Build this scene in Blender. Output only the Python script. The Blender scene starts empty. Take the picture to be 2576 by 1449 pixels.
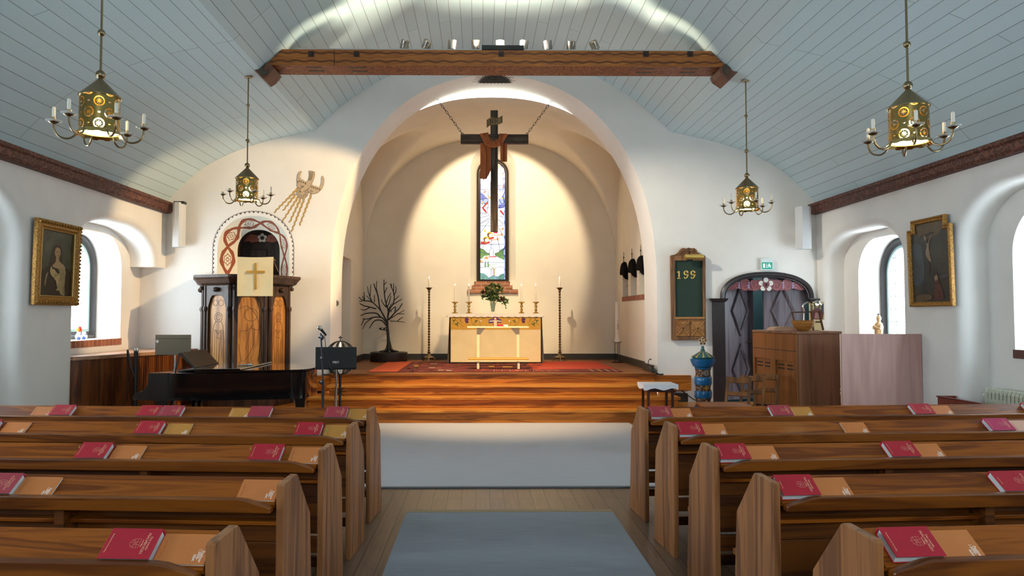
import bpy, bmesh, math, random
from mathutils import Vector, Matrix, Euler, geometry, noise
sc = bpy.context.scene
COL = sc.collection
random.seed(11)
PI = math.pi
sin, cos, rad = math.sin, math.cos, math.radians
# ---------------------------------------------------------------- camera model
W, H, F = 2576, 1449, 1830.0
CAM = Vector((-.215, 0, 1.64))
YAW, PITCH = .012, math.atan(70.5 / 1830)
PPX, PPY = 1208 + F * math.tan(YAW), H / 2
RCAM = Euler((PI / 2 + PITCH, 0, -YAW)).to_matrix()
def ray(px, py):
    return RCAM @ Vector(((px - PPX) / F, -(py - PPY) / F, -1))
def P(px, py, Y):
    d = ray(px, py); return CAM + d * (Y / d.y)
def PX(px, py, X):
    d = ray(px, py); return CAM + d * ((X - CAM.x) / d.x)
def PZ(px, py, Z):
    d = ray(px, py); return CAM + d * ((Z - CAM.z) / d.z)
# ---------------------------------------------------------------- materials
class NT:
    """small wrapper to write node graphs as expressions"""
    def __init__(s, name):
        s.m = bpy.data.materials.new(name); s.m.use_nodes = True
        s.t = s.m.node_tree; s.n = s.t.nodes; s.l = s.t.links
        s.b = s.n['Principled BSDF']; s.out = s.n['Material Output']
    def node(s, typ, ins=None, **kw):
        n = s.n.new(typ)
        for k, v in kw.items(): setattr(n, k, v)
        for k, v in (ins or {}).items(): s.put(n.inputs[k], v)
        return n
    def put(s, sock, v):
        if isinstance(v, bpy.types.NodeSocket): s.l.new(v, sock)
        elif isinstance(v, bpy.types.Node): s.l.new(v.outputs[0], sock)
        else:
            if hasattr(sock.default_value, '__len__') and len(sock.default_value) == 4 and len(v) == 3: v = (*v, 1)
            sock.default_value = v
    def math(s, op, a, b=0.0, c=0.0):
        n = s.node('ShaderNodeMath', operation=op)
        for i, x in enumerate((a, b, c)): s.put(n.inputs[i], x)
        return n.outputs[0]
    def mix(s, f, a, b, bt='MIX'):
        n = s.node('ShaderNodeMix', data_type='RGBA', blend_type=bt)
        s.put(n.inputs[0], f); s.put(n.inputs[6], a); s.put(n.inputs[7], b)
        return n.outputs[2]
    def ramp(s, f, stops, interp='LINEAR'):
        n = s.node('ShaderNodeValToRGB'); s.put(n.inputs[0], f); r = n.color_ramp; r.interpolation = interp
        while len(r.elements) < len(stops): r.elements.new(.5)
        for e, (p, c) in zip(r.elements, stops): e.position = p; e.color = (*c, 1)
        return n.outputs[0]
    def coord(s, which='Object', scale=(1, 1, 1), rnd=0, loc=(0, 0, 0), rot=(0, 0, 0)):
        v = s.node('ShaderNodeTexCoord').outputs[which]
        if rnd:
            o = s.node('ShaderNodeObjectInfo').outputs['Random']
            k = s.math('MULTIPLY', o, rnd)
            v = s.node('ShaderNodeVectorMath', {0: v, 1: k}, operation='ADD').outputs[0]
        return s.node('ShaderNodeMapping', {'Vector': v, 'Scale': scale, 'Location': loc, 'Rotation': rot}).outputs[0]
    def noise(s, vec, scale=5, detail=3, rough=.5, dist=0, out=0):
        return s.node('ShaderNodeTexNoise', {'Vector': vec, 'Scale': scale, 'Detail': detail, 'Roughness': rough, 'Distortion': dist}).outputs[out]
    def bump(s, h, strength=.2, dist=.01):
        n = s.node('ShaderNodeBump', {'Height': h, 'Strength': strength, 'Distance': dist})
        s.l.new(n.outputs[0], s.b.inputs['Normal'])
    def set(s, **kw):
        for k, v in kw.items(): s.put(s.b.inputs[k.replace('_', ' ')], v)
        return s
MATS = {}
def hexc(h):
    c = [int(h[i:i + 2], 16) / 255 for i in (0, 2, 4)]
    return tuple(x / 12.92 if x <= .04045 else ((x + .055) / 1.055) ** 2.4 for x in c)
def col(c): return hexc(c) if isinstance(c, str) else c
def mat(name, c, rough=.6, metal=0, var=0, vs=6, bump=0, bs=60, emit=None, es=0, coat=0, spec=.5):
    if name in MATS: return MATS[name]
    t = NT(name); c = col(c)
    if var:
        n = t.noise(t.coord(rnd=9), vs, 4)
        c0 = tuple(x * (1 - var) for x in c); c1 = tuple(min(1, x * (1 + var)) for x in c)
        t.set(Base_Color=t.ramp(n, [(.3, c0), (.7, c1)]))
    else: t.set(Base_Color=c)
    t.set(Roughness=rough, Metallic=metal); t.put(t.b.inputs['Specular IOR Level'], spec)
    if coat: t.put(t.b.inputs['Coat Weight'], coat); t.put(t.b.inputs['Coat Roughness'], .05)
    if bump: t.bump(t.noise(t.coord(), bs, 3), bump, .004)
    if emit: t.put(t.b.inputs['Emission Color'], col(emit)); t.put(t.b.inputs['Emission Strength'], es)
    MATS[name] = t.m; return t.m
def wood(name, c1, c2, axis=0, rough=.42, scale=1.0, fig=1.0, coat=0.0, spec=.4):
    if name in MATS: return MATS[name]
    t = NT(name); c1, c2 = col(c1), col(c2)
    s = [7 * scale] * 3; s[axis] = .55 * scale
    v = t.coord(scale=s, rnd=13)
    n = t.noise(v, 1.3, 3, .5, 1.1 * fig)
    rings = t.math('SINE', t.math('MULTIPLY', n, 26))
    g = t.math('ADD', t.math('MULTIPLY', rings, .22), n)
    s2 = [120 * scale] * 3; s2[axis] = 3 * scale
    g2 = t.noise(t.coord(scale=s2, rnd=7), 1, 2)
    f = t.math('ADD', t.math('MULTIPLY', g, .75), t.math('MULTIPLY', g2, .3))
    t.set(Base_Color=t.ramp(f, [(.28, c1), (.72, c2)]), Roughness=rough)
    t.put(t.b.inputs['Specular IOR Level'], spec)
    if coat: t.put(t.b.inputs['Coat Weight'], coat); t.put(t.b.inputs['Coat Roughness'], .12)
    t.bump(g2, .08, .002)
    MATS[name] = t.m; return t.m
# ---------------------------------------------------------------- mesh builder
def wl(o):
    l = Vector((0, 0, 0))
    while o: l += o.location; o = o.parent
    return l
class MB:
    def __init__(s): s.v = []; s.f = []; s.fm = []; s.uv = {}; s.m = 0; s.T = None
    def add(s, vs, fs, uvs=None):
        b = len(s.v)
        for p in vs:
            p = Vector(p); s.v.append(s.T @ p if s.T else p)
        for i, f in enumerate(fs):
            if uvs: s.uv[len(s.f)] = [uvs[k] for k in f]
            s.f.append([b + k for k in f]); s.fm.append(s.m)
        return s
    def box(s, x0, y0, z0, x1, y1, z1):
        return s.add([(x0, y0, z0), (x1, y0, z0), (x1, y1, z0), (x0, y1, z0), (x0, y0, z1), (x1, y0, z1), (x1, y1, z1), (x0, y1, z1)],
                     [(0, 3, 2, 1), (4, 5, 6, 7), (0, 1, 5, 4), (1, 2, 6, 5), (2, 3, 7, 6), (3, 0, 4, 7)])
    def cbox(s, c, d): return s.box(*[c[i] - d[i] / 2 for i in range(3)], *[c[i] + d[i] / 2 for i in range(3)])
    def bar(s, a, b, w, h, up=(0, 0, 1)):
        a, b = Vector(a), Vector(b); d = (b - a).normalized(); u = Vector(up)
        x = d.cross(u); x = x.normalized() if x.length > 1e-5 else Vector((1, 0, 0)); z = x.cross(d)
        r = [x * sx * w / 2 + z * sz * h / 2 for sx, sz in ((-1, -1), (1, -1), (1, 1), (-1, 1))]
        return s.loft([[a + k for k in r], [b + k for k in r]])
    def loft(s, rings, caps=(1, 1), closed=True, loop=False, uvf=None):
        n = len(rings[0]); vs = [p for r in rings for p in r]; fs = []
        R = len(rings)
        for i in range(R if loop else R - 1):
            for j in range(n if closed else n - 1):
                k = (j + 1) % n; i2 = (i + 1) % R
                fs.append((i * n + j, i * n + k, i2 * n + k, i2 * n + j))
        if caps[0] and closed and not loop: fs.append(tuple(reversed(range(n))))
        if caps[1] and closed and not loop: fs.append(tuple((R - 1) * n + j for j in range(n)))
        return s.add(vs, fs, uvf)
    def tube(s, pts, r, n=8, closed=False, caps=(1, 1)):
        pts = [Vector(p) for p in pts]; R = len(pts); rs = r if isinstance(r, (list, tuple)) else [r] * R
        rings = []; ref = None
        for i, p in enumerate(pts):
            if closed: d = pts[(i + 1) % R] - pts[i - 1]
            else: d = pts[min(i + 1, R - 1)] - pts[max(i - 1, 0)]
            d = d.normalized() if d.length > 1e-9 else Vector((0, 0, 1))
            if ref is None:
                ref = Vector((0, 0, 1)) if abs(d.z) < .9 else Vector((1, 0, 0))
            x = d.cross(ref).normalized(); ref = x.cross(d).normalized()
            rings.append([p + (x * cos(2 * PI * k / n) + ref * sin(2 * PI * k / n)) * rs[i] for k in range(n)])
        return s.loft(rings, caps, True, closed)
    def lathe(s, prof, c=(0, 0, 0), n=20, caps=(1, 1), axis=None):
        c = Vector(c); rings = []
        for r, z in prof:
            rings.append([Vector((r * cos(2 * PI * k / n), r * sin(2 * PI * k / n), z)) for k in range(n)])
        if axis is not None:
            q = Vector((0, 0, 1)).rotation_difference(Vector(axis)).to_matrix()
            rings = [[q @ p for p in r] for r in rings]
        return s.loft([[c + p for p in r] for r in rings], caps)
    def sphere(s, c, r, n=12, sq=(1, 1, 1)):
        m = max(4, n // 2); rings = []
        for i in range(m + 1):
            t = PI * (i if 0 < i < m else (.02 if i == 0 else m - .02)) / m
            rings.append([Vector(c) + Vector((sin(t) * cos(2 * PI * k / n) * sq[0], sin(t) * sin(2 * PI * k / n) * sq[1], -cos(t) * sq[2])) * r for k in range(n)])
        return s.loft(rings)
    def poly(s, loops, fn, d=0.0, nrm=None):
        """planar face with holes; loops of 2D points, fn maps 2D->3D; d extrudes along nrm"""
        l3 = [[Vector((p[0], p[1], 0)) for p in l] for l in loops]
        tris = geometry.tessellate_polygon(l3)
        flat = [p for l in loops for p in l]
        top = [Vector(fn(*p)) for p in flat]
        if not d: return s.add(top, tris)
        off = Vector(nrm) * d; N = len(flat)
        vs = top + [p + off for p in top]
        fs = list(tris) + [tuple(k + N for k in reversed(t)) for t in tris]
        b = 0
        for l in loops:
            n = len(l)
            for j in range(n): fs.append((b + j, b + (j + 1) % n, b + (j + 1) % n + N, b + j + N))
            b += n
        return s.add(vs, fs)
    def stroke(s, pts, w, fn, d, nrm, closed=False):
        """2D polyline of width w (number or list) drawn as a thin raised band"""
        n = len(pts); ws = w if isinstance(w, (list, tuple)) else [w] * n
        L, R = [], []
        for i in range(n):
            a = Vector(pts[i - 1] if (i or closed) else pts[0]); b = Vector(pts[(i + 1) % n] if (i < n - 1 or closed) else pts[-1])
            t = (b - a); t = t.normalized() if t.length > 1e-9 else Vector((1, 0)); q = Vector((-t.y, t.x)) * ws[i] / 2
            L.append(Vector(pts[i]) + q); R.append(Vector(pts[i]) - q)
        off = Vector(nrm) * d
        rings = []
        for l, r in zip(L, R):
            a, b = Vector(fn(*l)), Vector(fn(*r)); rings.append([a, b, b + off, a + off])
        return s.loft(rings, (1, 1), True, closed)
    def build(s, name, mats, parent=None, smooth=False, bevel=0, ang=35, local=False):
        me = bpy.data.meshes.new(name)
        o0 = Vector((0, 0, 0)) if (local or parent is None) else wl(parent)
        me.from_pydata([p - o0 for p in s.v], [], s.f)
        for m in (mats if isinstance(mats, (list, tuple)) else [mats]): me.materials.append(m)
        if s.uv:
            u = me.uv_layers.new(name='UVMap')
            for p in me.polygons:
                q = s.uv.get(p.index)
                if q:
                    for li, c in zip(p.loop_indices, q): u.data[li].uv = c
        me.polygons.foreach_set('material_index', s.fm)
        me.validate(); me.update()
        bm = bmesh.new(); bm.from_mesh(me); bmesh.ops.recalc_face_normals(bm, faces=bm.faces); bm.to_mesh(me); bm.free()
        if smooth:
            me.polygons.foreach_set('use_smooth', [True] * len(me.polygons)); me.set_sharp_from_angle(angle=rad(ang))
        o = bpy.data.objects.new(name, me); COL.objects.link(o)
        if parent: o.parent = parent
        if bevel:
            b = o.modifiers.new('Bevel', 'BEVEL'); b.width = bevel; b.segments = 2; b.limit_method = 'ANGLE'; b.angle_limit = rad(40)
        return o
def tag(o, label=None, cat=None, group=None, kind=None):
    if label: o['label'] = label
    if cat: o['category'] = cat
    if group: o['group'] = group
    if kind: o['kind'] = kind
    return o
def thing(name, label, cat, loc=(0, 0, 0), group=None, kind=None):
    o = bpy.data.objects.new(name, None); COL.objects.link(o); o.location = loc; o.empty_display_size = .1
    return tag(o, label, cat, group, kind)
def kids(o): return [c for c in bpy.data.objects if c.parent == o]
def copy_tree(o, parent=None):
    c = o.copy(); COL.objects.link(c)
    if parent: c.parent = parent
    for ch in kids(o): copy_tree(ch, c)
    return c
def struct(o): o['kind'] = 'structure'; return o
_txt = {}
def text_mesh(s, size=1.0, ext=.0005, align='CENTER', bold=0.0, spacing=1.0):
    k = (s, size, ext, align, bold, spacing)
    if k in _txt: return _txt[k]
    c = bpy.data.curves.new('t', 'FONT'); c.body = s; c.size = size; c.extrude = ext; c.align_x = align; c.align_y = 'CENTER'
    c.offset = bold; c.resolution_u = 3; c.space_character = spacing
    o = bpy.data.objects.new('t', c); COL.objects.link(o)
    dg = bpy.context.evaluated_depsgraph_get(); dg.update()
    me = bpy.data.meshes.new_from_object(o.evaluated_get(dg)); bpy.data.objects.remove(o)
    me.name = 'lettering'; _txt[k] = me; return me
def add_text(mb, s, size, M, **kw):
    me = text_mesh(s, size, **kw)
    mb.add([M @ v.co for v in me.vertices], [tuple(p.vertices) for p in me.polygons])
def frame(o, x, z):
    x = Vector(x).normalized(); z = Vector(z).normalized(); y = z.cross(x)
    m = Matrix((x, y, z)).transposed().to_4x4(); m.translation = Vector(o); return m
def arc(cx, cy, r, a0, a1, n, ry=None):
    return [(cx + r * cos(rad(a0 + (a1 - a0) * i / n)), cy + (ry or r) * sin(rad(a0 + (a1 - a0) * i / n))) for i in range(n + 1)]
def smooth_path(pts, n=6):
    """Catmull-Rom through points (any dimension)"""
    p = [Vector(q) for q in pts]; out = []
    for i in range(len(p) - 1):
        a, b, c, d = p[max(i - 1, 0)], p[i], p[i + 1], p[min(i + 2, len(p) - 1)]
        for k in range(n):
            t = k / n
            out.append(.5 * ((2 * b) + (c - a) * t + (2 * a - 5 * b + 4 * c - d) * t * t + (3 * b - a - 3 * c + d) * t ** 3))
    out.append(p[-1]); return out
# ================================================================ setting
FW, WX, BY = 12.25, 5.5, -2.6          # front wall depth, side walls, back wall
CB, CW = 16.0, 2.78                    # chancel back wall, half width
HP, HR = .69, .2                       # chancel floor height, raised floor
plaster = mat('white_plaster', (.80, .775, .735), .85, var=.025, vs=3, bump=.12, bs=40)
plaster_c = mat('cream_chancel_plaster', (.80, .735, .61), .85, var=.025, vs=3, bump=.12, bs=40)
def plank_mat(name, base, vary, groove, row, width, mort, rough, uv=True, coat=0, grain=0.0):
    t = NT(name)
    if uv: v = t.coord('UV')
    else:
        s = t.node('ShaderNodeSeparateXYZ', {0: t.coord()})
        v = t.node('ShaderNodeCombineXYZ', {0: s.outputs[1], 1: s.outputs[0]}).outputs[0]
    b = t.node('ShaderNodeTexBrick', {'Vector': v, 'Color1': tuple(x * (1 - vary) for x in base), 'Color2': tuple(x * (1 + vary) for x in base), 'Mortar': groove, 'Scale': 1.0,
               'Mortar Size': mort, 'Mortar Smooth': .15, 'Bias': 0, 'Brick Width': width, 'Row Height': row}, offset=.37, offset_frequency=3)
    c = b.outputs[0]
    if grain:
        g = t.noise(t.node('ShaderNodeMapping', {'Vector': v, 'Scale': (1.2, 30, 1)}).outputs[0], 2, 4, .6, .8)
        c = t.mix(1.0, c, t.ramp(g, [(.3, (1 - grain,) * 3), (.7, (1 + grain * .6,) * 3)]), 'MULTIPLY')
    t.set(Base_Color=c, Roughness=rough)
    t.bump(t.math('SUBTRACT', 1.0, b.outputs['Fac']), .5, .004)
    if coat: t.put(t.b.inputs['Coat Weight'], coat); t.put(t.b.inputs['Coat Roughness'], .25)
    return t.m
m_ceil = plank_mat('blue_grey_painted_planks', (.54, .675, .715), .03, (.20, .245, .26), .165, 4.1, .0038, .55)
m_floor = plank_mat('dark_oak_floor_planks', (.145, .088, .055), .16, (.02, .012, .008), .127, 3.3, .0035, .38, uv=False, coat=.2, grain=.35)
m_step = wood('amber_lit_tread_wood', 'a8641c', 'd8923c', 0, .3, 1.0, .8, coat=.3)  # treads and nosings paler: light from above put into the colour
m_step2 = wood('amber_shaded_riser_wood', '87480f', 'c07424', 0, .4, 1.0, .8)  # risers darker: their shade is put into the colour
m_dark = mat('dark_painted_skirting', (.030, .026, .021), .45)
m_black = mat('black_matt', (.006, .006, .007), .5)
m_room = mat('dim_room_plaster', (.30, .42, .42), .9)
m_frame = mat('dark_window_frame', (.055, .052, .056), .45)
m_sash = mat('pale_blue_sash', (.32, .50, .52), .5)
m_lead = mat('glazing_lead', (.16, .19, .21), .5)
def brick_mat(name, c, w, h):
    t = NT(name)
    s = t.node('ShaderNodeSeparateXYZ', {0: t.coord()})
    v = t.node('ShaderNodeCombineXYZ', {0: t.math('ADD', s.outputs[0], s.outputs[1]), 1: s.outputs[2]}).outputs[0]
    b = t.node('ShaderNodeTexBrick', {'Vector': v, 'Color1': tuple(x * .75 for x in c), 'Color2': tuple(x * 1.2 for x in c), 'Mortar': (.42, .27, .2), 'Scale': 1.0, 'Mortar Size': .008,
               'Mortar Smooth': .2, 'Bias': 0, 'Brick Width': w, 'Row Height': h})
    t.set(Base_Color=b.outputs[0], Roughness=.8); return t.m
m_brick = brick_mat('red_sill_brick', (.30, .10, .05), .115, 5)
m_brickc = brick_mat('red_corbel_brick', (.32, .12, .06), .21, .0733)
tg = NT('clear_window_glass'); tg.n.remove(tg.b)
fr = .05
tg.l.new(tg.node('ShaderNodeMixShader', {0: fr, 1: tg.node('ShaderNodeBsdfTransparent', {0: (.97, .99, 1, 1)}), 2: tg.node('ShaderNodeBsdfGlossy', {'Roughness': .02})}).outputs[0], tg.out.inputs[0])
m_glass = tg.m

def basket(y0, y1, z0, z1, rh, rv, n=12, hang=None):
    p = [(y0, z0)] + [(y0 + rh - rh * cos(PI / 2 * i / n), z1 - rv + rv * sin(PI / 2 * i / n)) for i in range(n + 1)]
    p += [(y1 - rh + rh * sin(PI / 2 * i / n), z1 - rv + rv * cos(PI / 2 * i / n)) for i in range(n + 1)]
    if hang: p += [(y1, hang[1]), (hang[0], hang[1]), (hang[0], z0)]
    else: p += [(y1, z0)]
    return p
def sell(a, zs, b, n=2.2, N=48, cx=0):
    """super-elliptic arch from left spring to right spring"""
    out = []
    for i in range(N + 1):
        t = PI - PI * i / N; c, s_ = cos(t), sin(t)
        out.append((cx + a * math.copysign(abs(c) ** (2 / n), c), zs + b * abs(s_) ** (2 / n)))
    return out
# ---- ceiling: three planked vaults
mid = [(3.02 * 0 + 4.06 * sin(t), 2.063 + 4.06 * cos(t)) for t in [math.asin(3.02 / 4.06) * (i / 24 * 2 - 1) for i in range(25)]]
side = smooth_path([(3.02, 4.78), (3.43, 4.69), (3.94, 4.565), (4.43, 4.385), (4.84, 4.17), (5.08, 3.98), (5.27, 3.80), (5.42, 3.63), (5.5, 3.5)], 4)
ceil_prof = [(-p[0], p[1]) for p in reversed(side)] + mid[1:-1] + [(p[0], p[1]) for p in side]
def vault(name, prof, y0, y1, m):
    mb = MB(); L = [0]
    for a, b in zip(prof, prof[1:]): L.append(L[-1] + math.dist(a, b))
    vs, uv = [], []
    for y in (y0, y1):
        for (x, z), l in zip(prof, L): vs.append((x, y, z)); uv.append((y, l))
    n = len(prof)
    mb.add(vs, [(j, j + 1, n + j + 1, n + j) for j in range(n - 1)], uv)
    return struct(mb.build(name, m, smooth=True, ang=20))
vault('ceiling', ceil_prof, BY, FW + .02, m_ceil)
# thin white trim where the planks meet the front wall is left as plaster; floor
mb = MB(); mb.add([(-7, BY - .2, 0), (7, BY - .2, 0), (7, 11.2, 0), (-7, 11.2, 0)], [(0, 1, 2, 3)]); mb.box(-6.2, 11.2, -.02, 6.2, 12.24, HR - .035)
struct(mb.build('floor', m_floor))
mb = MB(); mb.box(-5.9, 11.14, HR - .035, 5.9, 12.24, HR)
f2 = struct(mb.build('floor', m_step, bevel=.006))
# ---- front wall with the chancel arch, the pulpit niche and the door opening
ARCH = dict(a=2.75, zs=2.19, b=3.55)
ac = .02
arch = sell(cx=ac, **ARCH)
nx0, nx1 = P(546, 700, FW).x, P(727, 700, FW).x
nzt = P(636, 543, FW).z
niche_c = (nx0 + nx1) / 2; niche_a = (nx1 - nx0) / 2
niche = [(nx0, .6)] + sell(niche_a, nzt - .58, .58, 2.15, 28, niche_c) + [(nx1, .6)]
dx0, dx1 = P(1822, 800, FW).x, P(2036, 800, FW).x
dcx, da = (dx0 + dx1) / 2, (dx1 - dx0) / 2
door = [(dx0, HR)] + sell(da, 1.94, .375, 2.35, 24, dcx) + [(dx1, HR)]
outer = [(-7, 0), (ac - 2.75, 0)] + arch + [(ac + 2.75, 0), (7, 0), (7, 7), (-7, 7)]
mb = MB(); mb.poly([outer, niche, door], lambda x, z: (x, FW, z))
# arch intrados: rounded arris, then a slightly narrowing soffit
def arch_ring(y, off, bm=0):
    return [Vector((x, y, z)) for x, z in ([(ac - 2.75 - off, 0)] + sell(2.75 + off, 2.19, 3.55 + off, cx=ac) + [(ac + 2.75 + off, 0)])]
mb.loft([arch_ring(FW, 0), arch_ring(FW + .05, -.012), arch_ring(FW + .62, -.07), arch_ring(FW + .66, .3)], closed=False)
wf = struct(mb.build('wall_front', plaster, smooth=True, ang=30))
# ---- chancel shell
zs_v, h1b, h2b = 2.6, 2.95, 2.7
Y0c = FW + .62; cyc, hyc = (Y0c + CB) / 2, (CB - Y0c) / 2
def h1(x): return zs_v + h1b * max(0, 1 - (abs(x) / CW) ** 2.3) ** (1 / 2.3)
def h2(y): return zs_v + h2b * max(0, 1 - (abs(y - cyc) / hyc) ** 2.0) ** .5
mb = MB(); NX, NY = 110, 64; vs = []
gx = [CW * math.copysign(sin(PI / 2 * abs(i / NX * 2 - 1)), i / NX * 2 - 1) for i in range(NX + 1)]
gy = [cyc + hyc * math.copysign(sin(PI / 2 * abs(i / NY * 2 - 1)), i / NY * 2 - 1) for i in range(NY + 1)]
for y in gy:
    for x in gx:
        a, b = h1(x), h2(y); k = 14.0
        z = max(a, b) + math.log(1 + math.exp(-k * abs(a - b))) / k * .6
        vs.append((x, y, z))
mb.add(vs, [(j * (NX + 1) + i, j * (NX + 1) + i + 1, (j + 1) * (NX + 1) + i + 1, (j + 1) * (NX + 1) + i) for j in range(NY) for i in range(NX)])
struct(mb.build('ceiling', plaster_c, smooth=True, ang=60))
# back wall with splayed window niche
wy = CB + .36
def wloop(y, x0, x1, z0, zt, rr): return [Vector((x, y, z)) for x, z in ([(x0, z0)] + sell((x1 - x0) / 2, zt - rr, rr, 2.0, 24, (x0 + x1) / 2) + [(x1, z0)])]
wx0, wx1 = P(1183.5, 650, CB).x, P(1297, 650, CB).x; wz0 = P(1240, 708, CB).z; wzt = P(1240, 366, CB).z
lx0, lx1 = P(1200, 650, wy).x, P(1279, 650, wy).x; lz0 = P(1240, 708, wy).z; lzt = P(1240, 400, wy).z
o_n = wloop(CB, wx0, wx1, wz0, wzt, .5); i_n = wloop(wy, lx0, lx1, wz0 + .0, lzt, .34)
mb = MB()
mb.poly([[(-3.2, 0), (3.2, 0), (3.2, 6.2), (-3.2, 6.2)], [(p.x, p.z) for p in o_n]], lambda x, z: (x, CB, z))
mb.loft([o_n, i_n], (0, 0), True)
struct(mb.build('wall_chancel_back', plaster_c, smooth=True))
# side walls of the chancel: door recess on the left, triple niche on the right
ld = [(12.96, HP), (12.96, 2.76), (14.45, 2.76), (14.45, HP)]
mb = MB(); g = lambda y, z: (-CW, y, z)
mb.poly([[(Y0c - .02, 0), (12.96, 0)] + [(12.96, HP), (12.96, 2.76), (14.45, 2.76), (14.45, HP), (14.45, 0), (CB + .02, 0), (CB + .02, 6.2), (Y0c - .02, 6.2)]], g)
mb.loft([[Vector((-CW, y, z)) for y, z in ld], [Vector((-CW - .55, y, z)) for y, z in ld]], (0, 1), True)
struct(mb.build('wall_chancel_left', plaster_c))
mb = MB(); g = lambda y, z: (CW, y, z)
nz = []
NCY = (14.97, 14.15, 13.38)
for c in NCY:
    nz.append([(c - .27, 2.04)] + sell(.27, 2.45, .26, 2, 12, c) + [(c + .27, 2.04)])
mb.poly([[(Y0c - .02, 0), (CB + .02, 0), (CB + .02, 6.2), (Y0c - .02, 6.2)]] + nz, g)
for l in nz: mb.loft([[Vector((CW, y, z)) for y, z in l], [Vector((CW + .34, y, z)) for y, z in l]], (0, 1), True)
struct(mb.build('wall_chancel_right', plaster_c, smooth=True))
mb = MB(); mb.box(-3.3, 12.12, .4, 3.3, CB + .05, HP - .04); struct(mb.build('floor', m_step2))
mb = MB(); mb.box(-2.71, 12.07, HP - .04, 2.71, 12.5, HP); mb.box(-CW - .5, 12.5, HP - .04, CW, CB, HP)
struct(mb.build('floor', wood('chancel_floor_wood', '5f3510', '94581c', 0, .4, 1.0, .5), bevel=.005))
# skirting boards
mb = MB(); mb.box(-CW, CB - .03, HP, CW, CB, HP + .125); struct(mb.build('baseboard_back', m_dark))
for nm, sx in (('baseboard_left', -1), ('baseboard_right', 1)):
    mb = MB()
    if sx > 0: mb.box(CW - .03, Y0c, HP, CW, CB - .03, HP + .125); mb.box(2.66, 12.2, HP - .1, 2.70, Y0c + .01, HP + .125)
    else: mb.box(-CW, 14.45, HP, -CW + .03, CB - .03, HP + .125); mb.box(-2.70, 12.2, HP - .1, -2.66, Y0c + .01, HP + .125)
    a, b, c, d = [v * sx for v in (2.7, 2.86, 3.06, 3.27)]
    for u, v, z0, z1 in ((a, b, .5, .672), (b, c, .36, .5), (c - .16 * sx, d, .2, .345)): mb.box(min(u, v), FW - .035, z0, max(u, v), FW, z1)
    struct(mb.build(nm, m_dark))
# the three steps up to the altar (a thing of its own, each step a part)
st = thing('altar_steps', 'amber wooden steps leading up from the grey carpet to the chancel', 'steps', (0, 11.5, 0))
for y0, y1, z0, z1, hw in ((11.5, 12.23, HR, .365, 2.94), (11.8, 12.23, .365, .53, 2.68)):
    s_ = MB(); s_.m = 0; s_.box(-hw, y0 - .035, z1 - .045, hw, y1, z1); s_.m = 1; s_.box(-hw + .03, y0, z0, hw - .03, y1, z1 - .045); s_.box(-hw + .03, y0 - .012, z0, hw - .03, y0, z0 + .03)
    s_.build('step', [m_step, m_step2], st, bevel=.006)
s_ = MB(); s_.box(-2.68, 12.1, .53, 2.68, 12.24, HP - .041); s_.box(-2.68, 12.088, .53, 2.68, 12.1, .56); s_.build('riser', m_step2, st)
s_ = MB(); s_.box(-5.8, 11.18, 0, 5.8, 11.2, HR - .036); s_.box(-5.8, 11.165, 0, 5.8, 11.18, .05); struct(s_.build('trim_1', m_step2))
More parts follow.
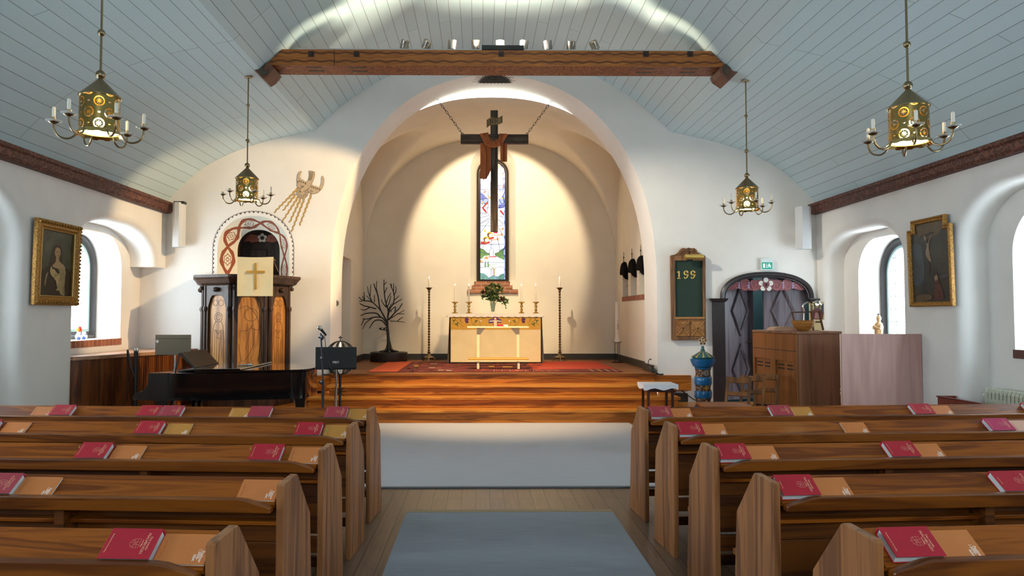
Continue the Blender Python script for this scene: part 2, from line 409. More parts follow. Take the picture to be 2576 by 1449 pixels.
# ---- side walls with arched recesses, windows
def side_wall(sx, recs, RBX, WPX, nm, wn):
    X = lambda d: sx * (WX + d)
    mb = MB(); path = [(BY, 0)]
    fl = .13
    for r in recs: path += basket(r['y0'] - fl, r['y1'] + fl, 0, r['zt'] + fl, r['rh'] + fl, r['rv'] + fl, hang=r.get('hang'))
    path += [(FW + .02, 0)] if not recs[-1].get('hang') else []
    path += [(FW + .02 if not recs[-1].get('hang') else recs[-1]['hang'][0], 3.9), (BY, 3.9)]
    mb.poly([path], lambda y, z: (X(0), y, z))
    for k, r in enumerate(recs):
        rings = []
        for i in range(7):
            t = PI / 2 * i / 6; o = fl * (1 - sin(t)); d = fl * (1 - cos(t))
            hg = r.get('hang')
            rings.append([Vector((X(d), y, z)) for y, z in basket(r['y0'] - o, r['y1'] + o, 0, r['zt'] + o, r['rh'] + o, r['rv'] + o, hang=hg)])
        dB = abs(RBX) - WX
        base = basket(r['y0'], r['y1'], 0, r['zt'], r['rh'], r['rv'], hang=r.get('hang'))
        rings.append([Vector((X(dB), y, z)) for y, z in base])
        mb.loft(rings, closed=False)
        w = r['win']; nl = basket(w[0], w[1], w[2], w[3], w[4], w[4])
        mb.poly([base, nl], lambda y, z: (X(dB), y, z))
        dW = abs(WPX) - WX
        mb.loft([[Vector((X(dB), y, z)) for y, z in nl], [Vector((X(dW), y, z)) for y, z in nl]], (0, 0), True)
    o = struct(mb.build(nm, plaster, smooth=True, ang=40))
    for k, r in enumerate(recs):
        w = r['win']; dW = abs(WPX) - WX; n = wn + k * 2
        L = lambda off, d: [Vector((X(d), y, z)) for y, z in basket(w[0] + off, w[1] - off, w[2] + off, w[3] - off, max(.05, w[4] - off), max(.05, w[4] - off))]
        mb = MB(); mb.loft([L(-.005, dW), L(-.005, dW - .09), L(.05, dW - .10), L(.075, dW - .05), L(.105, dW - .05), L(.115, dW)], (0, 0), True)
        wo = struct(mb.build('window_%d' % n, m_frame, smooth=True, ang=25))
        mb = MB(); mb.loft([L(.11, dW), L(.11, dW - .045), L(.15, dW - .045), L(.15, dW)], (0, 0), True); mb.build('sash', m_sash, wo)
        mb = MB(); mb.poly([[(p.y, p.z) for p in L(.13, dW)]], lambda y, z: (X(dW - .012), y, z)); mb.build('glass', m_glass, wo)
        mb = MB(); z = w[2] + .35
        while z < w[3] - .2:
            zz = z - (w[3] - w[4]); ins = .14 if zz <= 0 else w[4] - math.sqrt(max(0, w[4] ** 2 - zz ** 2)) + .13
            mb.box(min(X(dW - .02), X(dW - .008)), w[0] + ins, z - .004, max(X(dW - .02), X(dW - .008)), w[1] - ins, z + .004); z += .2
        q = 5
        for i in range(1, q):
            y = w[0] + (w[1] - w[0]) * i / q; e = min(y - w[0], w[1] - y); zt = w[3] - .14 if e > w[4] else w[3] - w[4] + math.sqrt(max(0, w[4] ** 2 - (w[4] - e) ** 2)) - .14
            mb.box(min(X(dW - .02), X(dW - .01)), y - .003, w[2] + .14, max(X(dW - .02), X(dW - .01)), y + .003, zt)
        mb.build('glazing_bars', m_lead, wo)
        mb = MB(); mb.box(min(X(dB0 := abs(RBX) - WX - .012), X(dB0 + .14)), w[0] - .01, w[2] - .1, max(X(dB0), X(dB0 + .14)), w[1] + .02, w[2] - .002)
        mb.build('sill', m_brick if r.get('brick') else m_dark2, wo)
        lt = bpy.data.lights.new('daylight_portal', 'AREA'); lt.shape = 'RECTANGLE'; lt.size = w[1] - w[0]; lt.size_y = w[3] - w[2]; lt.cycles.is_portal = True
        lo = bpy.data.objects.new('daylight_portal', lt); COL.objects.link(lo); lo.location = (X(dW + .02), (w[0] + w[1]) / 2, (w[2] + w[3]) / 2)
        lo.rotation_euler = Vector((-sx, 0, 0)).to_track_quat('-Z', 'Y').to_euler()
    return o
m_dark2 = mat('dark_red_sill_board', (.10, .030, .022), .5)
LREC = [dict(y0=-.9, y1=1.5, zt=3.07, rh=.75, rv=.6, win=(-.45, 1.05, 1.28, 2.87, .55)),
        dict(y0=2.4, y1=4.95, zt=3.07, rh=.75, rv=.6, win=(2.9, 4.45, 1.28, 2.87, .55)),
        dict(y0=5.85, y1=8.42, zt=3.07, rh=.75, rv=.6, win=(6.4, 7.9, 1.28, 2.87, .55)),
        dict(y0=9.57, y1=11.9, zt=3.0, rh=.95, rv=.5, win=(10.1, 11.62, 1.29, 2.89, .5), hang=(12.3, 2.44), brick=True)]
RREC = [dict(y0=-.9, y1=1.5, zt=3.07, rh=.75, rv=.6, win=(-.45, 1.05, 1.28, 2.87, .55)),
        dict(y0=2.4, y1=5.05, zt=3.07, rh=.75, rv=.6, win=(2.9, 4.45, 1.28, 2.87, .55)),
        dict(y0=5.95, y1=8.62, zt=3.1, rh=.85, rv=.65, win=(6.4, 8.21, 1.26, 2.9, .55)),
        dict(y0=9.82, y1=12.06, zt=2.95, rh=.8, rv=.5, win=(10.1, 11.6, 1.2, 2.84, .55))]
side_wall(-1, LREC, -5.92, -6.4, 'wall_left', 1)
side_wall(1, RREC, 5.86, 6.3, 'wall_right', 2)
BW = [(-.9, .9, 2.2, 4.4, .8)]  # rear window out of view, added to brighten the nave
mb = MB(); mb.poly([[(-7, 0), (7, 0), (7, 7), (-7, 7)]] + [basket(*w[:2], w[2], w[3], w[4], w[4]) for w in BW], lambda x, z: (x, BY, z))
for w in BW: l_ = basket(*w[:2], w[2], w[3], w[4], w[4]); mb.loft([[Vector((x, BY, z)) for x, z in l_], [Vector((x, BY - .3, z)) for x, z in l_]], (0, 0), True)
struct(mb.build('wall_back', plaster, smooth=True))
for i, w in enumerate(BW):
    L_ = lambda o, d: [Vector((x, BY - d, z)) for x, z in basket(w[0] + o, w[1] - o, w[2] + o, w[3] - o, max(.05, w[4] - o), max(.05, w[4] - o))]
    mb = MB(); mb.loft([L_(-.005, .3), L_(-.005, .22), L_(.07, .22), L_(.07, .3)], (0, 0), True); mb.box((w[0] + w[1]) / 2 - .03, BY - .29, w[2], (w[0] + w[1]) / 2 + .03, BY - .24, w[3] - .02)
    wo = struct(mb.build('window_%d' % (10 + i), m_frame)); mb = MB(); mb.poly([[(p.x, p.z) for p in L_(.05, .3)]], lambda x, z: (x, BY - .28, z)); mb.build('glass', m_glass, wo)
    lt = bpy.data.lights.new('daylight_portal', 'AREA'); lt.shape = 'RECTANGLE'; lt.size = w[1] - w[0]; lt.size_y = w[3] - w[2]; lt.cycles.is_portal = True
    lo = bpy.data.objects.new('daylight_portal', lt); COL.objects.link(lo); lo.location = ((w[0] + w[1]) / 2, BY - .31, (w[2] + w[3]) / 2); lo.rotation_euler = (PI / 2, 0, 0)
    lo.rotation_euler = Vector((0, 1, 0)).to_track_quat('-Z', 'Y').to_euler()
# ---- cornice beams under the side vaults
t = NT('red_brown_painted_cornice')
v = t.coord(scale=(6, 6, 6)); vo = t.node('ShaderNodeTexVoronoi', {'Vector': v, 'Scale': 1.6}).outputs[0]
rg = t.math('SINE', t.math('MULTIPLY', vo, 16))
n_ = t.noise(v, 3, 3)
t.set(Base_Color=t.mix(t.math('MULTIPLY', t.math('GREATER_THAN', rg, .35), t.math('GREATER_THAN', n_, .42)), (.075, .022, .014, 1), (.17, .062, .038, 1)), Roughness=.6)
m_corn = t.m
for nm, sx in (('trim_2', -1), ('trim_3', 1)):
    mb = MB(); pr = [(5.50, 3.36), (5.42, 3.365), (5.39, 3.40), (5.385, 3.47), (5.36, 3.49), (5.355, 3.53), (5.50, 3.53)]
    mb.loft([[Vector((sx * x, y, z)) for x, z in pr] for y in (BY + .01, FW - .005)]); struct(mb.build(nm, m_corn))
# ---- stained-glass window of the chancel
wo = MB(); wp = lambda off, y: [Vector((x, y, z)) for x, z in ([(lx0 + off, lz0 + off * .6)] + sell((lx1 - lx0) / 2 - off, lzt - .34, .34 - off, 2, 24, (lx0 + lx1) / 2) + [(lx1 - off, lz0 + off * .6)])]
wo.loft([wp(-.004, wy + .01), wp(-.004, wy - .05), wp(.03, wy - .07), wp(.045, wy - .04), wp(.05, wy - .04), wp(.06, wy - .055), wp(.075, wy - .04), wp(.078, wy + .01)], (0, 0), True)
WC = struct(wo.build('window_9', mat('dark_brown_window_moulding', (.028, .02, .016), .3), smooth=True, ang=25))
# stained glass: one pane mesh, many colours, dark leads
GW = {}
def gmat(n, c, s=1.6, lead=.05):
    s *= .95
    if n in GW: return GW[n]
    t = NT('stained_glass_' + n)
    v = t.coord(scale=(1, 1, 1)); k = t.noise(v, 9, 2)
    c = col(c)
    e = t.mix(k, tuple(x * .75 for x in c) + (1,), tuple(min(1, x * 1.15) for x in c) + (1,))
    if lead:
        d = t.node('ShaderNodeTexVoronoi', {'Vector': t.coord(scale=(1, .01, .62)), 'Scale': 8.5}, feature='DISTANCE_TO_EDGE').outputs[0]
        e = t.mix(t.math('LESS_THAN', d, lead), e, (.02, .06, .28, 1))
    t.set(Base_Color=(.02, .02, .02), Roughness=.15); t.put(t.b.inputs['Emission Color'], e); t.put(t.b.inputs['Emission Strength'], s)
    GW[n] = t.m; return t.m
GM = [gmat('sky', 'aab6e6', 1.15), gmat('white', 'f4fbff', 1.6, .010), gmat('red', 'd6302c', .9, False), gmat('gold', 'f3c64a', 1.1, False), gmat('green', '7fb02e', .62, .02), gmat('teal', '2aa070', .62, .012),
      gmat('lead', '16336e', .25, False), gmat('cream', 'f6efdc', 1.5, False), gmat('orange', 'e89a3a', 1., False), gmat('violet', '6f78c8', 1., .03), gmat('brown', '8a4a2a', .6, False), gmat('blue', '3446b8', .9, False)]
mb = MB(); gy = wy - .004
G = lambda px, py: (P(px, py, wy).x, gy, P(px, py, wy).z)
lay = [0]
def patch(pts, m, d=.0006):
    lay[0] += 1; yy = gy - d - .00003 * lay[0]; mb.m = m
    mb.poly([pts], lambda a, b: (P(a, b, wy).x, yy, P(a, b, wy).z))
def lead(pts, w=1.1, closed=False, m=6):
    mb.m = m; mb.stroke(pts, w, lambda a, b: (P(a, b, wy).x, gy - .0075, P(a, b, wy).z), .004, (0, -1, 0), closed)
def zp(q, ox, oy, k): return [(ox + a / k, oy + b / k) for a, b in q]
U = lambda q: zp(q, 1190, 390, 8.52)      # crops of the photograph the drawing follows
Lw = lambda q: zp(q, 1190, 550, 8.52)
mb.m = 0; wl_ = wp(.07, gy); mb.poly([[(p.x, p.z) for p in wl_]], lambda x, z: (x, gy, z))
mb.m = 0
patch([(1209, 514), (1268, 514), (1268, 707), (1209, 707)], 1)
patch(U([(160, 530), (375, 480), (375, 720), (160, 720)]), 9); patch(U([(535, 480), (665, 480), (665, 720), (535, 720)]), 9)
patch(U([(160, 800), (215, 820), (310, 930), (160, 960)]), 9); patch(U([(540, 1060), (665, 1060), (665, 1130), (540, 1150)]), 9)
# crowned figure and red robes at the top
patch(U([(535, 160), (570, 180), (630, 250), (640, 330), (535, 330)]), 11)
patch(U([(540, 190), (560, 180), (580, 210), (575, 300), (540, 300)]), 3); patch(U([(585, 230), (615, 270), (600, 310), (580, 300)]), 7)
patch(U([(605, 320), (640, 250), (662, 300), (650, 350), (620, 365)]), 7); patch(U(arc(575, 350, 42, 0, 350, 12)), 3); patch(U(arc(568, 360, 30, 0, 350, 12)), 7)
patch(U([(565, 430), (610, 390), (662, 365), (660, 400), (610, 440)]), 2)
patch(U([(360, 130), (380, 130), (380, 190), (360, 190)]), 3); patch(U([(360, 195), (380, 195), (380, 260), (360, 260)]), 1); patch(U([(360, 320), (380, 320), (380, 365), (360, 365)]), 11)
patch(U([(300, 430), (345, 395), (380, 380), (350, 480), (310, 460)]), 3)
# robed white figure behind the cross
patch(U([(320, 740), (560, 740), (560, 800), (540, 1000), (545, 1200), (470, 1330), (370, 1330), (300, 1240), (325, 1100), (320, 940)]), 1)
patch(U([(190, 800), (300, 760), (330, 950), (240, 860)]), 7); patch(U([(540, 800), (660, 800), (610, 900), (540, 960)]), 7)
patch(U([(210, 800), (270, 765), (300, 770), (250, 820)]), 2); patch(U([(325, 870), (380, 910), (380, 950), (335, 920)]), 8)
patch(U([(195, 1120), (250, 1060), (310, 990), (318, 1040), (250, 1110), (220, 1130), (265, 1170), (295, 1230), (280, 1250), (200, 1160)]), 2)
patch(U([(570, 1180), (610, 1190), (665, 1260), (660, 1310), (620, 1260), (580, 1220)]), 2)
patch(U([(210, 520), (245, 540), (240, 680), (225, 690)]), 1); patch(U([(590, 580), (650, 555), (640, 620), (620, 730), (585, 730)]), 1); patch(U([(630, 655), (665, 650), (665, 700), (640, 695)]), 2)
for cx, cy in ((215, 1018), (622, 928)):
    s = []
    for i in range(16): s.append((cx + (27 if i % 2 else 18) * cos(PI * i / 8), cy + (27 if i % 2 else 18) * sin(PI * i / 8)))
    patch(U(s), 3)
# trumpet angels
def angel(cx, cy, k=1.0):
    q = lambda pts: Lw([(cx + a * k, cy + b * k) for a, b in pts])
    patch(q([(-75, -20), (-95, -140), (-75, -150), (30, -75), (20, -40)]), 7); patch(q([(-120, 60), (-110, 40), (-20, 45), (10, 50), (85, 45), (70, 85), (0, 100), (-120, 110)]), 2)
    patch(q(arc(-10, 0, 68, 0, 350, 18)), 3); patch(q(arc(-18, 10, 48, 0, 350, 16)), 10); patch(q(arc(5, 15, 38, 0, 350, 16)), 7)
    patch(q([(70, 5), (220, -5), (245, -50), (262, -10), (258, 35), (220, 12), (70, 22)]), 8)
angel(370, 345); angel(285, 445); patch(Lw([(430, 280), (530, 285), (520, 320), (440, 310)]), 2); patch(Lw([(540, 240), (610, 225), (640, 180), (662, 215), (660, 240), (615, 240)]), 8)
patch(Lw([(158, 390), (235, 460), (215, 495), (158, 480)]), 7); patch(Lw(arc(255, 262, 26, 0, 350, 12)), 3)
# hills, city, gate and foreground
patch(Lw([(158, 640), (220, 660), (300, 740), (350, 750), (350, 790), (240, 800), (200, 850), (158, 870)]), 4)
patch(Lw([(665, 635), (600, 660), (550, 720), (460, 755), (470, 790), (560, 840), (665, 890)]), 4)
patch(Lw([(155, 560), (665, 560), (665, 640), (590, 670), (540, 725), (460, 750), (350, 745), (290, 730), (220, 655), (155, 635)]), 1)
patch(Lw([(355, 800), (355, 670), (395, 635), (440, 670), (440, 800)]), 1); patch(Lw([(330, 810), (500, 800), (505, 825), (335, 830)]), 2)
patch(Lw([(155, 870), (250, 860), (560, 850), (665, 895), (665, 1180), (155, 1180)]), 1)
patch(Lw([(240, 850)] + arc(285, 850, 42, 180, 360, 10) + [(330, 850), (335, 870), (220, 868)]), 8); patch(Lw([(158, 880), (240, 940), (158, 945)]), 8)
for x in (263, 323): patch(Lw([(x - 22, 1040), (x - 15, 960), (x, 870), (x + 15, 960), (x + 22, 1040)]), 4)
patch(Lw(arc(475, 930, 48, 0, 350, 16)), 7); patch(Lw(arc(605, 960, 55, 180, 360, 10)), 7)
patch(Lw([(385, 1230), (385, 1090)] + arc(425, 1090, 40, 180, 360, 10) + [(465, 1230)]), 3); patch(Lw([(402, 1220), (402, 1090), (430, 1070), (430, 1220)]), 7); patch(Lw([(440, 1210), (440, 1080), (460, 1100), (460, 1210)]), 8)
patch(Lw([(155, 1170), (230, 1180), (300, 1230), (385, 1320), (155, 1325)]), 5); patch(Lw([(335, 1270), (430, 1220), (530, 1250), (600, 1195), (665, 1180), (665, 1325), (380, 1325)]), 5)
patch(Lw([(460, 1225), (525, 1250), (460, 1310)]), 9)
# leads
for pts in ([(160, 740), (380, 735)], [(535, 735), (665, 735)], [(160, 1130), (380, 1128)], [(535, 1128), (665, 1128)], [(320, 740), (325, 940), (318, 1100), (300, 1240), (370, 1330)], [(160, 960), (320, 930)], [(160, 1245), (300, 1260)],
            [(160, 1350), (320, 1300)], [(180, 1449), (360, 1340)], [(540, 1300), (665, 1340)], [(160, 480), (210, 560), (160, 640)], [(250, 540), (370, 580)], [(250, 660), (375, 560)], [(540, 500), (665, 500)], [(535, 580), (590, 570)], [(535, 660), (665, 645)]): lead(U(pts))
for pts in ([(155, 155), (375, 155)], [(535, 155), (665, 155)], [(155, 552), (665, 552)], [(155, 940), (665, 940)], [(160, 110), (370, 10)], [(160, 300), (340, 60)], [(540, 20), (665, 130)], [(540, 180), (665, 400)], [(395, 440), (388, 640)], [(510, 380), (545, 500), (570, 690)],
            [(235, 560), (210, 640)], [(155, 640), (220, 658), (300, 735), (350, 748)], [(460, 752), (545, 722), (600, 660), (665, 635)], [(155, 1045), (330, 1040), (390, 1100)], [(465, 1090), (520, 1030), (665, 1045)], [(340, 990), (520, 990), (470, 1060)], [(340, 990), (400, 1050)],
            [(155, 1170), (230, 1180), (300, 1230), (385, 1320)], [(335, 1270), (430, 1220), (530, 1250), (600, 1195), (665, 1180)], [(355, 800), (355, 670), (395, 635), (440, 670), (440, 800)], [(385, 1230), (385, 1090), (425, 1050), (465, 1090), (465, 1230)], [(430, 1220), (430, 1055)]): lead(Lw(pts))
for i in range(5): lead(Lw([(215, 1310), (170 + i * 24, 1200 + abs(i - 2) * 8)]), .5); lead(Lw([(570, 1310), (545 + i * 26, 1225 - i * 6)]), .5)
mb.m = 6
mb.build('stained_glass', GM, WC)
# stepped brick sill under it
for i, (x0, x1, y0, y1) in enumerate(((1193, 1283, 708, 718), (1187, 1289, 718, 728), (1176, 1303, 728, 737))):
    mb = MB() if i == 0 else mb
    a, b = P(x0, y1, CB - .05 - .03 * 0), P(x1, y0, CB - .05)
    mb.box(a.x, CB - .06 - .0 * i, a.z, b.x, CB + .3 if i == 0 else CB - .001, b.z)
mb.build('sill', m_brickc, WC)
# ================================================================ pews, carpets and hymn books
def project(p):
    d = RCAM.transposed() @ (Vector(p) - CAM)
    return PPX + F * d.x / -d.z, PPY - F * d.y / -d.z
m_pew = wood('pew_wood', '6c3204', '9e5610', 0, .42, 1.0, 1.5, coat=.1, spec=.25)
m_pewz = wood('pew_end_wood', '74482a', 'a56c40', 2, .45, 1.0, .9, coat=.05, spec=.3)
m_pewd = wood('pew_back_wood', '4a2406', '74400f', 0, .45, 1.0, 1.0)
m_lip = wood('pew_lip_wood', '5c2c08', '874a12', 0, .32, 1.0, .8, coat=.25)
PL = 4.05; ANG = 3.8
PROF = [(-.2, 0), (-.2, .885), (-.19, .892), (-.012, .897), (0, .89), (.2, .66), (.25, .1), (.25, 0)]
def make_pew(s):
    r = thing('pew', 'x', 'pew')
    def bx(m, x0, y0, z0, x1, y1, z1): m.box(min(s * x0, s * x1), y0, z0, max(s * x0, s * x1), y1, z1)
    for x in (0, PL):
        m = MB(); m.loft([[Vector((s * xx, y, z)) for y, z in PROF] for xx in (x, x + .034)]); m.build('end_post', m_pewz, r, bevel=.003, local=True)
    m = MB(); n = Vector((0, -.573, .82)) * .022
    a, b = Vector((0, -.06, .893)), Vector((0, -.192, .80))
    m.loft([[Vector((s * x, 0, 0)) + q for q in (a, b, b - n, a - n)] for x in (.045, PL)]); m.build('book_ledge', m_pew, r, bevel=.003, local=True)
    m = MB(); lp = [(.05, .768), (.05, .792), (.065, .798), (.165, .826), (.2, .83), (PL, .83), (PL, .772), (.12, .768)]
    m.loft([[Vector((s * x, y, z)) for x, z in lp] for y in (-.228, -.186)]); m.build('ledge_lip', m_lip, r, bevel=.006, local=True)
    m = MB()
    bx(m, .045, -.075, .60, PL, -.05, .875); bx(m, .045, -.072, .39, PL, -.05, .597); m.build('back_panel', m_pewd, r, bevel=.003, local=True)
    m = MB(); bx(m, .045, -.135, .69, PL, -.075, .708); m.build('shelf', m_pew, r, bevel=.003, local=True)
    for x in (1.02, 2.05, 3.1):
        m = MB(); bx(m, x, -.185, .58, x + .045, -.075, .79); m.build('bracket', m_pewd, r, bevel=.004, local=True)
    m = MB(); bx(m, .045, -.02, .40, PL, .36, .43); m.build('seat', m_pew, r, bevel=.005, local=True)
    m = MB(); bx(m, .045, -.07, .28, PL, -.045, .372); m.build('rear_rail', m_pewd, r, bevel=.004, local=True)
    m = MB(); bx(m, .045, .22, .10, PL, .25, .16); m.build('stretcher', m_pewd, r, bevel=.003, local=True)
    return r
ZK = [6.035, 5.167, 4.306, 3.478, 2.640]
ORD = ['front', 'second', 'third', 'fourth', 'nearest']
PEW = {}
for s, nm, X0 in ((-1, 'left', -1.075), (1, 'right', 1.085)):
    pr = make_pew(s)
    for k in range(5):
        o = pr if k == 0 else copy_tree(pr)
        o.location = (X0, ZK[k], 0); o.rotation_euler = (0, 0, rad(ANG * s))
        o['label'] = 'brown wooden pew, %s row on the %s side of the aisle' % (['front', 'second', 'third', 'fourth', 'nearest (fifth)'][k], nm)
        o['group'] = 'wooden pews along the aisle'; PEW[nm, k] = o
bpy.context.view_layer.update()
# ---- books
m_red = mat('crimson_book_cloth', 'b5162c', .6, var=.06, vs=20, bump=.06, bs=400)
m_red2 = mat('dull_red_book_cloth', 'aa3844', .6, var=.06, vs=20, bump=.06, bs=400)
m_pink = mat('magenta_pink_book_cloth', 'b82c5c', .5, var=.06, vs=20)
m_or = mat('orange_booklet_card', 'cf7c3e', .5, var=.05, vs=14)
m_oc = mat('ochre_booklet_card', 'c88a3a', .5, var=.05, vs=14)
m_pp = mat('pale_pink_booklet_card', 'dfae95', .5, var=.05, vs=14)
m_pages = mat('white_page_block', (.68, .72, .72), .8, var=.06, vs=60)
m_gilt = mat('pale_gilt_lettering', 'e2a183', .45)
m_white = mat('white_lettering', 'f4dfcf', .5)
m_rib = mat('yellow_ribbon', 'b9a050', .6)
BL, BWD = .178, .122
TF = lambda x, y, z: frame((x, y, z), (0, -1, 0), (0, 0, 1))
def make_red(cover, plain=False, imprint=True, ribbon=False):
    r = thing('hymn_book', 'x', 'book'); T = .034
    m = MB(); hx, hy = BL / 2, BWD / 2
    m.box(-hx, -hy, 0, hx, hy, .003); m.box(-hx, -hy, T - .003, hx, hy, T)
    sp = [(hy - .006, 0), (hy + .001, .004), (hy + .005, T * .5), (hy + .001, T - .004), (hy - .006, T), (hy - .006, T - .003), (hy - .002, T * .5), (hy - .006, .003)]
    m.loft([[Vector((x, y, z)) for y, z in sp] for x in (-hx, hx)]); m.build('cover', cover, r, bevel=.0012, local=True)
    m = MB(); e = .004; pg = [(hy - .006, .003), (hy - .006, T - .003), (-hy + e, T - .003), (-hy + e + .003, T * .5), (-hy + e, .003)]
    m.loft([[Vector((x, y, z)) for y, z in pg] for x in (-hx + e, hx - e)]); m.build('page_block', m_pages, r, local=True)
    if not plain:
        m = MB()
        for s_, sz, x in (('Den svenska', .0105, .064), ('PSALMBOKEN', .0135, .051), ('med till\u00e4gg', .0064, .0405)): add_text(m, s_, sz, TF(x, 0, T + .0002), bold=.0002)
        m.build('title_lettering', m_gilt, r, local=True)
        m = MB(); fn = lambda a, b: (.006 + a * .86, b * .86, T)
        w = .0009; pts = [(.030, .021), (.030, -.021), (.012, -.021)] + arc(.012, 0, .021, -90, -270, 12, .021)[1:]
        m.stroke(pts, w, fn, .0004, (0, 0, 1), True)
        for q in ([(.018, .021), (.018, .007), (.030, .007)], [(.018, -.006), (.030, -.006)], [(.020, -.006), (.020, -.021)], [(.018, .007), (.018, -.006)], [(.006, .007), (.018, .007)], [(-.009, .003), (.006, .003)], [(.006, .020), (.006, -.006)], [(.006, -.006), (.018, -.006)],
                  [(.008, -.021), (.008, -.006)], [(-.004, -.013), (.008, -.010)], [(-.002, .014), (.006, .011)], [(.009, .004), (.012, 0), (.016, -.003)], [(.016, .004), (.010, -.003)]): m.stroke(q, w, fn, .0004, (0, 0, 1))
        m.build('emblem', m_gilt, r, local=True)
        if imprint:
            m = MB(); add_text(m, 'Enskede-\u00c5rsta F\u00f6rsamling' if imprint is True else imprint, .0072, TF(-.074, 0, T + .0002), bold=.0001); m.build('imprint_lettering', m_gilt, r, local=True)
    if ribbon:
        m = MB(); m.tube([(-hx + .005, .02, T * .6), (-hx - .006, .024, T * .55), (-hx - .018, .034, T * .7), (-hx - .022, .05, T * .4)], .002, 5); m.build('ribbon', m_rib, r, local=True)
    return r
def make_or(cover, text=True):
    r = thing('song_booklet', 'x', 'booklet'); T = .009; hx, hy = BL / 2, BWD / 2
    m = MB(); m.box(-hx, -hy, 0, hx, hy, .001); m.box(-hx, -hy, T - .001, hx, hy, T)
    m.box(-hx, hy - .001, 0, hx, hy, T); m.build('cover', cover, r, bevel=.0005, local=True)
    m = MB(); m.box(-hx + .0015, -hy + .0015, .001, hx - .0015, hy - .001, T - .001); m.build('page_block', m_pages, r, local=True)
    m = MB()
    for s_, sz, x, y in (('Psalmer', .0145, .070, -.030), ('i 2000-', .0145, .0585, -.022), ('talet', .0145, .047, -.034)): add_text(m, s_, sz, TF(x, y, T + .0002), bold=.0004)
    if text: m.build('title_lettering', m_white, r, local=True)
    m = MB(); add_text(m, 'Enskede-\u00c5rsta F\u00f6rsamling', .0065, TF(-.072, .0, T + .0002)); m.build('imprint_lettering', m_white if cover is m_oc else m_or, r, local=True)
    return r
PROTO = {}
def proto(k):
    if k not in PROTO:
        PROTO[k] = {'red': lambda: make_red(m_red), 'redk': lambda: make_red(m_red, imprint='Enskede kyrka'), 'redr': lambda: make_red(m_red, ribbon=True), 'dull': lambda: make_red(m_red2), 'plain': lambda: make_red(m_red2, plain=True),
                    'pink': lambda: make_red(m_pink), 'or': lambda: make_or(m_or), 'oc': lambda: make_or(m_oc), 'pp': lambda: make_or(m_pp)}[k]()
        return PROTO[k], True
    return PROTO[k], False
SL = math.atan2(.893 - .80, -.06 + .192)
def ledge(nm, k, u, v=.072, h=.001):
    """point on the sloping book ledge: u from the aisle end, v up the slope"""
    s = -1 if nm == 'left' else 1; o = PEW[nm, k]
    p = Vector((s * u, -.192 + cos(SL) * v, .80 + sin(SL) * v)) + Vector((0, -sin(SL), cos(SL))) * h
    return o.matrix_world @ p
def put(kind, nm, k, px, label, h=.0012, v=.074, turn=0):
    lo, hi = .02, PL + .3
    for _ in range(40):
        md = (lo + hi) / 2; x = project(ledge(nm, k, md, v, .02))[0]
        if (x > px) == (nm == 'left'): lo = md
        else: hi = md
    p, first = proto(kind); o = p if first else copy_tree(p)
    s = -1 if nm == 'left' else 1
    o.location = ledge(nm, k, lo, v, h)
    o.rotation_euler = (Matrix.Rotation(rad(ANG * s), 3, 'Z') @ Matrix.Rotation(SL, 3, 'X') @ Matrix.Rotation(rad(turn), 3, 'Z')).to_euler()
    o['label'] = label; o['group'] = 'hymn books on the pew ledges' if kind in ('red', 'redk', 'redr', 'dull', 'plain', 'pink') else 'song booklets on the pew ledges'
    return o
B = put
B('or', 'left', 0, 107, 'orange booklet left of the leftmost red book on the front left pew')
B('red', 'left', 0, 158, 'leftmost crimson hymn book on the front left pew')
B('red', 'left', 0, 377, 'crimson hymn book, left of the touching red pair below the piano')
B('dull', 'left', 0, 433, 'dull red hymn book, right of the touching red pair below the piano')
B('oc', 'left', 0, 604, 'ochre booklet under the plain red book on the front left pew')
B('plain', 'left', 0, 655, 'plain dull red hymn book without lettering on the front left pew')
B('dull', 'left', 0, 846, 'dull red hymn book below the music stand on the front left pew')
B('oc', 'left', 0, 902, 'ochre booklet at the aisle end of the front left pew')
B('red', 'left', 1, -36, 'red hymn book cut off by the left picture edge, second left pew')
B('or', 'left', 1, 36, 'orange booklet at the left picture edge on the second left pew')
B('redr', 'left', 1, 377, 'red hymn book with ribbon in the middle of the second left pew')
B('oc', 'left', 1, 446, 'ochre booklet in the middle of the second left pew')
B('redr', 'left', 1, 777, 'red hymn book near the aisle on the second left pew')
B('oc', 'left', 1, 846, 'ochre booklet at the aisle end of the second left pew')
B('redr', 'left', 2, 237, 'crimson hymn book beside an orange booklet, left on the third left pew')
B('or', 'left', 2, 319, 'orange booklet right of the left crimson book on the third left pew')
B('redr', 'left', 2, 671, 'crimson hymn book near the aisle on the third left pew')
B('or', 'left', 2, 767, 'orange booklet at the aisle end of the third left pew')
B('dull', 'left', 3, -2, 'dull red hymn book at the left picture edge, fourth left pew')
B('or', 'left', 3, 92, 'orange booklet beside the dull red book on the fourth left pew')
B('or', 'left', 3, 650, 'lone orange booklet at the aisle end of the fourth left pew')
B('red', 'left', 4, 332, 'large crimson hymn book on the nearest left pew')
B('or', 'left', 4, 462, 'orange booklet at the aisle end of the nearest left pew')
B('dull', 'right', 0, 1661, 'dull red hymn book at the aisle end of the front right pew')
B('or', 'right', 0, 1714, 'orange booklet near the aisle on the front right pew')
B('dull', 'right', 0, 1963, 'red hymn book below the three chairs on the front right pew')
B('oc', 'right', 0, 2018, 'bright ochre booklet below the organ on the front right pew')
B('red', 'right', 0, 2318, 'crimson hymn book below the right oil painting, front right pew')
B('or', 'right', 0, 2370, 'orange booklet beside the far crimson book on the front right pew')
B('red', 'right', 0, 2604, 'red hymn book cut off by the right picture edge, front right pew')
B('red', 'right', 1, 1735, 'crimson hymn book at the aisle end of the second right pew')
B('or', 'right', 1, 1796, 'orange booklet near the aisle on the second right pew')
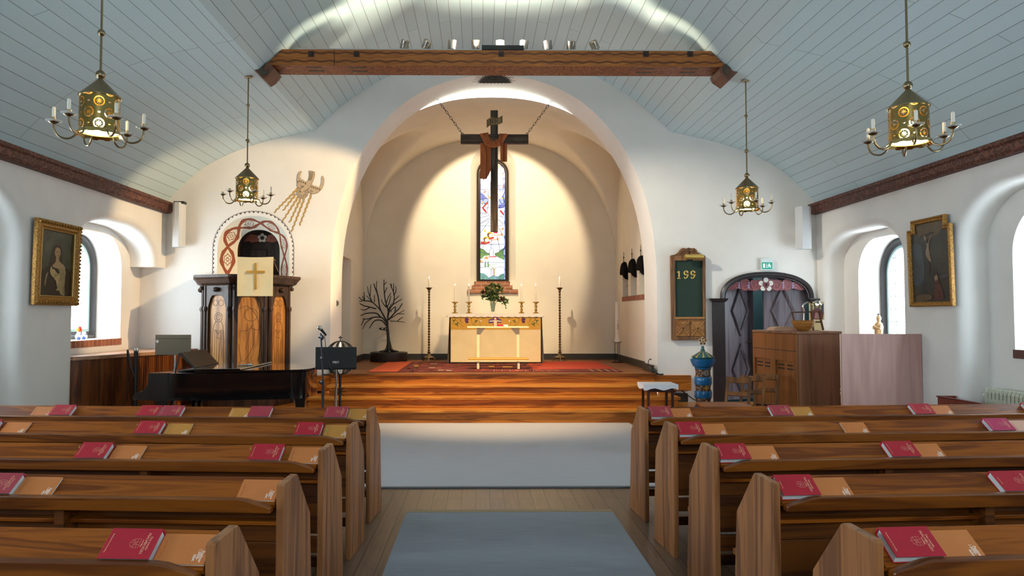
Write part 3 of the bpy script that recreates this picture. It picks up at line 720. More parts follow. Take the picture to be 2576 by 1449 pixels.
B('or', 'right', 1, 2153, 'lone pale orange booklet in the middle of the second right pew')
B('pink', 'right', 1, 2512, 'magenta pink hymn book at the right of the second right pew')
B('pp', 'right', 1, 2578, 'pale pink booklet at the right picture edge, second right pew')
B('red', 'right', 2, 1842, 'crimson hymn book at the aisle end of the third right pew')
B('or', 'right', 2, 1918, 'orange booklet near the aisle on the third right pew')
B('red', 'right', 2, 2266, 'crimson hymn book right of centre on the third right pew')
B('or', 'right', 2, 2336, 'orange booklet right of centre on the third right pew')
B('redk', 'right', 3, 2003, 'wine red hymn book at the aisle end of the fourth right pew')
B('or', 'right', 3, 2092, 'orange booklet near the aisle on the fourth right pew')
B('redk', 'right', 3, 2550, 'wine red hymn book at the right picture edge, fourth right pew')
B('red', 'right', 4, 2290, 'large red hymn book at the aisle end of the nearest right pew')
B('or', 'right', 4, 2400, 'orange booklet on the nearest right pew')
# ---- carpets
def carpet_mat(name, c1, c2):
    t = NT(name); v = t.coord(scale=(1.2, 60, 1)); n = t.noise(v, 3, 3); n2 = t.noise(t.coord(scale=(220, 220, 1)), 1, 2)
    t.set(Base_Color=t.mix(t.math('MULTIPLY', n2, .35), t.ramp(n, [(.3, c1), (.7, c2)]), (.04, .04, .045, 1)), Roughness=.95)
    t.put(t.b.inputs['Specular IOR Level'], .15)
    t.bump(t.math('ADD', n, n2), .4, .003); return t.m
m_c1 = carpet_mat('blue_grey_carpet', (.52, .52, .56), (.64, .635, .66)); m_c2 = carpet_mat('slate_blue_runner', (.31, .345, .39), (.42, .455, .50))
m_bind = mat('beige_carpet_binding', 'a08a6a', .8)
ca = thing('carpet', 'wide grey woven carpet before the altar steps', 'carpet', (0, 9, 0))
m = MB(); m.box(-2.0, 7.02, .001, 2.06, 11.16, .012); m.build('pile', m_c1, ca)
m = MB(); m.box(-2.0, 6.99, .001, 2.06, 7.03, .014); m.build('border', mat('grey_carpet_binding', '77777a', .8), ca)
ru = thing('carpet_runner', 'slate blue carpet runner along the aisle between the pews', 'carpet', (.03, 3, 0))
m = MB(); m.box(-.83, -2, .001, .89, 6.13, .012); m.build('pile', m_c2, ru)
m = MB(); m.box(-.83, 6.11, .001, .89, 6.19, .014); m.build('border', m_bind, ru)
# ================================================================ chancel furniture
m_cream = mat('cream_linen', 'e6d3a6', .85, var=.04, vs=5, bump=.15, bs=300)
m_gold = mat('gold_embroidered_linen', 'cf9d3e', .8, var=.05, vs=9, bump=.1, bs=300)
m_lace = mat('white_lace_cloth', 'f3ece2', .85, var=.02, vs=60)
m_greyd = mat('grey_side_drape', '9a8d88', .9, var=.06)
m_altar = mat('dark_altar_block', '2c2119', .7)
m_brass = mat('polished_brass', (.62, .43, .15), .22, 1)
m_dbrass = mat('aged_brass', (.30, .23, .13), .32, 1)
m_wax = mat('white_candle_wax', 'f4ecdc', .5)
m_flame = mat('candle_flame', 'ffdca0', .5, emit='ffd79a', es=14)
m_wick = mat('candle_wick', (.01, .01, .01), .9)
m_iron = mat('black_iron', (.008, .008, .009), .45)
m_pale = mat('pale_birch', 'dcc9a4', .5, var=.03, vs=4)
m_pale2 = mat('ochre_kneeler_cushion', 'c08c3a', .6)
AY = 14.5
al = thing('altar', 'altar draped in cream cloth with a gold embroidered band', 'altar', (P(1246, 900, AY).x, AY + .36, HP))
bx0, bx1 = P(1132, 850, AY).x, P(1362, 850, AY).x; zt = P(1246, 789, AY).z
m = MB(); m.box(bx0, AY + .012, HP + .012, bx1, AY + .72, zt - .03); m.build('block', m_altar, al)
zb = P(1246, 829, AY).z
def cloth_panel(x0, x1, z0, z1, y, am, n=40, ph=0):
    m = MB(); rows = []
    for iz in range(9):
        z = z0 + (z1 - z0) * iz / 8; k = 1 - iz / 8
        rows.append([Vector((x0 + (x1 - x0) * i / n, y - am * k * (.5 + .5 * sin(i * .9 + ph + .4 * sin(i * .37))), z)) for i in range(n + 1)])
    b = [[p + Vector((0, .004, 0)) for p in r] for r in rows]
    m.loft(rows, (0, 0), False); m.loft(b, (0, 0), False); return m
m = cloth_panel(bx0 + .015, bx1 - .015, HP + .035, zb, AY - .002, .012); m.build('frontal', m_cream, al, smooth=True)
m = MB(); m.box(bx0 + .012, AY - .006, zb, bx1 - .012, AY + .004, zt - .02); sup = m.build('embroidered_band', m_gold, al)
# embroidery: vines, leaves, grapes, robed figure with open arms
EM = [mat('embroidery_green', '5d6a37', .8), mat('embroidery_purple', '5b2c6a', .8), mat('embroidery_red', 'c2502f', .8), mat('embroidery_cream', 'efe0c0', .8), mat('embroidery_blue', '4a3f86', .8)]
m = MB(); ey = AY - .0065
def EF(a, b): q = P(1110 + a / 4.8185, 770 + b / 4.8185, ey); return (q.x, ey, q.z)
EN = (0, -1, 0)
def est(pts, w, c, closed=False, sm=1):
    m.m = c; m.stroke(smooth_path([(*p, 0) for p in pts], 5) and [(p.x, p.y) for p in smooth_path([(*p, 0) for p in pts], 5)] if sm else pts, w, EF, .0015, EN, closed)
def epo(pts, c, d=.0015): m.m = c; m.poly([pts], EF, d, EN)
def leaf(x, y, a, s, c=0):
    pts = []
    for i in range(12):
        t = 2 * PI * i / 12; r = s * (.62 + .38 * cos(3 * t)); pts.append((x + r * cos(t + a), y + r * sin(t + a)))
    epo(pts, c)
for f in (1, -1):
    X = lambda x: x if f == 1 else 1310 - x
    for pts in ([(270, 248), (215, 205), (170, 160), (140, 120)], [(215, 205), (160, 210), (128, 225)], [(262, 205), (235, 180), (250, 130), (262, 118)], [(440, 248), (385, 215), (365, 170), (372, 140), (400, 118)], [(482, 246), (465, 205), (480, 165), (520, 135), (560, 120)], [(540, 236), (575, 246), (605, 238)],
                [(500, 150), (492, 118)], [(525, 135), (515, 118)], [(170, 160), (160, 130)], [(240, 185), (222, 165), (230, 150)]): est([(X(a), b) for a, b in pts], 4, 0)
    for x, y, s in ((152, 178, 26), (190, 222, 28), (187, 133, 22), (275, 130, 20), (427, 180, 22), (410, 195, 15), (150, 132, 16)): leaf(X(x), y, x * .7, s)
    for dx, dy in ((-14, -20), (4, -22), (-18, -4), (0, -6), (14, -8), (-14, 12), (4, 12), (-6, 26), (8, 24)): epo(arc(X(312) + dx, 172 + dy, 10, 0, 324, 9), 1)
    epo(arc(X(480), 178, 12, 0, 330, 11), 3); leaf(X(432), 128, .3, 17, 3)
epo([(575, 165), (625, 155), (640, 118), (672, 118), (690, 152), (732, 165), (730, 200), (575, 208)], 4)
epo([(628, 180), (640, 140), (654, 120), (670, 140), (690, 190), (680, 246), (630, 246)], 2, .0022)
epo([(583, 178), (640, 172), (655, 168), (668, 172), (728, 178), (728, 190), (672, 186), (676, 215), (672, 246), (640, 246), (636, 212), (640, 186), (583, 190)], 3, .003)
epo(arc(655, 152, 13, 0, 330, 11), 3, .0035)
m.build('embroidery', EM, sup)
# white lace top cloth, scalloped overhang
m = MB(); hx0, hx1 = P(1124, 790, AY).x, P(1366, 790, AY).x
m.box(hx0 + .02, AY - .02, zt - .02, hx1 - .02, AY + .74, zt + .004)
zl = P(1246, 796.5, AY).z; N = 84; top, bot = [], []
for i in range(N + 1):
    x = hx0 + (hx1 - hx0) * i / N; w = .006 * sin(i * 1.1)
    top.append(Vector((x if 0 < i < N else x, AY - .022, zt + .004))); bot.append(Vector((x, AY - .032 + w, zl - .012 * abs(sin(i * PI / 6)))))
m.loft([top, bot], (0, 0), False)
for xs, s in ((hx0, -1), (hx1, 1)):
    m.loft([[Vector((xs - .012 * s, AY - .022 + j * .05, zt + .004)) for j in range(16)], [Vector((xs + .01 * s, AY - .022 + j * .05, zl - .012 * abs(sin(j * .9)))) for j in range(16)]], (0, 0), False)
t = NT('white_lace_hem'); lw_ = t.node('ShaderNodeTexVoronoi', {'Vector': t.coord(scale=(1, .02, 1)), 'Scale': 60}).outputs[0]
t.set(Base_Color=t.mix(t.math('MULTIPLY', t.math('GREATER_THAN', lw_, .40), .35), (.90, .87, .83, 1), (.58, .48, .34, 1)), Roughness=.9); m_lace2 = t.m
m.build('lace_cloth', m_lace2, al, smooth=True)
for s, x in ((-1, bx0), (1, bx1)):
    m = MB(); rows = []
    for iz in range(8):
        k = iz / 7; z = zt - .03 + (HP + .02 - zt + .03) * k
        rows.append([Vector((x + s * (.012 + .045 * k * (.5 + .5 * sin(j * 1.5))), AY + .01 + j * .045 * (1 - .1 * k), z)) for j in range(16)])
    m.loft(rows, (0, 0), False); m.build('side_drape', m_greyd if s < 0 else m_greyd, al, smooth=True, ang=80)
# ---- candlesticks on the altar
def candle(mb_par, c, r, h, lit=True, taper=.9):
    pass
def add_candle(root, x, y, z, r, h, lit=True):
    m = MB(); m.lathe([(r, 0), (r, h * .3), (r * .93, h - .006), (r * .7, h), (.002, h)], (x, y, z), 12); m.build('candle', m_wax, root, smooth=True, local=True)
    if lit:
        m = MB(); m.lathe([(.001, 0), (.007, .008), (.008, .016), (.005, .030), (.0005, .046)], (x, y, z + h + .002), 8); m.build('flame', m_flame, root, smooth=True, local=True)
def holder():
    r = thing('candlestick', 'x', 'candlestick')
    m = MB(); m.lathe([(.062, 0), (.064, .008), (.05, .022), (.026, .034), (.018, .045), (.03, .062), (.031, .075), (.018, .092), (.016, .10), (.026, .125), (.032, .15), (.028, .165), (.018, .18), (.02, .195), (.062, .222), (.07, .232), (.068, .236), (.02, .226)], n=20)
    m.build('holder', m_brass, r, smooth=True, local=True); add_candle(r, 0, 0, .226, .017, .335); return r
hp = holder(); cz = zt + .005
for i, (px, lb) in enumerate(((1144.5, 'brass candlestick at the left end of the altar'), (1179.5, 'brass candlestick left of the bouquet on the altar'), (1312, 'brass candlestick right of the bouquet on the altar'), (1348, 'brass candlestick at the right end of the altar'))):
    o = hp if i == 0 else copy_tree(hp); q = P(px, 780, 14.82); o.location = (q.x, 14.82, cz); o['label'] = lb + ', lit candle'; o['group'] = 'altar candlesticks'
# ---- vase with flowers
va = thing('flower_vase', 'glass vase of red flowers and green leaves in the middle of the altar', 'vase', (P(1240, 778, 14.8).x, 14.8, cz))
o0 = va.location; mg = NT('green_glass'); mg.set(Base_Color=(.55, .72, .6), Roughness=.08); mg.put(mg.b.inputs['Transmission Weight'], .6); mg.put(mg.b.inputs['Alpha'], .85)
m = MB(); m.lathe([(.036, 0), (.038, .01), (.034, .04), (.045, .13), (.062, .21), (.058, .21), (.041, .13), (.03, .04), (.03, .012)], n=18); m.build('vase', mg.m, va, smooth=True, local=True)
mlf = mat('leaf_green', '3f5a28', .6, var=.35, vs=14); mlf2 = mat('fresh_leaf_green', '6b8238', .6, var=.3, vs=14); mfl = mat('deep_red_petal', '6f0d12', .6, var=.3, vs=40); mfy = mat('pale_yellow_petal', 'd9c79a', .6)
m = MB(); m.m = 0; rng = random.Random(5)
def add_leaf(m, p, d, L, w):
    d = Vector(d).normalized(); s = d.cross(Vector((rng.uniform(-1, 1), rng.uniform(-1, 1), rng.uniform(-1, 1)))).normalized(); n = d.cross(s) * L * .15
    p = Vector(p); m.add([p, p + d * L * .35 + s * w + n, p + d * L * .7 + s * w * .7 + n * .6, p + d * L - n, p + d * L * .7 - s * w * .7 + n * .6, p + d * L * .35 - s * w + n, p + d * L * .5 - n * .3], [(0, 1, 6), (1, 2, 6), (2, 3, 6), (3, 4, 6), (4, 5, 6), (5, 0, 6)])
heads = []
stems = [(-.19, .05, .36), (.2, -.02, .22), (.25, .0, .12), (-.12, -.08, .42), (.05, .03, .5), (-.03, -.05, .52), (.1, .06, .45), (.16, -.05, .4), (-.2, -.03, .25), (.0, -.1, .33), (.07, -.1, .27), (-.09, .06, .3), (.28, .02, .18), (-.14, .0, .47), (.13, -.02, .5), (.02, -.12, .4)]
for a in stems:
    e = Vector((a[0], a[1], a[2] + .07)); pts = [Vector((a[0] * .08, a[1] * .08, .03)), Vector((a[0] * .2, a[1] * .2, .2)), Vector((a[0] * .6, a[1] * .6, .2 + a[2] * .55)), e]; pp = smooth_path(pts, 5)
    m.tube(pp, .003, 5)
    for k in range(22):
        q = pp[rng.randint(7, len(pp) - 1)]; d = Vector((rng.uniform(-1, 1), rng.uniform(-1, 1), rng.uniform(-.4, 1)))
        add_leaf(m, q, d + Vector((a[0], a[1], 0)) * 2, rng.uniform(.05, .095), rng.uniform(.014, .024))
    heads.append(e)
m.build('foliage', mlf, va, local=True)
m = MB()
for k in range(90):
    e = rng.choice(heads); add_leaf(m, e + Vector((rng.uniform(-.05, .05), rng.uniform(-.05, .05), rng.uniform(-.1, .03))), (rng.uniform(-1, 1), rng.uniform(-1, 1), rng.uniform(0, 1)), .06, .015)
m.build('foliage', mlf2, va, local=True)
for e, r_ in ((Vector((-.2, -.06, .42)), .05), (Vector((.185, -.1, .27)), .045), (Vector((.16, -.09, .32)), .03)):
    m = MB()
    for ring in range(4):
        for k in range(9):
            t = 2 * PI * k / 9 + ring * .4; el = .2 + ring * .35
            add_leaf(m, e, (cos(t) * cos(el), -.5 + sin(t) * cos(el), sin(el) * .8), r_ * (1.1 - ring * .12), r_ * .33)
    m.build('flower', mfl, va, local=True)
m = MB()
for x, z in ((.02, .47), (.03, .36), (-.01, .5), (.14, .44), (.08, .52)):
    for k in range(7): add_leaf(m, (x, -.11, z), (cos(k), -.4, sin(k)), .02, .007)
m.build('flower', mfy, va, local=True)
bk = MB(); q = P(1240, 777, 14.58); bk.box(q.x - .062, 14.56, cz, q.x + .062, 14.6, cz + .035); o = bk.build('box', mat('off_white_box', 'e9dcc6', .7), bevel=.003); tag(o, 'small off-white box before the flower vase on the altar', 'box')
# ---- kneeling rail and bench
kn = thing('kneeling_bench', 'pale wooden kneeling bench with a rail and ochre cushion before the altar', 'kneeler', (P(1253, 915, 13.0).x, 13.0, HP))
x0, x1 = P(1177, 912, 12.93).x, P(1330.5, 912, 12.93).x; kc = (x0 + x1) / 2
m = MB(); m.box(x0, 12.9, HP + .145, x1, 13.16, HP + .168); m.build('board', m_pale, kn, bevel=.004)
m = MB(); m.box(x0 + .002, 12.905, HP + .168, x1 - .002, 13.155, HP + .205); m.build('cushion', m_pale2, kn, bevel=.015)
for s in (-1, 1):
    xx = kc + s * .36
    m = MB(); m.box(xx - .02, 12.93, HP + .0112, xx + .02, 13.13, HP + .145); m.build('leg', m_pale, kn, bevel=.003)
    m = MB(); m.box(xx - .026, 13.17, HP + .0112, xx + .026, 13.22, HP + .735); m.build('post', m_pale, kn, bevel=.003)
    m = MB(); m.poly([[(xx - s * .026, .735), (xx - s * .13, .735), (xx - s * .026, .6)]], lambda a, b: (a, 13.18, HP + b), .03, (0, 1, 0)); m.build('bracket', m_pale, kn)
    m = MB(); m.box(xx - .02, 13.13, HP + .06, xx + .02, 13.175, HP + .1); m.build('stretcher', m_pale, kn)
m = MB(); rx0, rx1 = P(1175, 825, 13.1).x, P(1330, 825, 13.1).x; m.box(rx0, 13.06, HP + .735, rx1, 13.28, HP + .765); m.build('rail', m_pale, kn, bevel=.004)
m = MB(); q0, q1, q2 = P(1251, 820, 13.1).x, P(1266, 820, 13.1).x, P(1278, 820, 13.1).x; zz = HP + .766
bk = thing('service_book', 'red book with white pages on the altar kneeling rail', 'book', ((q0 + q2) / 2, 13.15, zz))
m.box(q0, 13.09, zz, q1, 13.22, zz + .032); m.build('cover', m_red, bk, bevel=.002); m = MB(); m.box(q1, 13.092, zz, q2, 13.218, zz + .028); m.build('page_block', m_pages, bk, bevel=.002)
m = MB(); m.tube([(q1 + .005, 13.085, zz + .02), (q1 + .008, 13.05, zz + .01), (q1 + .01, 13.045, zz - .03)], .002, 5); m.build('ribbon', m_rib, bk)
# ---- floor candle stands
def stand():
    r = thing('candle_stand', 'x', 'candle stand')
    m = MB(); m.lathe([(.10, .075), (.085, .085), (.05, .10), (.03, .135), (.018, .15), (.034, .17), (.036, .19), (.016, .21)], n=16)
    for k in range(3):
        t = PI / 6 + 2 * PI * k / 3; c, s = cos(t), sin(t)
        m.tube([(.06 * c, .06 * s, .085), (.12 * c, .12 * s, .06), (.145 * c, .145 * s, .012), (.165 * c, .165 * s, .014)], [.022, .018, .012, .012], 8)
    m.build('base', m_dbrass, r, smooth=True, local=True)
    m = MB(); pr = []; z = .2
    while z < 1.46:
        pr += [(.013, z), (.017, z + .01), (.026, z + .022), (.027, z + .034), (.018, z + .046)]; z += .056
    m.lathe(pr + [(.014, 1.47)], n=10); m.build('stem', m_dbrass, r, smooth=True, local=True)
    m = MB(); m.lathe([(.014, 1.45), (.03, 1.49), (.028, 1.50), (.05, 1.525), (.072, 1.545), (.074, 1.55), (.03, 1.54)], n=18); m.build('drip_pan', m_dbrass, r, smooth=True, local=True)
    add_candle(r, 0, 0, 1.54, .018, .20); return r
sp = stand(); sp.location = (P(1079, 905, 15.45).x, 15.45, HP + .002); sp['label'] = 'tall turned brass candle stand left of the altar'; sp['group'] = 'tall candle stands'
o = copy_tree(sp); o.location = (P(1408.5, 905, 15.45).x, 15.45, HP + .002); o['label'] = 'tall turned brass candle stand right of the altar'
# ---- black iron tree on a drum
q = P(977.5, 905, 15.3); tr = thing('iron_tree', 'black iron tree sculpture on a round black drum', 'sculpture', (q.x, 15.34, HP))
tp = lambda a, b, d=0: (P(900 + a / 3.564, 690 + b / 3.564, 15.3).x, 15.3 + d, P(900 + a / 3.564, 690 + b / 3.564, 15.3).z)
m = MB(); m.lathe([(.385, .004), (.392, .02), (.392, .185), (.38, .195), (.005, .196)], tr.location, 40, (1, 1)); m.build('drum', m_iron, tr, smooth=True)
m = MB(); c = tp(278, 690)
for k in range(7):
    t = 2 * PI * k / 7 + .3
    m.tube(smooth_path([(c[0] + .2 * cos(t), 15.32 + .2 * sin(t), HP + .2), (c[0] + .07 * cos(t), 15.31 + .07 * sin(t), HP + .24), (c[0] + .02 * cos(t), 15.3 + .02 * sin(t), HP + .38), tp(272, 560)], 4), [.02] * 4 + [.022] * 4 + [.024] * 4 + [.02], 7)
m.tube(smooth_path([tp(277, 650), tp(273, 560), tp(266, 480), tp(264, 420)], 5), [.033] * 5 + [.03] * 5 + [.026] * 6, 8)
m.build('trunk', m_iron, tr, smooth=True, ang=60)
m = MB(); rng = random.Random(3)
BR = [[(264, 430), (210, 330), (130, 250), (50, 235), (12, 205)], [(262, 425), (200, 310), (185, 200), (160, 120), (148, 85)], [(185, 200), (170, 130), (175, 60)], [(264, 420), (272, 340), (245, 240), (230, 130), (230, 45)], [(230, 100), (258, 68)], [(235, 180), (265, 118)], [(268, 400), (275, 330), (315, 260), (322, 180), (285, 82)],
      [(300, 120), (303, 84)], [(322, 190), (345, 150), (340, 105)], [(320, 240), (372, 190)], [(318, 270), (398, 222)], [(275, 410), (340, 340), (370, 310), (400, 262)], [(280, 405), (350, 360), (415, 322)], [(350, 352), (418, 356)], [(290, 420), (350, 422), (422, 430)], [(355, 418), (385, 395), (405, 385)],
      [(258, 440), (215, 390), (140, 385), (90, 400), (45, 400)], [(140, 385), (80, 430), (42, 490)], [(255, 460), (215, 415), (150, 418), (105, 485)], [(205, 385), (165, 350), (80, 350), (28, 372)], [(165, 310), (110, 295), (50, 280), (14, 262)], [(110, 295), (60, 320), (22, 312)], [(130, 250), (95, 170), (80, 108)], [(110, 200), (116, 90)],
      [(62, 238), (58, 160)], [(60, 238), (38, 195)], [(155, 270), (120, 240), (72, 190)], [(150, 250), (148, 185)], [(255, 295), (225, 260), (212, 225)], [(250, 285), (265, 220), (295, 165)], [(262, 300), (285, 250), (300, 195)], [(268, 330), (300, 262)], [(275, 345), (335, 290), (325, 340)], [(335, 290), (340, 340)], [(60, 400), (30, 460)], [(40, 240), (14, 245)], [(322, 150), (322, 82)], [(270, 380), (290, 320), (300, 340)]]
for b in BR:
    dz = [0]; 
    for i in range(1, len(b)): dz.append(dz[-1] + rng.uniform(-.06, .06))
    pp = smooth_path([tp(x, y, d) for (x, y), d in zip(b, dz)], 5); L = len(pp); big = len(b) > 3
    m.tube(pp, [(.016 if big else .011) * (1 - .45 * i / L) for i in range(L)], 6)
m.build('branches', m_iron, tr, smooth=True, ang=60)
m = MB(); m.tube([tp(258, 502), tp(225, 497), tp(196, 493)], .012, 6)
for x in (202, 238):
    c = tp(x, 486); m.sphere(c, .02, 8, (1.5, .8, .9)); m.sphere((c[0] + .03, c[1], c[2] + .018), .012, 8); m.add([(c[0] - .025, c[1] - .008, c[2]), (c[0] - .025, c[1] + .008, c[2]), (c[0] - .065, c[1], c[2] + .01)], [(0, 1, 2)])
m.build('bird_perch', m_iron, tr, smooth=True)
# ---- paschal candle
q = P(1553.5, 910, 14.9); pc = thing('paschal_candle', 'tall white paschal candle with red marks on a black iron stand', 'candle', (q.x, 14.9, HP))
m = MB(); z = P(1553, 861, 14.9).z
for k in range(3):
    t = 2 * PI * k / 3 + .5; m.tube([(q.x + .055 * cos(t), 14.9 + .055 * sin(t), z), (q.x + .06 * cos(t), 14.9 + .06 * sin(t), HP + .01), (q.x + .12 * cos(t), 14.9 + .12 * sin(t), HP + .008)], .006, 6)
m.lathe([(.085, z - .004), (.088, z), (.085, z + .006), (.01, z + .006)], (q.x, 14.9, 0), 20); m.lathe([(.13, HP + .003), (.13, HP + .009), (.118, HP + .009), (.118, HP + .003)], (q.x, 14.9, 0), 20); m.build('stand', m_iron, pc, smooth=True)
m = MB(); ztop = P(1550, 759, 14.9).z; m.lathe([(.062, z + .006), (.055, z + .06), (.042, z + .12), (.041, ztop - .01), (.035, ztop), (.003, ztop - .004)], (q.x, 14.9, 0), 20); m.build('candle', m_wax, pc, smooth=True)
m = MB(); fy = 14.9 - .0415; FN = lambda a, b: (q.x + .004 + a, fy, b); zc = P(1553, 823, 14.9).z
for s in ([(-.022, zc - .05), (.022, zc + .05)], [(-.022, zc + .05), (.022, zc - .05)], [(0, zc - .09), (0, zc + .1), (.016, zc + .09), (.016, zc + .07), (0, zc + .06)], [(-.012, zc + .12), (0, zc + .155), (.012, zc + .12)]): m.stroke(s, .005, FN, .0015, EN)
m.stroke(arc(0, zc - .12, .011, 0, 340, 10), .004, FN, .0015, EN, True); m.build('marks', mat('red_wax_marks', '8e2f2a', .6), pc)
# ---- rug
rg = thing('rug', 'red and orange patchwork rug on the chancel floor', 'rug', (.04, 13.7, HP))
RM = [mat('rug_crimson', '641c16', .95, var=.12, vs=20), mat('rug_orange', 'c25226', .95), mat('rug_red', 'a83218', .95), mat('rug_maroon', '461513', .95), mat('rug_ochre', 'b08432', .95), mat('rug_sand', 'a08a72', .95), mat('rug_dark_brown', '3a1a14', .95), mat('rug_rose', '9a4a34', .95)]
m = MB(); m.m = 0; m.box(-2.12, 12.36, HP + .0005, 2.21, 15.1, HP + .01); zz = HP + .0102
def rq(x0, y0, x1, y1, c): m.m = c; m.add([(x0, y0, zz), (x1, y0, zz), (x1, y1, zz), (x0, y1, zz)], [(0, 1, 2, 3)])
rq(-2.115, 12.37, -1.62, 15.09, 1); rq(1.15, 12.95, 2.2, 15.09, 2); rq(.72, 12.9, 1.15, 15.09, 2); rng = random.Random(9)
zz += .0002
for k in range(150):
    x = rng.uniform(-1.6, .9); y = 12.4 + .13 * rng.randint(0, 19); w = rng.uniform(.03, .13)
    if x + w < 1.1: rq(x, y, x + w, y + .125, rng.choice((3, 3, 6, 7, 3, 0, 6, 7, 2)))
zz += .0002
for x, y, w, c in ((-1.5, 13.9, .1, 4), (-1.45, 13.6, .08, 4), (-1.2, 14.3, .14, 5), (-1.15, 13.2, .12, 5), (-.95, 12.6, .1, 5), (-.8, 12.5, .1, 5), (-1.0, 13.1, .09, 7), (.2, 13.4, .18, 4), (-.05, 13.5, .1, 4), (1.15, 13.3, .25, 7), (.9, 13.2, .2, 7)): rq(x, y, x + w, y + .22, c)
for k in range(26): x = .02 + .045 * k; rq(x, 12.4, x + .014, 12.75, 7 if k % 3 else 5)
for k, x in enumerate((1.7, 1.76, 1.84, 1.9, 1.97, 2.04, 2.1)): rq(x, 12.38, x + .03, 12.9, (5, 6, 4, 6, 5, 6, 5)[k])
m.build('pile', RM, rg)
# ---- hanging cross
YC = 12.9; m_cw = wood('weathered_dark_oak', '30271f', '51453a', 0, .75, 1.2, .6, spec=.2); m_cwz = wood('weathered_dark_oak_upright', '30271f', '54483c', 2, .75, 1.2, .6, spec=.2)
cr = thing('hanging_cross', 'dark oak cross hung on chains in the chancel arch', 'cross', (P(1243, 430, YC).x, YC, P(1243, 583, YC).z))
def pb(a, b, c, d, y0, y1):
    u, v = P(a, d, YC), P(b, d, YC); z0, z1 = P((a + b) / 2, d, YC).z, P((a + b) / 2, c, YC).z; return (P(a, (c + d) / 2, YC).x, y0, z0, P(b, (c + d) / 2, YC).x, y1, z1)
m = MB(); m.box(*pb(1234, 1252.5, 279, 583, YC - .05, YC + .05)); m.build('upright', m_cwz, cr, bevel=.006)
m = MB(); m.box(*pb(1159, 1329, 339.5, 361.5, YC - .062, YC + .062)); m.build('crossbar', m_cw, cr, bevel=.006)
# INRI scroll
m = MB(); ys = YC - .075; FI = lambda a, b: (P(1040 + a / 4.831, 200 + b / 4.831, ys).x, ys, P(1040 + a / 4.831, 200 + b / 4.831, ys).z)
tp_ = smooth_path([(889, 490, 0), (925, 468, 0), (960, 462, 0), (1010, 465, 0), (1050, 455, 0), (1084, 435, 0)], 5); bt_ = smooth_path([(889, 587, 0), (925, 560, 0), (960, 548, 0), (1010, 545, 0), (1050, 538, 0), (1084, 520, 0)], 5)
m.poly([[(p.x, p.y) for p in tp_] + [(p.x, p.y) for p in reversed(bt_)]], FI, .02, (0, 1, 0)); sg = m.build('title_scroll', mat('tan_painted_scroll', '8a6a3a', .7, var=.1), cr)
m = MB(); ys -= .001
def st_(p, w=8): m.stroke(p, w, FI, .003, EN)
for p in ([(906, 497), (906, 565)], [(899, 498), (914, 494)], [(899, 568), (914, 561)], [(932, 484), (932, 545)], [(932, 484), (962, 535)], [(962, 478), (962, 538)], [(926, 486), (938, 483)], [(926, 547), (938, 543)], [(956, 479), (969, 477)],
          [(992, 475), (992, 532)], [(986, 476), (998, 475)], [(986, 534), (998, 532)], [(992, 476), (1015, 472), (1024, 480), (1022, 496), (1008, 503), (994, 504)], [(1006, 503), (1032, 530)], [(1068, 462), (1068, 518)], [(1061, 465), (1076, 459)], [(1061, 521), (1076, 515)]): st_(p)
m.build('lettering', m_iron, sg)
# draped wooden cloth
m_dr = wood('terracotta_wood_drape', '7a3a1c', 'a85e30', 2, .6, 1.3, .7, spec=.25)
m = MB(); yd = YC - .07; cxx = lambda a: P(1040 + a / 4.831, 350, yd).x; czz = lambda b: P(1240, 200 + b / 4.831, yd).z
for k in range(5):
    o_ = k * 20; pts = [(815 + o_, 668 - 6 * k), (835 + o_, 700), (885 + o_ * .8, 790 - o_ * .55), (970, 822 - o_ * .75), (1055 - o_ * .6, 790 - o_ * .55), (1105 - o_ * .8, 720), (1135 - o_, 672 - 4 * k)]
    m.tube(smooth_path([(cxx(a), yd - .03 + .012 * k, czz(b)) for a, b in pts], 5), .021, 8)
for a in (815, 840, 865, 890, 1060, 1085, 1110, 1130): m.tube([(cxx(a), yd - .02, czz(672)), (cxx(a), YC, czz(662) + .01), (cxx(a), YC + .075, czz(690))], .02, 6)
m.build('sash', m_dr, cr, smooth=True)
for xs, zb_, sl in (((812, 942), 1215, 1), ((1056, 1138), 998, 0)):
    m = MB(); n = 12; top, bot = [], []
    for i in range(n + 1):
        a = xs[0] + (xs[1] - xs[0]) * i / n; k = i / n; yy = YC - .062 - .012 - .012 * abs(sin(i * 1.35))
        zb2 = zb_ - (0 if not sl else (abs(k - .35) * 40 + max(0, k - .62) * 230)) + (5 * sin(i * 2.1))
        top.append(Vector((cxx(a), yy, czz(775)))); bot.append(Vector((cxx(a), yy + .008, czz(zb2))))
    bk_ = [p + Vector((0, .02, 0)) for p in bot], [p + Vector((0, .02, 0)) for p in top]
    m.loft([top, bot, bk_[0], bk_[1]], (0, 0), False, True); m.build('hanging_fold', m_dr, cr, smooth=True)
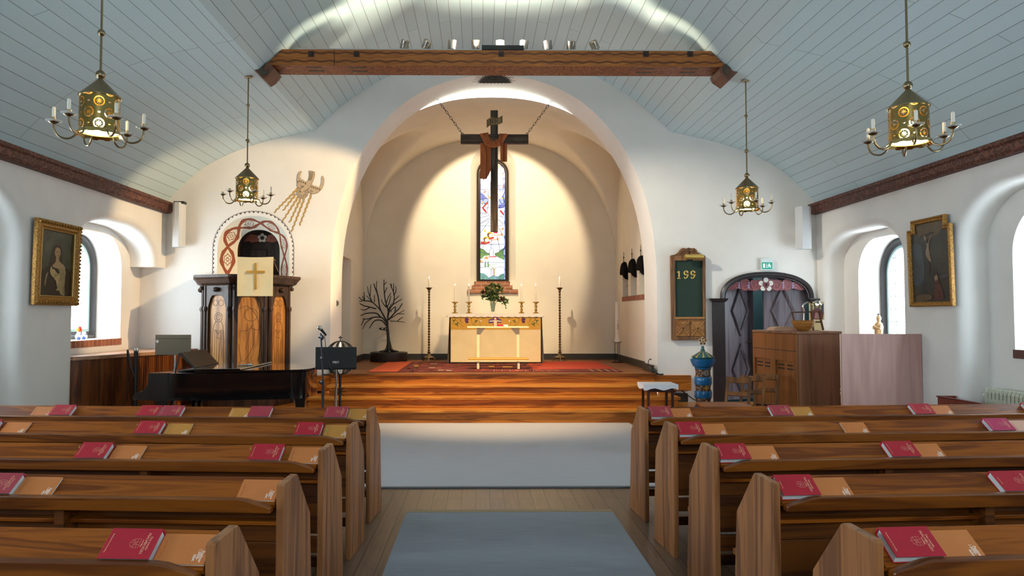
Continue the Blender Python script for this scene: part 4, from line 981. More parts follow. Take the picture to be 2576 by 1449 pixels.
# chains
for s, hx, bx_ in ((-1, 1090, 1163), (1, 1401, 1326)):
    a = P(hx, 231, YC - .1); b = P(bx_, 337, YC); b = Vector((b.x, YC, b.z)); hk = thing('chain', 'iron chain on the %s holding the hanging cross' % ('left' if s < 0 else 'right'), 'chain', a, 'cross chains')
    m = MB(); m.tube([(a.x - .01, a.y, a.z + .04), (a.x, a.y, a.z + .02)] + [(a.x + .022 * sin(t) , a.y, a.z + .0 + .022 * cos(t) - .002) for t in [i * .55 for i in range(9)]], .006, 6); m.lathe([(.022, 0), (.022, .008), (.004, .012)], (a.x - .01, a.y, a.z + .036), 10); m.build('hook', m_iron, hk, smooth=True)
    m = MB(); a2 = a - Vector((0, 0, .03)); d = b - a2; L = d.length; d.normalize(); nl = 14; ll = L / nl
    for i in range(nl):
        c = a2 + d * (i + .5) * ll; side = Vector((0, 1, 0)) if i % 2 else d.cross(Vector((0, 1, 0)))
        ring = [c + d * cos(2 * PI * j / 14) * ll * .60 + side * sin(2 * PI * j / 14) * .017 for j in range(14)]; m.tube(ring, .0042, 5, True)
    m.tube([b + Vector((.022 * cos(t), 0, .022 * sin(t) - .002)) for t in [i * 2 * PI / 12 for i in range(12)]], .005, 5, True)
    m.build('links', m_iron, hk, smooth=True)
# ---- three iron hoods over the niches, brick sill, candlestick
for i, (c, lb) in enumerate(((NCY[0], 'innermost of the three'), (NCY[1], 'middle one of the three'), (NCY[2], 'outermost of the three'))):
    m_hood = mat('matt_black_hood', (.006, .005, .005), .95, spec=.05); h = thing('niche_hood', lb + ' dark iron hoods over the chancel wall niche', 'hood', (CW, c, 2.4), 'iron hoods over the niches')
    m = MB(); pts = sell(.3, 2.5, .26, 2, 14, c)[:-1]; pts = [(2 * c - y, z) for y, z in pts]; low = [(c - .3, 2.375), (c - .16, 2.41), (c - .06, 2.46), (c + .08, 2.49), (c + .2, 2.49)]; pts = [p for p in pts if True]
    rings = []
    for d, k in ((-.002, 1), (-.04, .97), (-.065, .85), (-.075, .6)):
        cc = (c, 2.56); rings.append([Vector((CW + d, cc[0] + (y - cc[0]) * k, cc[1] + (z - cc[1]) * k)) for y, z in pts + low])
    m.loft(rings); m.build('hood', m_hood, h, smooth=True, ang=50)
    m = MB(); m.tube([(CW - .03, c, 2.74), (CW - .03, c, 2.96)], [.008, .004], 6); m.sphere((CW - .03, c, 2.85), .016, 8); m.tube([(CW - .03, c - .03, 2.85), (CW - .03, c + .03, 2.85)], .005, 5); m.build('finial', m_iron, h, smooth=True)
m = MB(); m.box(CW - .015, 13.0, 1.945, CW + .3, 15.26, 2.038); struct(m.build('trim_4', m_brick))
o = copy_tree(hp); o.location = (CW + .085, 14.95, 2.04); o['label'] = 'unlit brass candlestick in the niche on the right chancel wall'
for ch in list(kids(o)):
    if ch.name.startswith('flame'): bpy.data.objects.remove(ch)
# ---- painted eye above the arch
m = MB(); ep = lambda a, b: (P(1180 + a / 7.576, 80 + b / 7.576, FW - .003).x, FW - .003, P(1180 + a / 7.576, 80 + b / 7.576, FW - .003).z)
pts = []
for i in range(41):
    t = PI - PI * i / 40; r1, r2 = (350, 190) if i % 2 == 0 else (285, 152); pts.append((490 + r1 * cos(t), 980 - r2 * sin(t)))
m.m = 0; m.poly([pts], ep, .003, EN)
ep0 = ep; ep = lambda a, b: (lambda q: (q[0], q[1] - .0035, q[2]))(ep0(a, b)); m.m = 1
for q in ([(300, 960), (490, 810), (690, 960)], [(360, 885), (430, 860), (490, 855), (560, 865), (610, 885), (560, 915), (490, 925), (420, 915), (360, 885)], [(330, 960), (650, 960)], [(250, 950), (470, 800)], [(730, 950), (510, 800)]): m.stroke(q, 9, ep, .002, EN)
for cx in (470, 512): m.stroke(arc(cx, 890, 22, 0, 340, 10), 9, ep, .002, EN, True)
ep = ep0
for q in ([(120, 868), (215, 868)], [(105, 915), (170, 912)], [(60, 950), (140, 948)], [(280, 805), (350, 825)], [(230, 840), (290, 850)], [(640, 815), (705, 808)], [(745, 866), (850, 866)], [(790, 915), (830, 915)], [(820, 938), (890, 938)]): m.stroke(q, 5, ep, .002, EN)
for i in range(7): m.stroke([(290 + i * 68, 975), (285 + i * 68, 995)], 9, ep, .002, EN)
tag(m.build('wall_painting', [mat('grey_brown_wall_paint', '4d4239', .8), mat('dark_wall_paint', '2a211b', .8)]), 'grey painted eye in a triangle with rays above the chancel arch', 'wall painting')
# ================================================================ left side: pulpit, piano, stands, painting
EN = (0, -1, 0)
# ---- painted pulpit niche: splayed cream reveal with a thorn vine, dark door behind
t = NT('painted_vine_reveal'); s = t.node('ShaderNodeSeparateXYZ', {0: t.node('ShaderNodeTexCoord').outputs['UV']}); u, v = s.outputs[0], s.outputs[1]
sn = t.math('SINE', t.math('MULTIPLY', u, 26.5))
thn = t.math('MULTIPLY', t.math('PINGPONG', t.math('MULTIPLY', u, 22), .5), .07)
def vine(sg, amp, w):
    c = t.math('ADD', .5, t.math('MULTIPLY', sn, amp * sg)); return t.math('LESS_THAN', t.math('ABSOLUTE', t.math('SUBTRACT', v, c)), t.math('ADD', thn, w))
fu = t.math('SUBTRACT', t.math('PINGPONG', t.math('MULTIPLY', t.math('ADD', u, 0.0), 26.5 / PI), 1.0), .5)
du = t.math('MULTIPLY', fu, .9); dv = t.math('SUBTRACT', v, .5)
fd = t.math('SQRT', t.math('ADD', t.math('MULTIPLY', du, du), t.math('MULTIPLY', dv, dv))); fa = t.math('ARCTAN2', dv, du)
pet = t.math('ADD', .13, t.math('MULTIPLY', t.math('ABSOLUTE', t.math('COSINE', t.math('MULTIPLY', fa, 3.0))), .05))
outl = t.math('LESS_THAN', t.math('ABSOLUTE', t.math('SUBTRACT', fd, pet)), .016); ctr = t.math('LESS_THAN', t.math('ABSOLUTE', t.math('SUBTRACT', fd, .06)), .014)
msk = t.math('MAXIMUM', t.math('MAXIMUM', vine(1, .30, .07), vine(-1, .30, .07)), t.math('MAXIMUM', outl, ctr))
t.set(Base_Color=t.mix(msk, hexc('d8d2c0') + (1,), hexc('8d4a30') + (1,)), Roughness=.85); m_vine = t.m
ix0, ix1 = P(597, 690, FW + .36).x, P(703, 690, FW + .36).x; izt = P(650, 578, FW + .36).z
ic, ia = (ix0 + ix1) / 2, (ix1 - ix0) / 2
inner = [(ix0, .6)] + sell(ia, izt - .37, .37, 2.15, 28, ic) + [(ix1, .6)]
m = MB(); vs, uv = [], []; L = [0]
for p, q in zip(niche, niche[1:]): L.append(L[-1] + math.dist(p, q))
for k, (lp, y) in enumerate(((niche, FW), (inner, FW + .36))):
    for (x, z), l in zip(lp, L): vs.append((x, y, z)); uv.append((l / 4.0 + .035, k))
n = len(niche); m.add(vs, [(j, j + 1, n + j + 1, n + j) for j in range(n - 1)], uv)
struct(m.build('trim_5', m_vine, smooth=True, ang=40))
m_dd = wood('dark_door_wood', '1a0f0a', '33211a', 2, .5, .8, .6)
dr = struct(thing('door_1', None, None, (ic, FW + .5, .6)))
m = MB(); Yi = FW + .36
m.loft([[Vector((x, Yi, z)) for x, z in inner], [Vector((x, Yi + .3, z)) for x, z in inner]], (0, 0), False); m.build('casing', m_dd, dr, smooth=True)
m = MB(); m.box(ix0 - .05, Yi + .26, .5, ix1 + .05, Yi + .32, izt + .05); m.build('leaf', m_dd, dr)
m = MB(); a, b = P(628, 650, Yi + .25).x, P(672, 650, Yi + .25).x; m.box(a, Yi + .235, .8, b, Yi + .262, P(640, 627, Yi + .25).z); m.build('panel', m_dd, dr, bevel=.015)
m_scr = mat('faded_red_scroll_paint', '8a4a34', .6, var=.2, vs=20); m_pet = mat('white_petal_paint', 'c9c2b4', .6)
m = MB(); cz_ = P(650, 600, Yi + .2).z; yv = Yi + .2; V2 = lambda x, z: (x, yv, z)
for s_ in (-1, 1):
    pts = [(ic + s_ * .06, cz_ - .05), (ic + s_ * .1, cz_ + .06), (ic + s_ * .2, cz_ + .075), (ic + s_ * .26, cz_ + .04), (ic + s_ * .30, cz_ - .01), (ic + s_ * .32, cz_ - .06), (ic + s_ * .24, cz_ - .045), (ic + s_ * .2, cz_ - .07)]
    m.poly([pts], V2, .02, (0, 1, 0)); m.m = 0
    m.stroke(arc(ic + s_ * .17, cz_, .04, 0, 300, 12), .012, lambda x, z: (x, yv - .001, z), .006, EN)
m.m = 1
for k in range(5): m.poly([arc(ic + .052 * sin(2 * PI * k / 5), cz_ + .01 + .052 * cos(2 * PI * k / 5), .032, 0, 330, 11)], lambda x, z: (x, yv - .004, z), .01, (0, 1, 0))
m.m = 2; m.poly([arc(ic, cz_ + .01, .036, 0, 330, 11)], lambda x, z: (x, yv - .009, z), .008, (0, 1, 0)); m.build('carved_valance', [m_scr, m_pet, m_dd], dr)
# scalloped painted border around it
m = MB(); off = .055; bp = [(nx0 - off, P(540, 692, FW).z - .02)] + sell(niche_a + off, nzt - .58, .58 + off, 2.15, 120, niche_c) + [(nx1 + off, P(540, 692, FW).z - .02)]
D = [0]
for p, q in zip(bp, bp[1:]): D.append(D[-1] + math.dist(p, q))
def at_len(d):
    for i in range(len(bp) - 1):
        if D[i + 1] >= d:
            k = (d - D[i]) / (D[i + 1] - D[i] + 1e-9); a, b = Vector(bp[i]), Vector(bp[i + 1]); tt = (b - a).normalized(); return a + (b - a) * k, tt, Vector((-tt.y, tt.x))
    return Vector(bp[-1]), Vector((0, -1)), Vector((1, 0))
NS = 40; st_l = D[-1] / NS; W2 = lambda x, z: (x, FW - .001, z)
for i in range(NS):
    pts = []
    for k in range(9):
        p, tt, nn = at_len((i + k / 8) * st_l); pts.append(tuple(p + nn * (.026 * sin(PI * k / 8))))
    m.stroke(pts, .006, W2, .003, EN)
    p, tt, nn = at_len(i * st_l)
    for ang in (-.7, 0, .7):
        d_ = nn * cos(ang) + tt * sin(ang); m.stroke([tuple(p), tuple(p + d_ * .036)], [.011, .003], W2, .003, EN)
tag(m.build('wall_painting', mat('plum_brown_wall_paint', '6a5450', .8)), 'scalloped painted border around the pulpit doorway', 'wall painting')
# ---- dove with rays painted on the wall
m = MB(); yd_ = [FW - .001]
DV = lambda a, b: (P(685 + a / 4.82, 420 + b / 4.82, FW).x, yd_[0], P(685 + a / 4.82, 420 + b / 4.82, FW).z)
def dp(pts, c, y=.001): m.m = c; yd_[0] = FW - y; m.poly([[(p[0], p[1]) for p in pts]], DV, .001, (0, 1, 0))
def ds(pts, w, c=2, y=.004, sm=True):
    m.m = c; yd_[0] = FW - y; q = [(p.x, p.y) for p in smooth_path([(*p, 0) for p in pts], 5)] if sm else pts; m.stroke(q, w, DV, .001, EN)
for a, b in (((315, 255), (20, 555)), ((285, 330), (130, 530)), ((310, 370), (125, 655)), ((345, 385), (208, 675)), ((390, 380), (232, 785)), ((475, 330), (330, 710))):
    A, B_ = Vector(a), Vector(b); d = (B_ - A); L_ = d.length; d.normalize(); nn = Vector((-d.y, d.x)); mid_ = []
    for i in range(41): k = i / 40; mid_.append(tuple(A + d * L_ * k + nn * 5 * sin(L_ * k / 9.5)))
    ds(mid_, [24 * (1 - .35 * i / 40) for i in range(41)], 2, .0015, False); ds(mid_, [16 * (1 - .4 * i / 40) for i in range(41)], 1, .0035, False)
dp(arc(365, 312, 73, 0, 350, 28), 2, .004); dp(arc(365, 312, 68, 0, 350, 28), 0, .005)
for k in range(14): t_ = 2 * PI * k / 14; ds([(365 + 30 * cos(t_), 312 + 30 * sin(t_)), (365 + 62 * cos(t_), 312 + 62 * sin(t_))], 4, 3, .007, False)
wl1 = [(300, 235), (296, 160), (305, 95), (325, 60), (350, 50), (358, 60), (340, 95), (330, 125), (345, 135), (350, 150), (375, 155), (385, 172), (410, 178), (420, 200), (395, 235), (340, 262), (320, 255)]
wl2 = [(425, 290), (470, 225), (490, 215), (505, 232), (525, 228), (545, 245), (570, 250), (585, 235), (600, 180), (600, 115), (612, 105), (630, 150), (625, 210), (600, 270), (550, 318), (500, 330), (460, 320)]
body = [(335, 295), (350, 270), (380, 250), (410, 200), (440, 150), (452, 100), (445, 45), (480, 50), (515, 60), (518, 105), (500, 160), (480, 210), (450, 260), (400, 290), (355, 312), (340, 312)]
for q in (wl1, wl2, body): dp(q, 2, .0065)
def shrink(q, k=.93):
    c = sum((Vector(p) for p in q), Vector((0, 0))) / len(q); return [tuple(Vector(p) + (c - Vector(p)).normalized() * 4) for p in q]
for q in (wl1, wl2, body): dp(shrink(q), 0, .0085)
for x, y in ((310, 170), (332, 160), (355, 168), (378, 178), (400, 190), (480, 232), (502, 240), (528, 248), (552, 255), (575, 262)): ds([(x, y), (x + 4, y + 22)], 9, 3, .01, False)
for k in range(4): ds([(455 + k * 15, 60), (455 + k * 11, 110), (440 + k * 10, 165)], 3, 3, .01)
ds([(365, 225), (375, 235), (365, 245), (350, 238), (352, 225)], 5, 3, .01); ds([(455, 300), (470, 285), (485, 295), (478, 310)], 5, 3, .01); ds(arc(347, 298, 4, 0, 330, 6), 4, 3, .011, False)
tag(m.build('wall_painting', [mat('beige_dove_paint', 'b9a488', .85, var=.08), mat('ochre_ray_paint', 'c39a54', .85), mat('brown_outline_paint', '7a5f45', .85), mat('dark_outline_paint', '5b4636', .85)]), 'dove with wavy ochre rays painted on the wall right of the pulpit', 'wall painting')
# ---- pulpit: octagonal, turned towards the nave
PC = Vector((P(620, 800, 12.2).x, 12.2)); DEL = rad(22); APO = .70; zt_p, zc_p = 2.29, 2.13
pu = thing('pulpit', 'carved dark wooden octagonal pulpit with painted panels', 'pulpit', (PC.x, 12.0, HR))
m_pw = wood('dark_pulpit_wood', '26170f', '4a3325', 2, .5, .9, .8); m_pp_ = wood('honey_pulpit_panel', '8a5724', 'b98140', 2, .45, .8, 1.3); m_pp2 = m_pp_
def octa(r, z): return [Vector((PC.x + r / cos(PI / 8) * sin(DEL + PI / 8 + PI / 4 * k), PC.y - r / cos(PI / 8) * cos(DEL + PI / 8 + PI / 4 * k), z)) for k in range(8)]
def clampw(ring): return [Vector((p.x, min(p.y, FW - .002), p.z)) for p in ring]
m = MB(); m.loft([clampw(octa(r, z)) for r, z in ((APO - .06, HR + .005), (APO - .06, zc_p))]); m.build('body', m_pw, pu)
m = MB(); m.loft([clampw(octa(r, z)) for r, z in ((APO + .0, zc_p - .0), (APO + .06, zc_p + .03), (APO + .1, zc_p + .09), (APO + .13, zc_p + .12), (APO + .13, zt_p), (APO + .09, zt_p + .005))]); m.build('cornice', m_pw, pu)
m = MB(); m.loft([clampw(octa(r, z)) for r, z in ((APO + .04, HR + .005), (APO + .04, HR + .2), (APO, HR + .24))]); m.build('plinth', m_pw, pu)
for k in range(-2, 3):
    th_ = DEL + PI / 4 * k; nv = Vector((sin(th_), -cos(th_))); tv = Vector((cos(th_), sin(th_))); c = PC + nv * (APO - .06)
    if c.y > FW - .1: continue
    hw = APO * math.tan(PI / 8)
    def S3(a, z, d=0.0): q = c + tv * a + nv * d; return Vector((q.x, min(q.y, FW - .003), z))
    # framing with a pointed-shouldered arch opening
    op = [(-hw + .11, HR + .25)] + [(-hw + .11, 1.72), (-hw + .12, 1.80), (-hw + .16, 1.92), (-hw + .2, 1.965), (0, 1.97), (hw - .2, 1.965), (hw - .16, 1.92), (hw - .12, 1.80), (hw - .11, 1.72)] + [(hw - .11, HR + .25)]
    m = MB(); m.poly([[(-hw + .02, HR + .22), (-hw + .02, zc_p), (hw - .02, zc_p), (hw - .02, HR + .22)], op], lambda a, z: S3(a, z, .001), .045, (nv.x, nv.y, 0)); m.build('frame', m_pw, pu, bevel=.006)
    m = MB(); m.poly([op], lambda a, z: S3(a, z, .002), .006, (nv.x, nv.y, 0)); pn = m.build('painted_panel', m_pp_, pu)
    # incised figure: robe, halo, folds
    m = MB(); FNp = lambda a, z: S3(a, z, .008); N3 = (nv.x, nv.y, 0)
    def inc(pts, w=.007): m.stroke([(p.x, p.y) for p in smooth_path([(*p, 0) for p in pts], 4)], w, FNp, .002, N3)
    if k == 0:
        inc([(-.16, 1.75), (-.05, 1.8), (.05, 1.72), (.12, 1.6), (.17, 1.3), (.14, .95), (.16, .8)]); inc([(-.14, 1.4), (-.02, 1.42), (.05, 1.5)]); inc([(-.15, .85), (-.02, 1.0), (.06, 1.2), (.08, 1.45)]); inc([(.0, .82), (.1, .85), (.14, 1.0)]); inc([(-.16, 1.2), (-.12, .95), (-.05, .8)])
        inc(arc(.02, 1.66, .1, 0, 350, 12)); inc([(-.17, .72), (.17, .72)]); inc([(.03, 1.5), (-.02, 1.3), (-.06, 1.1)]); inc([(.17, 1.5), (.13, 1.42), (.02, 1.45)])
    else:
        inc(arc(0, 1.62, .075, 0, 350, 14)); inc(arc(0, 1.62, .045, 0, 350, 12)); inc([(-.04, 1.56), (-.1, 1.45), (-.12, 1.0), (-.1, .82), (.1, .82), (.12, 1.0), (.1, 1.45), (.04, 1.56)])
        for a in (-.07, -.03, .01, .05, .085): inc([(a, 1.42), (a * 1.1 + .008, 1.15), (a * 1.2, .85)], .005)
        inc([(-.06, 1.42), (0, 1.36), (.06, 1.42)]); inc([(-.05, 1.3), (.05, 1.28)]); inc([(-.05, .8), (-.06, .75), (0, .74), (.05, .75), (.05, .8)]); inc(arc(-.06, 1.85, .045, 0, 350, 10)); inc(arc(.05, 1.85, .05, 0, 350, 10)); inc([(-.14, .70), (.14, .70)], .02)
        for a in range(-5, 6): inc([(a * .026, .66), (a * .026 + .012, .58), (a * .026, .5)], .005)
    m.build('incised_figure', mat('brown_incised_lines', '5d3c1c', .7), pn)
    for s_ in (-1, 1):
        e = s_ * (hw - .055)
        m = MB(); m.tube([S3(e, HR + .25, .05), S3(e, 1.72, .05)], .022, 8); m.tube([S3(e, 1.72, .05), S3(e, 1.75, .055), S3(e, 1.79, .05)], [.03, .036, .028], 8); m.tube([S3(e, 1.79, .045), S3(e, zc_p, .045)], .018, 8); m.build('colonnette', m_pw, pu, smooth=True)
    m = MB(); m.sphere(S3(0, 2.06, .075), .045, 10, (1.1, 1.1, .9)); m.sphere(S3(hw - .02, 2.085, .07), .035, 10); m.build('carved_boss', m_pw, pu, smooth=True)
# antependium cloth
yc_ = 11.28; cx0, cx1 = P(597, 690, yc_).x, P(687, 690, yc_).x; ct, cb = P(642, 646, yc_).z, P(642, 745, yc_).z
m = MB(); m.poly([[(yc_ + .02, ct - .012), (yc_ + .02, ct - .04), (yc_ + .42, zt_p + .02), (yc_ + .42, zt_p + .05)]], lambda y, z: (cx0 + .02, y, z), cx1 - cx0 - .04, (1, 0, 0)); m.box(cx0 + .04, yc_ + .1, zt_p, cx0 + .07, yc_ + .13, ct - .05); m.box(cx1 - .07, yc_ + .1, zt_p, cx1 - .04, yc_ + .13, ct - .05); m.build('book_rest', m_pw, pu)
ac_ = thing('pulpit_cloth', 'cream cloth with a golden cross hanging over the pulpit front', 'cloth', ((cx0 + cx1) / 2, yc_, cb))
m = MB(); rows = []
for iz in range(15):
    k = iz / 14; z = ct + (cb - ct) * k; rows.append([Vector((cx0 + (cx1 - cx0) * i / 20, yc_ - .006 * sin(i * .6 + k * 3) * k - (.02 if iz == 0 else 0) * 0, z - .008 * sin(PI * i / 20) * (1 - k))) for i in range(21)])
bk2 = [[p + Vector((0, .006, 0)) for p in r] for r in rows]
m.loft(rows + bk2[::-1], (0, 0), False, True); tb = [Vector((p.x, p.y, p.z)) for p in rows[0]]
m.loft([tb, [p + Vector((0, .10, -.028)) for p in tb], [p + Vector((0, .16, -.05)) for p in tb]], (0, 0), False)
m.build('fabric', m_cream, ac_, smooth=True)
gc = mat('golden_applique_cross', 'b8892a', .6, var=.15, vs=12); m = MB(); yg = yc_ - .010
m.poly([[(639.5, 661.5), (645.5, 661.5), (645.5, 681), (666, 681), (666, 687), (645.5, 687), (645.5, 728), (639.5, 728), (639.5, 687), (620, 687), (620, 681), (639.5, 681)]], lambda a, b: (P(a, b, yg).x, yg, P(a, b, yg).z), .004, (0, 1, 0)); gcro = m.build('cross_applique', gc, ac_)
# ---- column loudspeakers high on the wall
m_sp = mat('white_loudspeaker_grille', (.62, .63, .64), .5); m_spd = mat('dark_green_bracket', '1f2a26', .5)
for x0, x1, y0, y1, Y, lb in ((430, 458, 508, 621, 12.0, 'white column loudspeaker high on the front wall left of the pulpit'), (2012, 2043, 518, 626, 11.95, 'white column loudspeaker high on the front wall above the right door')):
    a, b = P(x0, y1, Y), P(x1, y0, Y); sx = 1 if x0 < 1000 else -1
    l = thing('loudspeaker', lb, 'loudspeaker', ((a.x + b.x) / 2, Y, a.z), 'column loudspeakers')
    m = MB(); m.loft([[Vector((x, y, z)) for x, y in ((a.x, Y + .04), (a.x + .05, Y), (b.x - .05, Y), (b.x, Y + .04), (b.x, Y + .17), (a.x, Y + .17))] for z in (a.z, b.z)]); m.build('cabinet', m_sp, l, bevel=.006)
    if sx > 0:
        q = P(435, 505, Y); r_ = P(461, 510, Y); m = MB(); m.box(q.x, Y + .02, r_.z - .01, r_.x, Y + .14, r_.z + .03); m.build('bracket', m_spd, l, bevel=.004)
    m = MB(); m.box((a.x + b.x) / 2 - .04, Y + .17, a.z + .25, (a.x + b.x) / 2 + .04, FW - .001, a.z + .4); m.build('wall_mount', m_sp, l)
# ---- left oil painting, leaning forward from the pier
XL = -WX; t_ = None
def wall_pic(name, lb, ptsin, sx, frame_w, Xw, lean, matf, loc):
    pass
m_gilt_f = NT('carved_gilt_frame'); nn_ = m_gilt_f.noise(m_gilt_f.coord(scale=(40, 40, 40)), 1.5, 3)
m_gilt_f.set(Base_Color=m_gilt_f.ramp(nn_, [(.3, hexc('6b4a18')), (.7, hexc('c08a34'))]), Roughness=.42, Metallic=.35); m_gilt_f.bump(nn_, .6, .006); m_gf = m_gilt_f.m
m_gbright = mat('bright_gilt_edge', (.75, .52, .2), .35, .6)
def canvas_mat(name, a, b, c):
    t = NT(name); n = t.noise(t.coord(), 3.2, 4, .6, .6); t.set(Base_Color=t.ramp(n, [(.28, hexc(a)), (.5, hexc(b)), (.74, hexc(c))]), Roughness=.35); return t.m
pl0, pl1, pb_, pt_ = 8.62, 9.50, 1.80, 3.02
def plane_left(y, z, d=0): k = (z - pb_) / (pt_ - pb_); return Vector((XL + .02 + .025 * k + d, y, z))
zb0 = PX(85, 767, XL + .03).z; zt0 = PX(85, 546, XL + .045).z; y0_ = PX(84, 700, XL + .05).y; y1_ = PX(194, 700, XL + .05).y
pb_, pt_, pl0, pl1 = zb0, zt0, y0_, y1_
pic = thing('oil_painting', 'gilt-framed oil painting of a woman with long hair on the left wall', 'painting', (XL, (pl0 + pl1) / 2, pb_))
fw_ = .12; N3 = Vector((1, 0, -.07))
m = MB()
ro = [(pl0, pb_), (pl1, pb_), (pl1, pt_), (pl0, pt_)]
def rect(i): return [(pl0 + i, pb_ + i), (pl1 - i, pb_ + i), (pl1 - i, pt_ - i), (pl0 + i, pt_ - i)]
m.loft([[plane_left(y, z, d) for y, z in rect(i)] for i, d in ((0, .0), (0, .045), (.03, .065), (.05, .05), (.085, .055), (.10, .035), (fw_, .03), (fw_, .01))], (0, 0)); m.build('frame', m_gf, pic, bevel=.004)
m = MB()
for k in range(16): y = pl0 + (k + .5) * (pl1 - pl0) / 16; m.sphere(plane_left(y, pt_ - .035, .062), .02, 6); m.sphere(plane_left(y, pb_ + .035, .062), .018, 6)
for k in range(22): z = pb_ + (k + .5) * (pt_ - pb_) / 22; m.sphere(plane_left(pl1 - .02, z, .06), .018, 6)
m.build('frame_beading', m_gf, pic, smooth=True)
m = MB(); m.loft([[plane_left(y, z, d) for y, z in rect(i)] for i, d in ((fw_ - .012, .032), (fw_ - .006, .042), (fw_, .034))], (0, 0)); m.build('gilt_slip', m_gbright, pic)
CA, CB_ = (pl0 + fw_, pt_ - fw_), (pl1 - fw_, pb_ + fw_)
def PL(a, b, d=.012):   # a,b in the zoomed crop of the photograph
    y = CA[0] + (CB_[0] - CA[0]) * (a - 130) / 325; z = CA[1] + (CB_[1] - CA[1]) * (b - 175) / 725; return plane_left(y, z, d)
m = MB(); m.m = 0; m.poly([[(CA[0], CB_[1]), (CB_[0], CB_[1]), (CB_[0], CA[1]), (CA[0], CA[1])]], lambda y, z: plane_left(y, z, .011))
lay = [.012]
def cp(pts, c): lay[0] += .0006; dd = lay[0]; m.m = c; q = smooth_path([(*p, 0) for p in pts + pts[:1]], 4)[:-1]; m.poly([[(p.x, p.y) for p in q]], lambda a, b: PL(a, b, dd))
cp([(140, 640), (225, 560), (250, 520), (340, 500), (380, 560), (455, 640), (455, 895), (135, 895)], 1)
cp([(295, 318), (255, 345), (245, 420), (238, 500), (225, 570), (270, 570), (340, 520), (375, 570), (350, 500), (346, 400), (330, 335)], 2)
cp([(278, 370), (296, 352), (322, 365), (330, 410), (320, 460), (300, 480), (280, 450), (272, 410)], 3)
cp([(285, 470), (315, 470), (325, 510), (370, 545), (385, 600), (330, 590), (270, 585), (255, 560), (282, 520)], 3)
cp([(300, 590), (385, 600), (388, 700), (385, 800), (390, 890), (345, 880), (330, 840), (300, 840), (320, 760), (270, 700)], 4)
cp([(235, 590), (245, 570), (255, 600), (300, 610), (310, 640), (275, 660), (285, 700), (330, 660), (310, 800), (290, 720), (250, 680), (232, 640)], 5)
cp([(195, 660), (215, 640), (200, 720), (190, 800), (182, 760)], 4); cp([(272, 600), (310, 595), (325, 640), (300, 640)], 2)
for x, y in ((287, 405), (314, 403)): cp([(x - 7, y), (x, y - 4), (x + 7, y), (x, y + 4)], 2)
cp([(296, 445), (306, 441), (314, 446), (305, 451)], 6); cp([(303, 405), (311, 430), (300, 432)], 5)
m.build('canvas', [canvas_mat('dusky_canvas', '1c1f16', '3a3f30', '5a5c48'), mat('painted_dark_cloak', '14130e', .4, var=.3, vs=9), mat('painted_brown_hair', '2a1810', .4), mat('painted_skin', 'a5875f', .45, var=.1), mat('painted_cream_dress', '8f7d54', .45, var=.3, vs=14), mat('painted_light_skin', 'b39869', .45), mat('painted_lips', '7a4436', .45)], pic, ang=60)
# ---- counter in the left recess with slatted front
cz0 = 1.10; ct_ = thing('counter', 'brown wooden counter with slatted front in the left recess', 'cabinet', (-5.5, 11.4, HR))
m_cw1 = wood('warm_cabinet_wood', '4a2410', '82481f', 2, .4, .8, .7); m_ctop = wood('pinkish_counter_top', '8f6248', 'b58a6c', 1, .3, .8, .5)
fr_pts = [PZ(186, 893, cz0 - .05), PZ(268, 893, cz0 - .05), PZ(300, 889, cz0 - .05), PZ(390, 882, cz0 - .05), PZ(490, 876, cz0 - .05)]
fr2 = [Vector((p.x, max(9.6, min(p.y, 12.05)), 0)) for p in fr_pts]; fr2[0].y = 9.75; fr2[0].x = -5.86
base2 = [(-5.88, 9.7), (-5.64, 9.78), (-5.47, 10.1), (-5.34, 10.6), (-5.14, 11.2), (-5.0, 11.7), (-4.96, 12.2)]
cp2 = [(p.x, p.y) for p in smooth_path([(*p, 0) for p in base2], 5)]; back_ = [(-5.9, 12.2)]
m = MB(); m.poly([cp2 + back_], lambda x, y: (x, y, HR + .005), cz0 - .055 - HR, (0, 0, 1)); m.build('carcass', m_cw1, ct_)
over = [(x + (.03 if i else 0), y - .03) for i, (x, y) in enumerate(cp2)]
m = MB(); m.poly([over + [(-4.93, 12.23), (-5.9, 12.23)]], lambda x, y: (x, y, cz0 - .05), .05, (0, 0, 1)); m.build('top', m_ctop, ct_, bevel=.008)
m = MB(); DD = [0]
for p, q in zip(cp2, cp2[1:]): DD.append(DD[-1] + math.dist(p, q))
d = .75
while d < DD[-1] - .3:
    for i in range(len(cp2) - 1):
        if DD[i + 1] >= d:
            k = (d - DD[i]) / (DD[i + 1] - DD[i]); x = cp2[i][0] + (cp2[i + 1][0] - cp2[i][0]) * k; y = cp2[i][1] + (cp2[i + 1][1] - cp2[i][1]) * k; break
    m.box(x - .012, y - .03, HR + .08, x + .012, y + .01, cz0 - .07); d += .042
m.build('slatted_front', m_cw1, ct_)
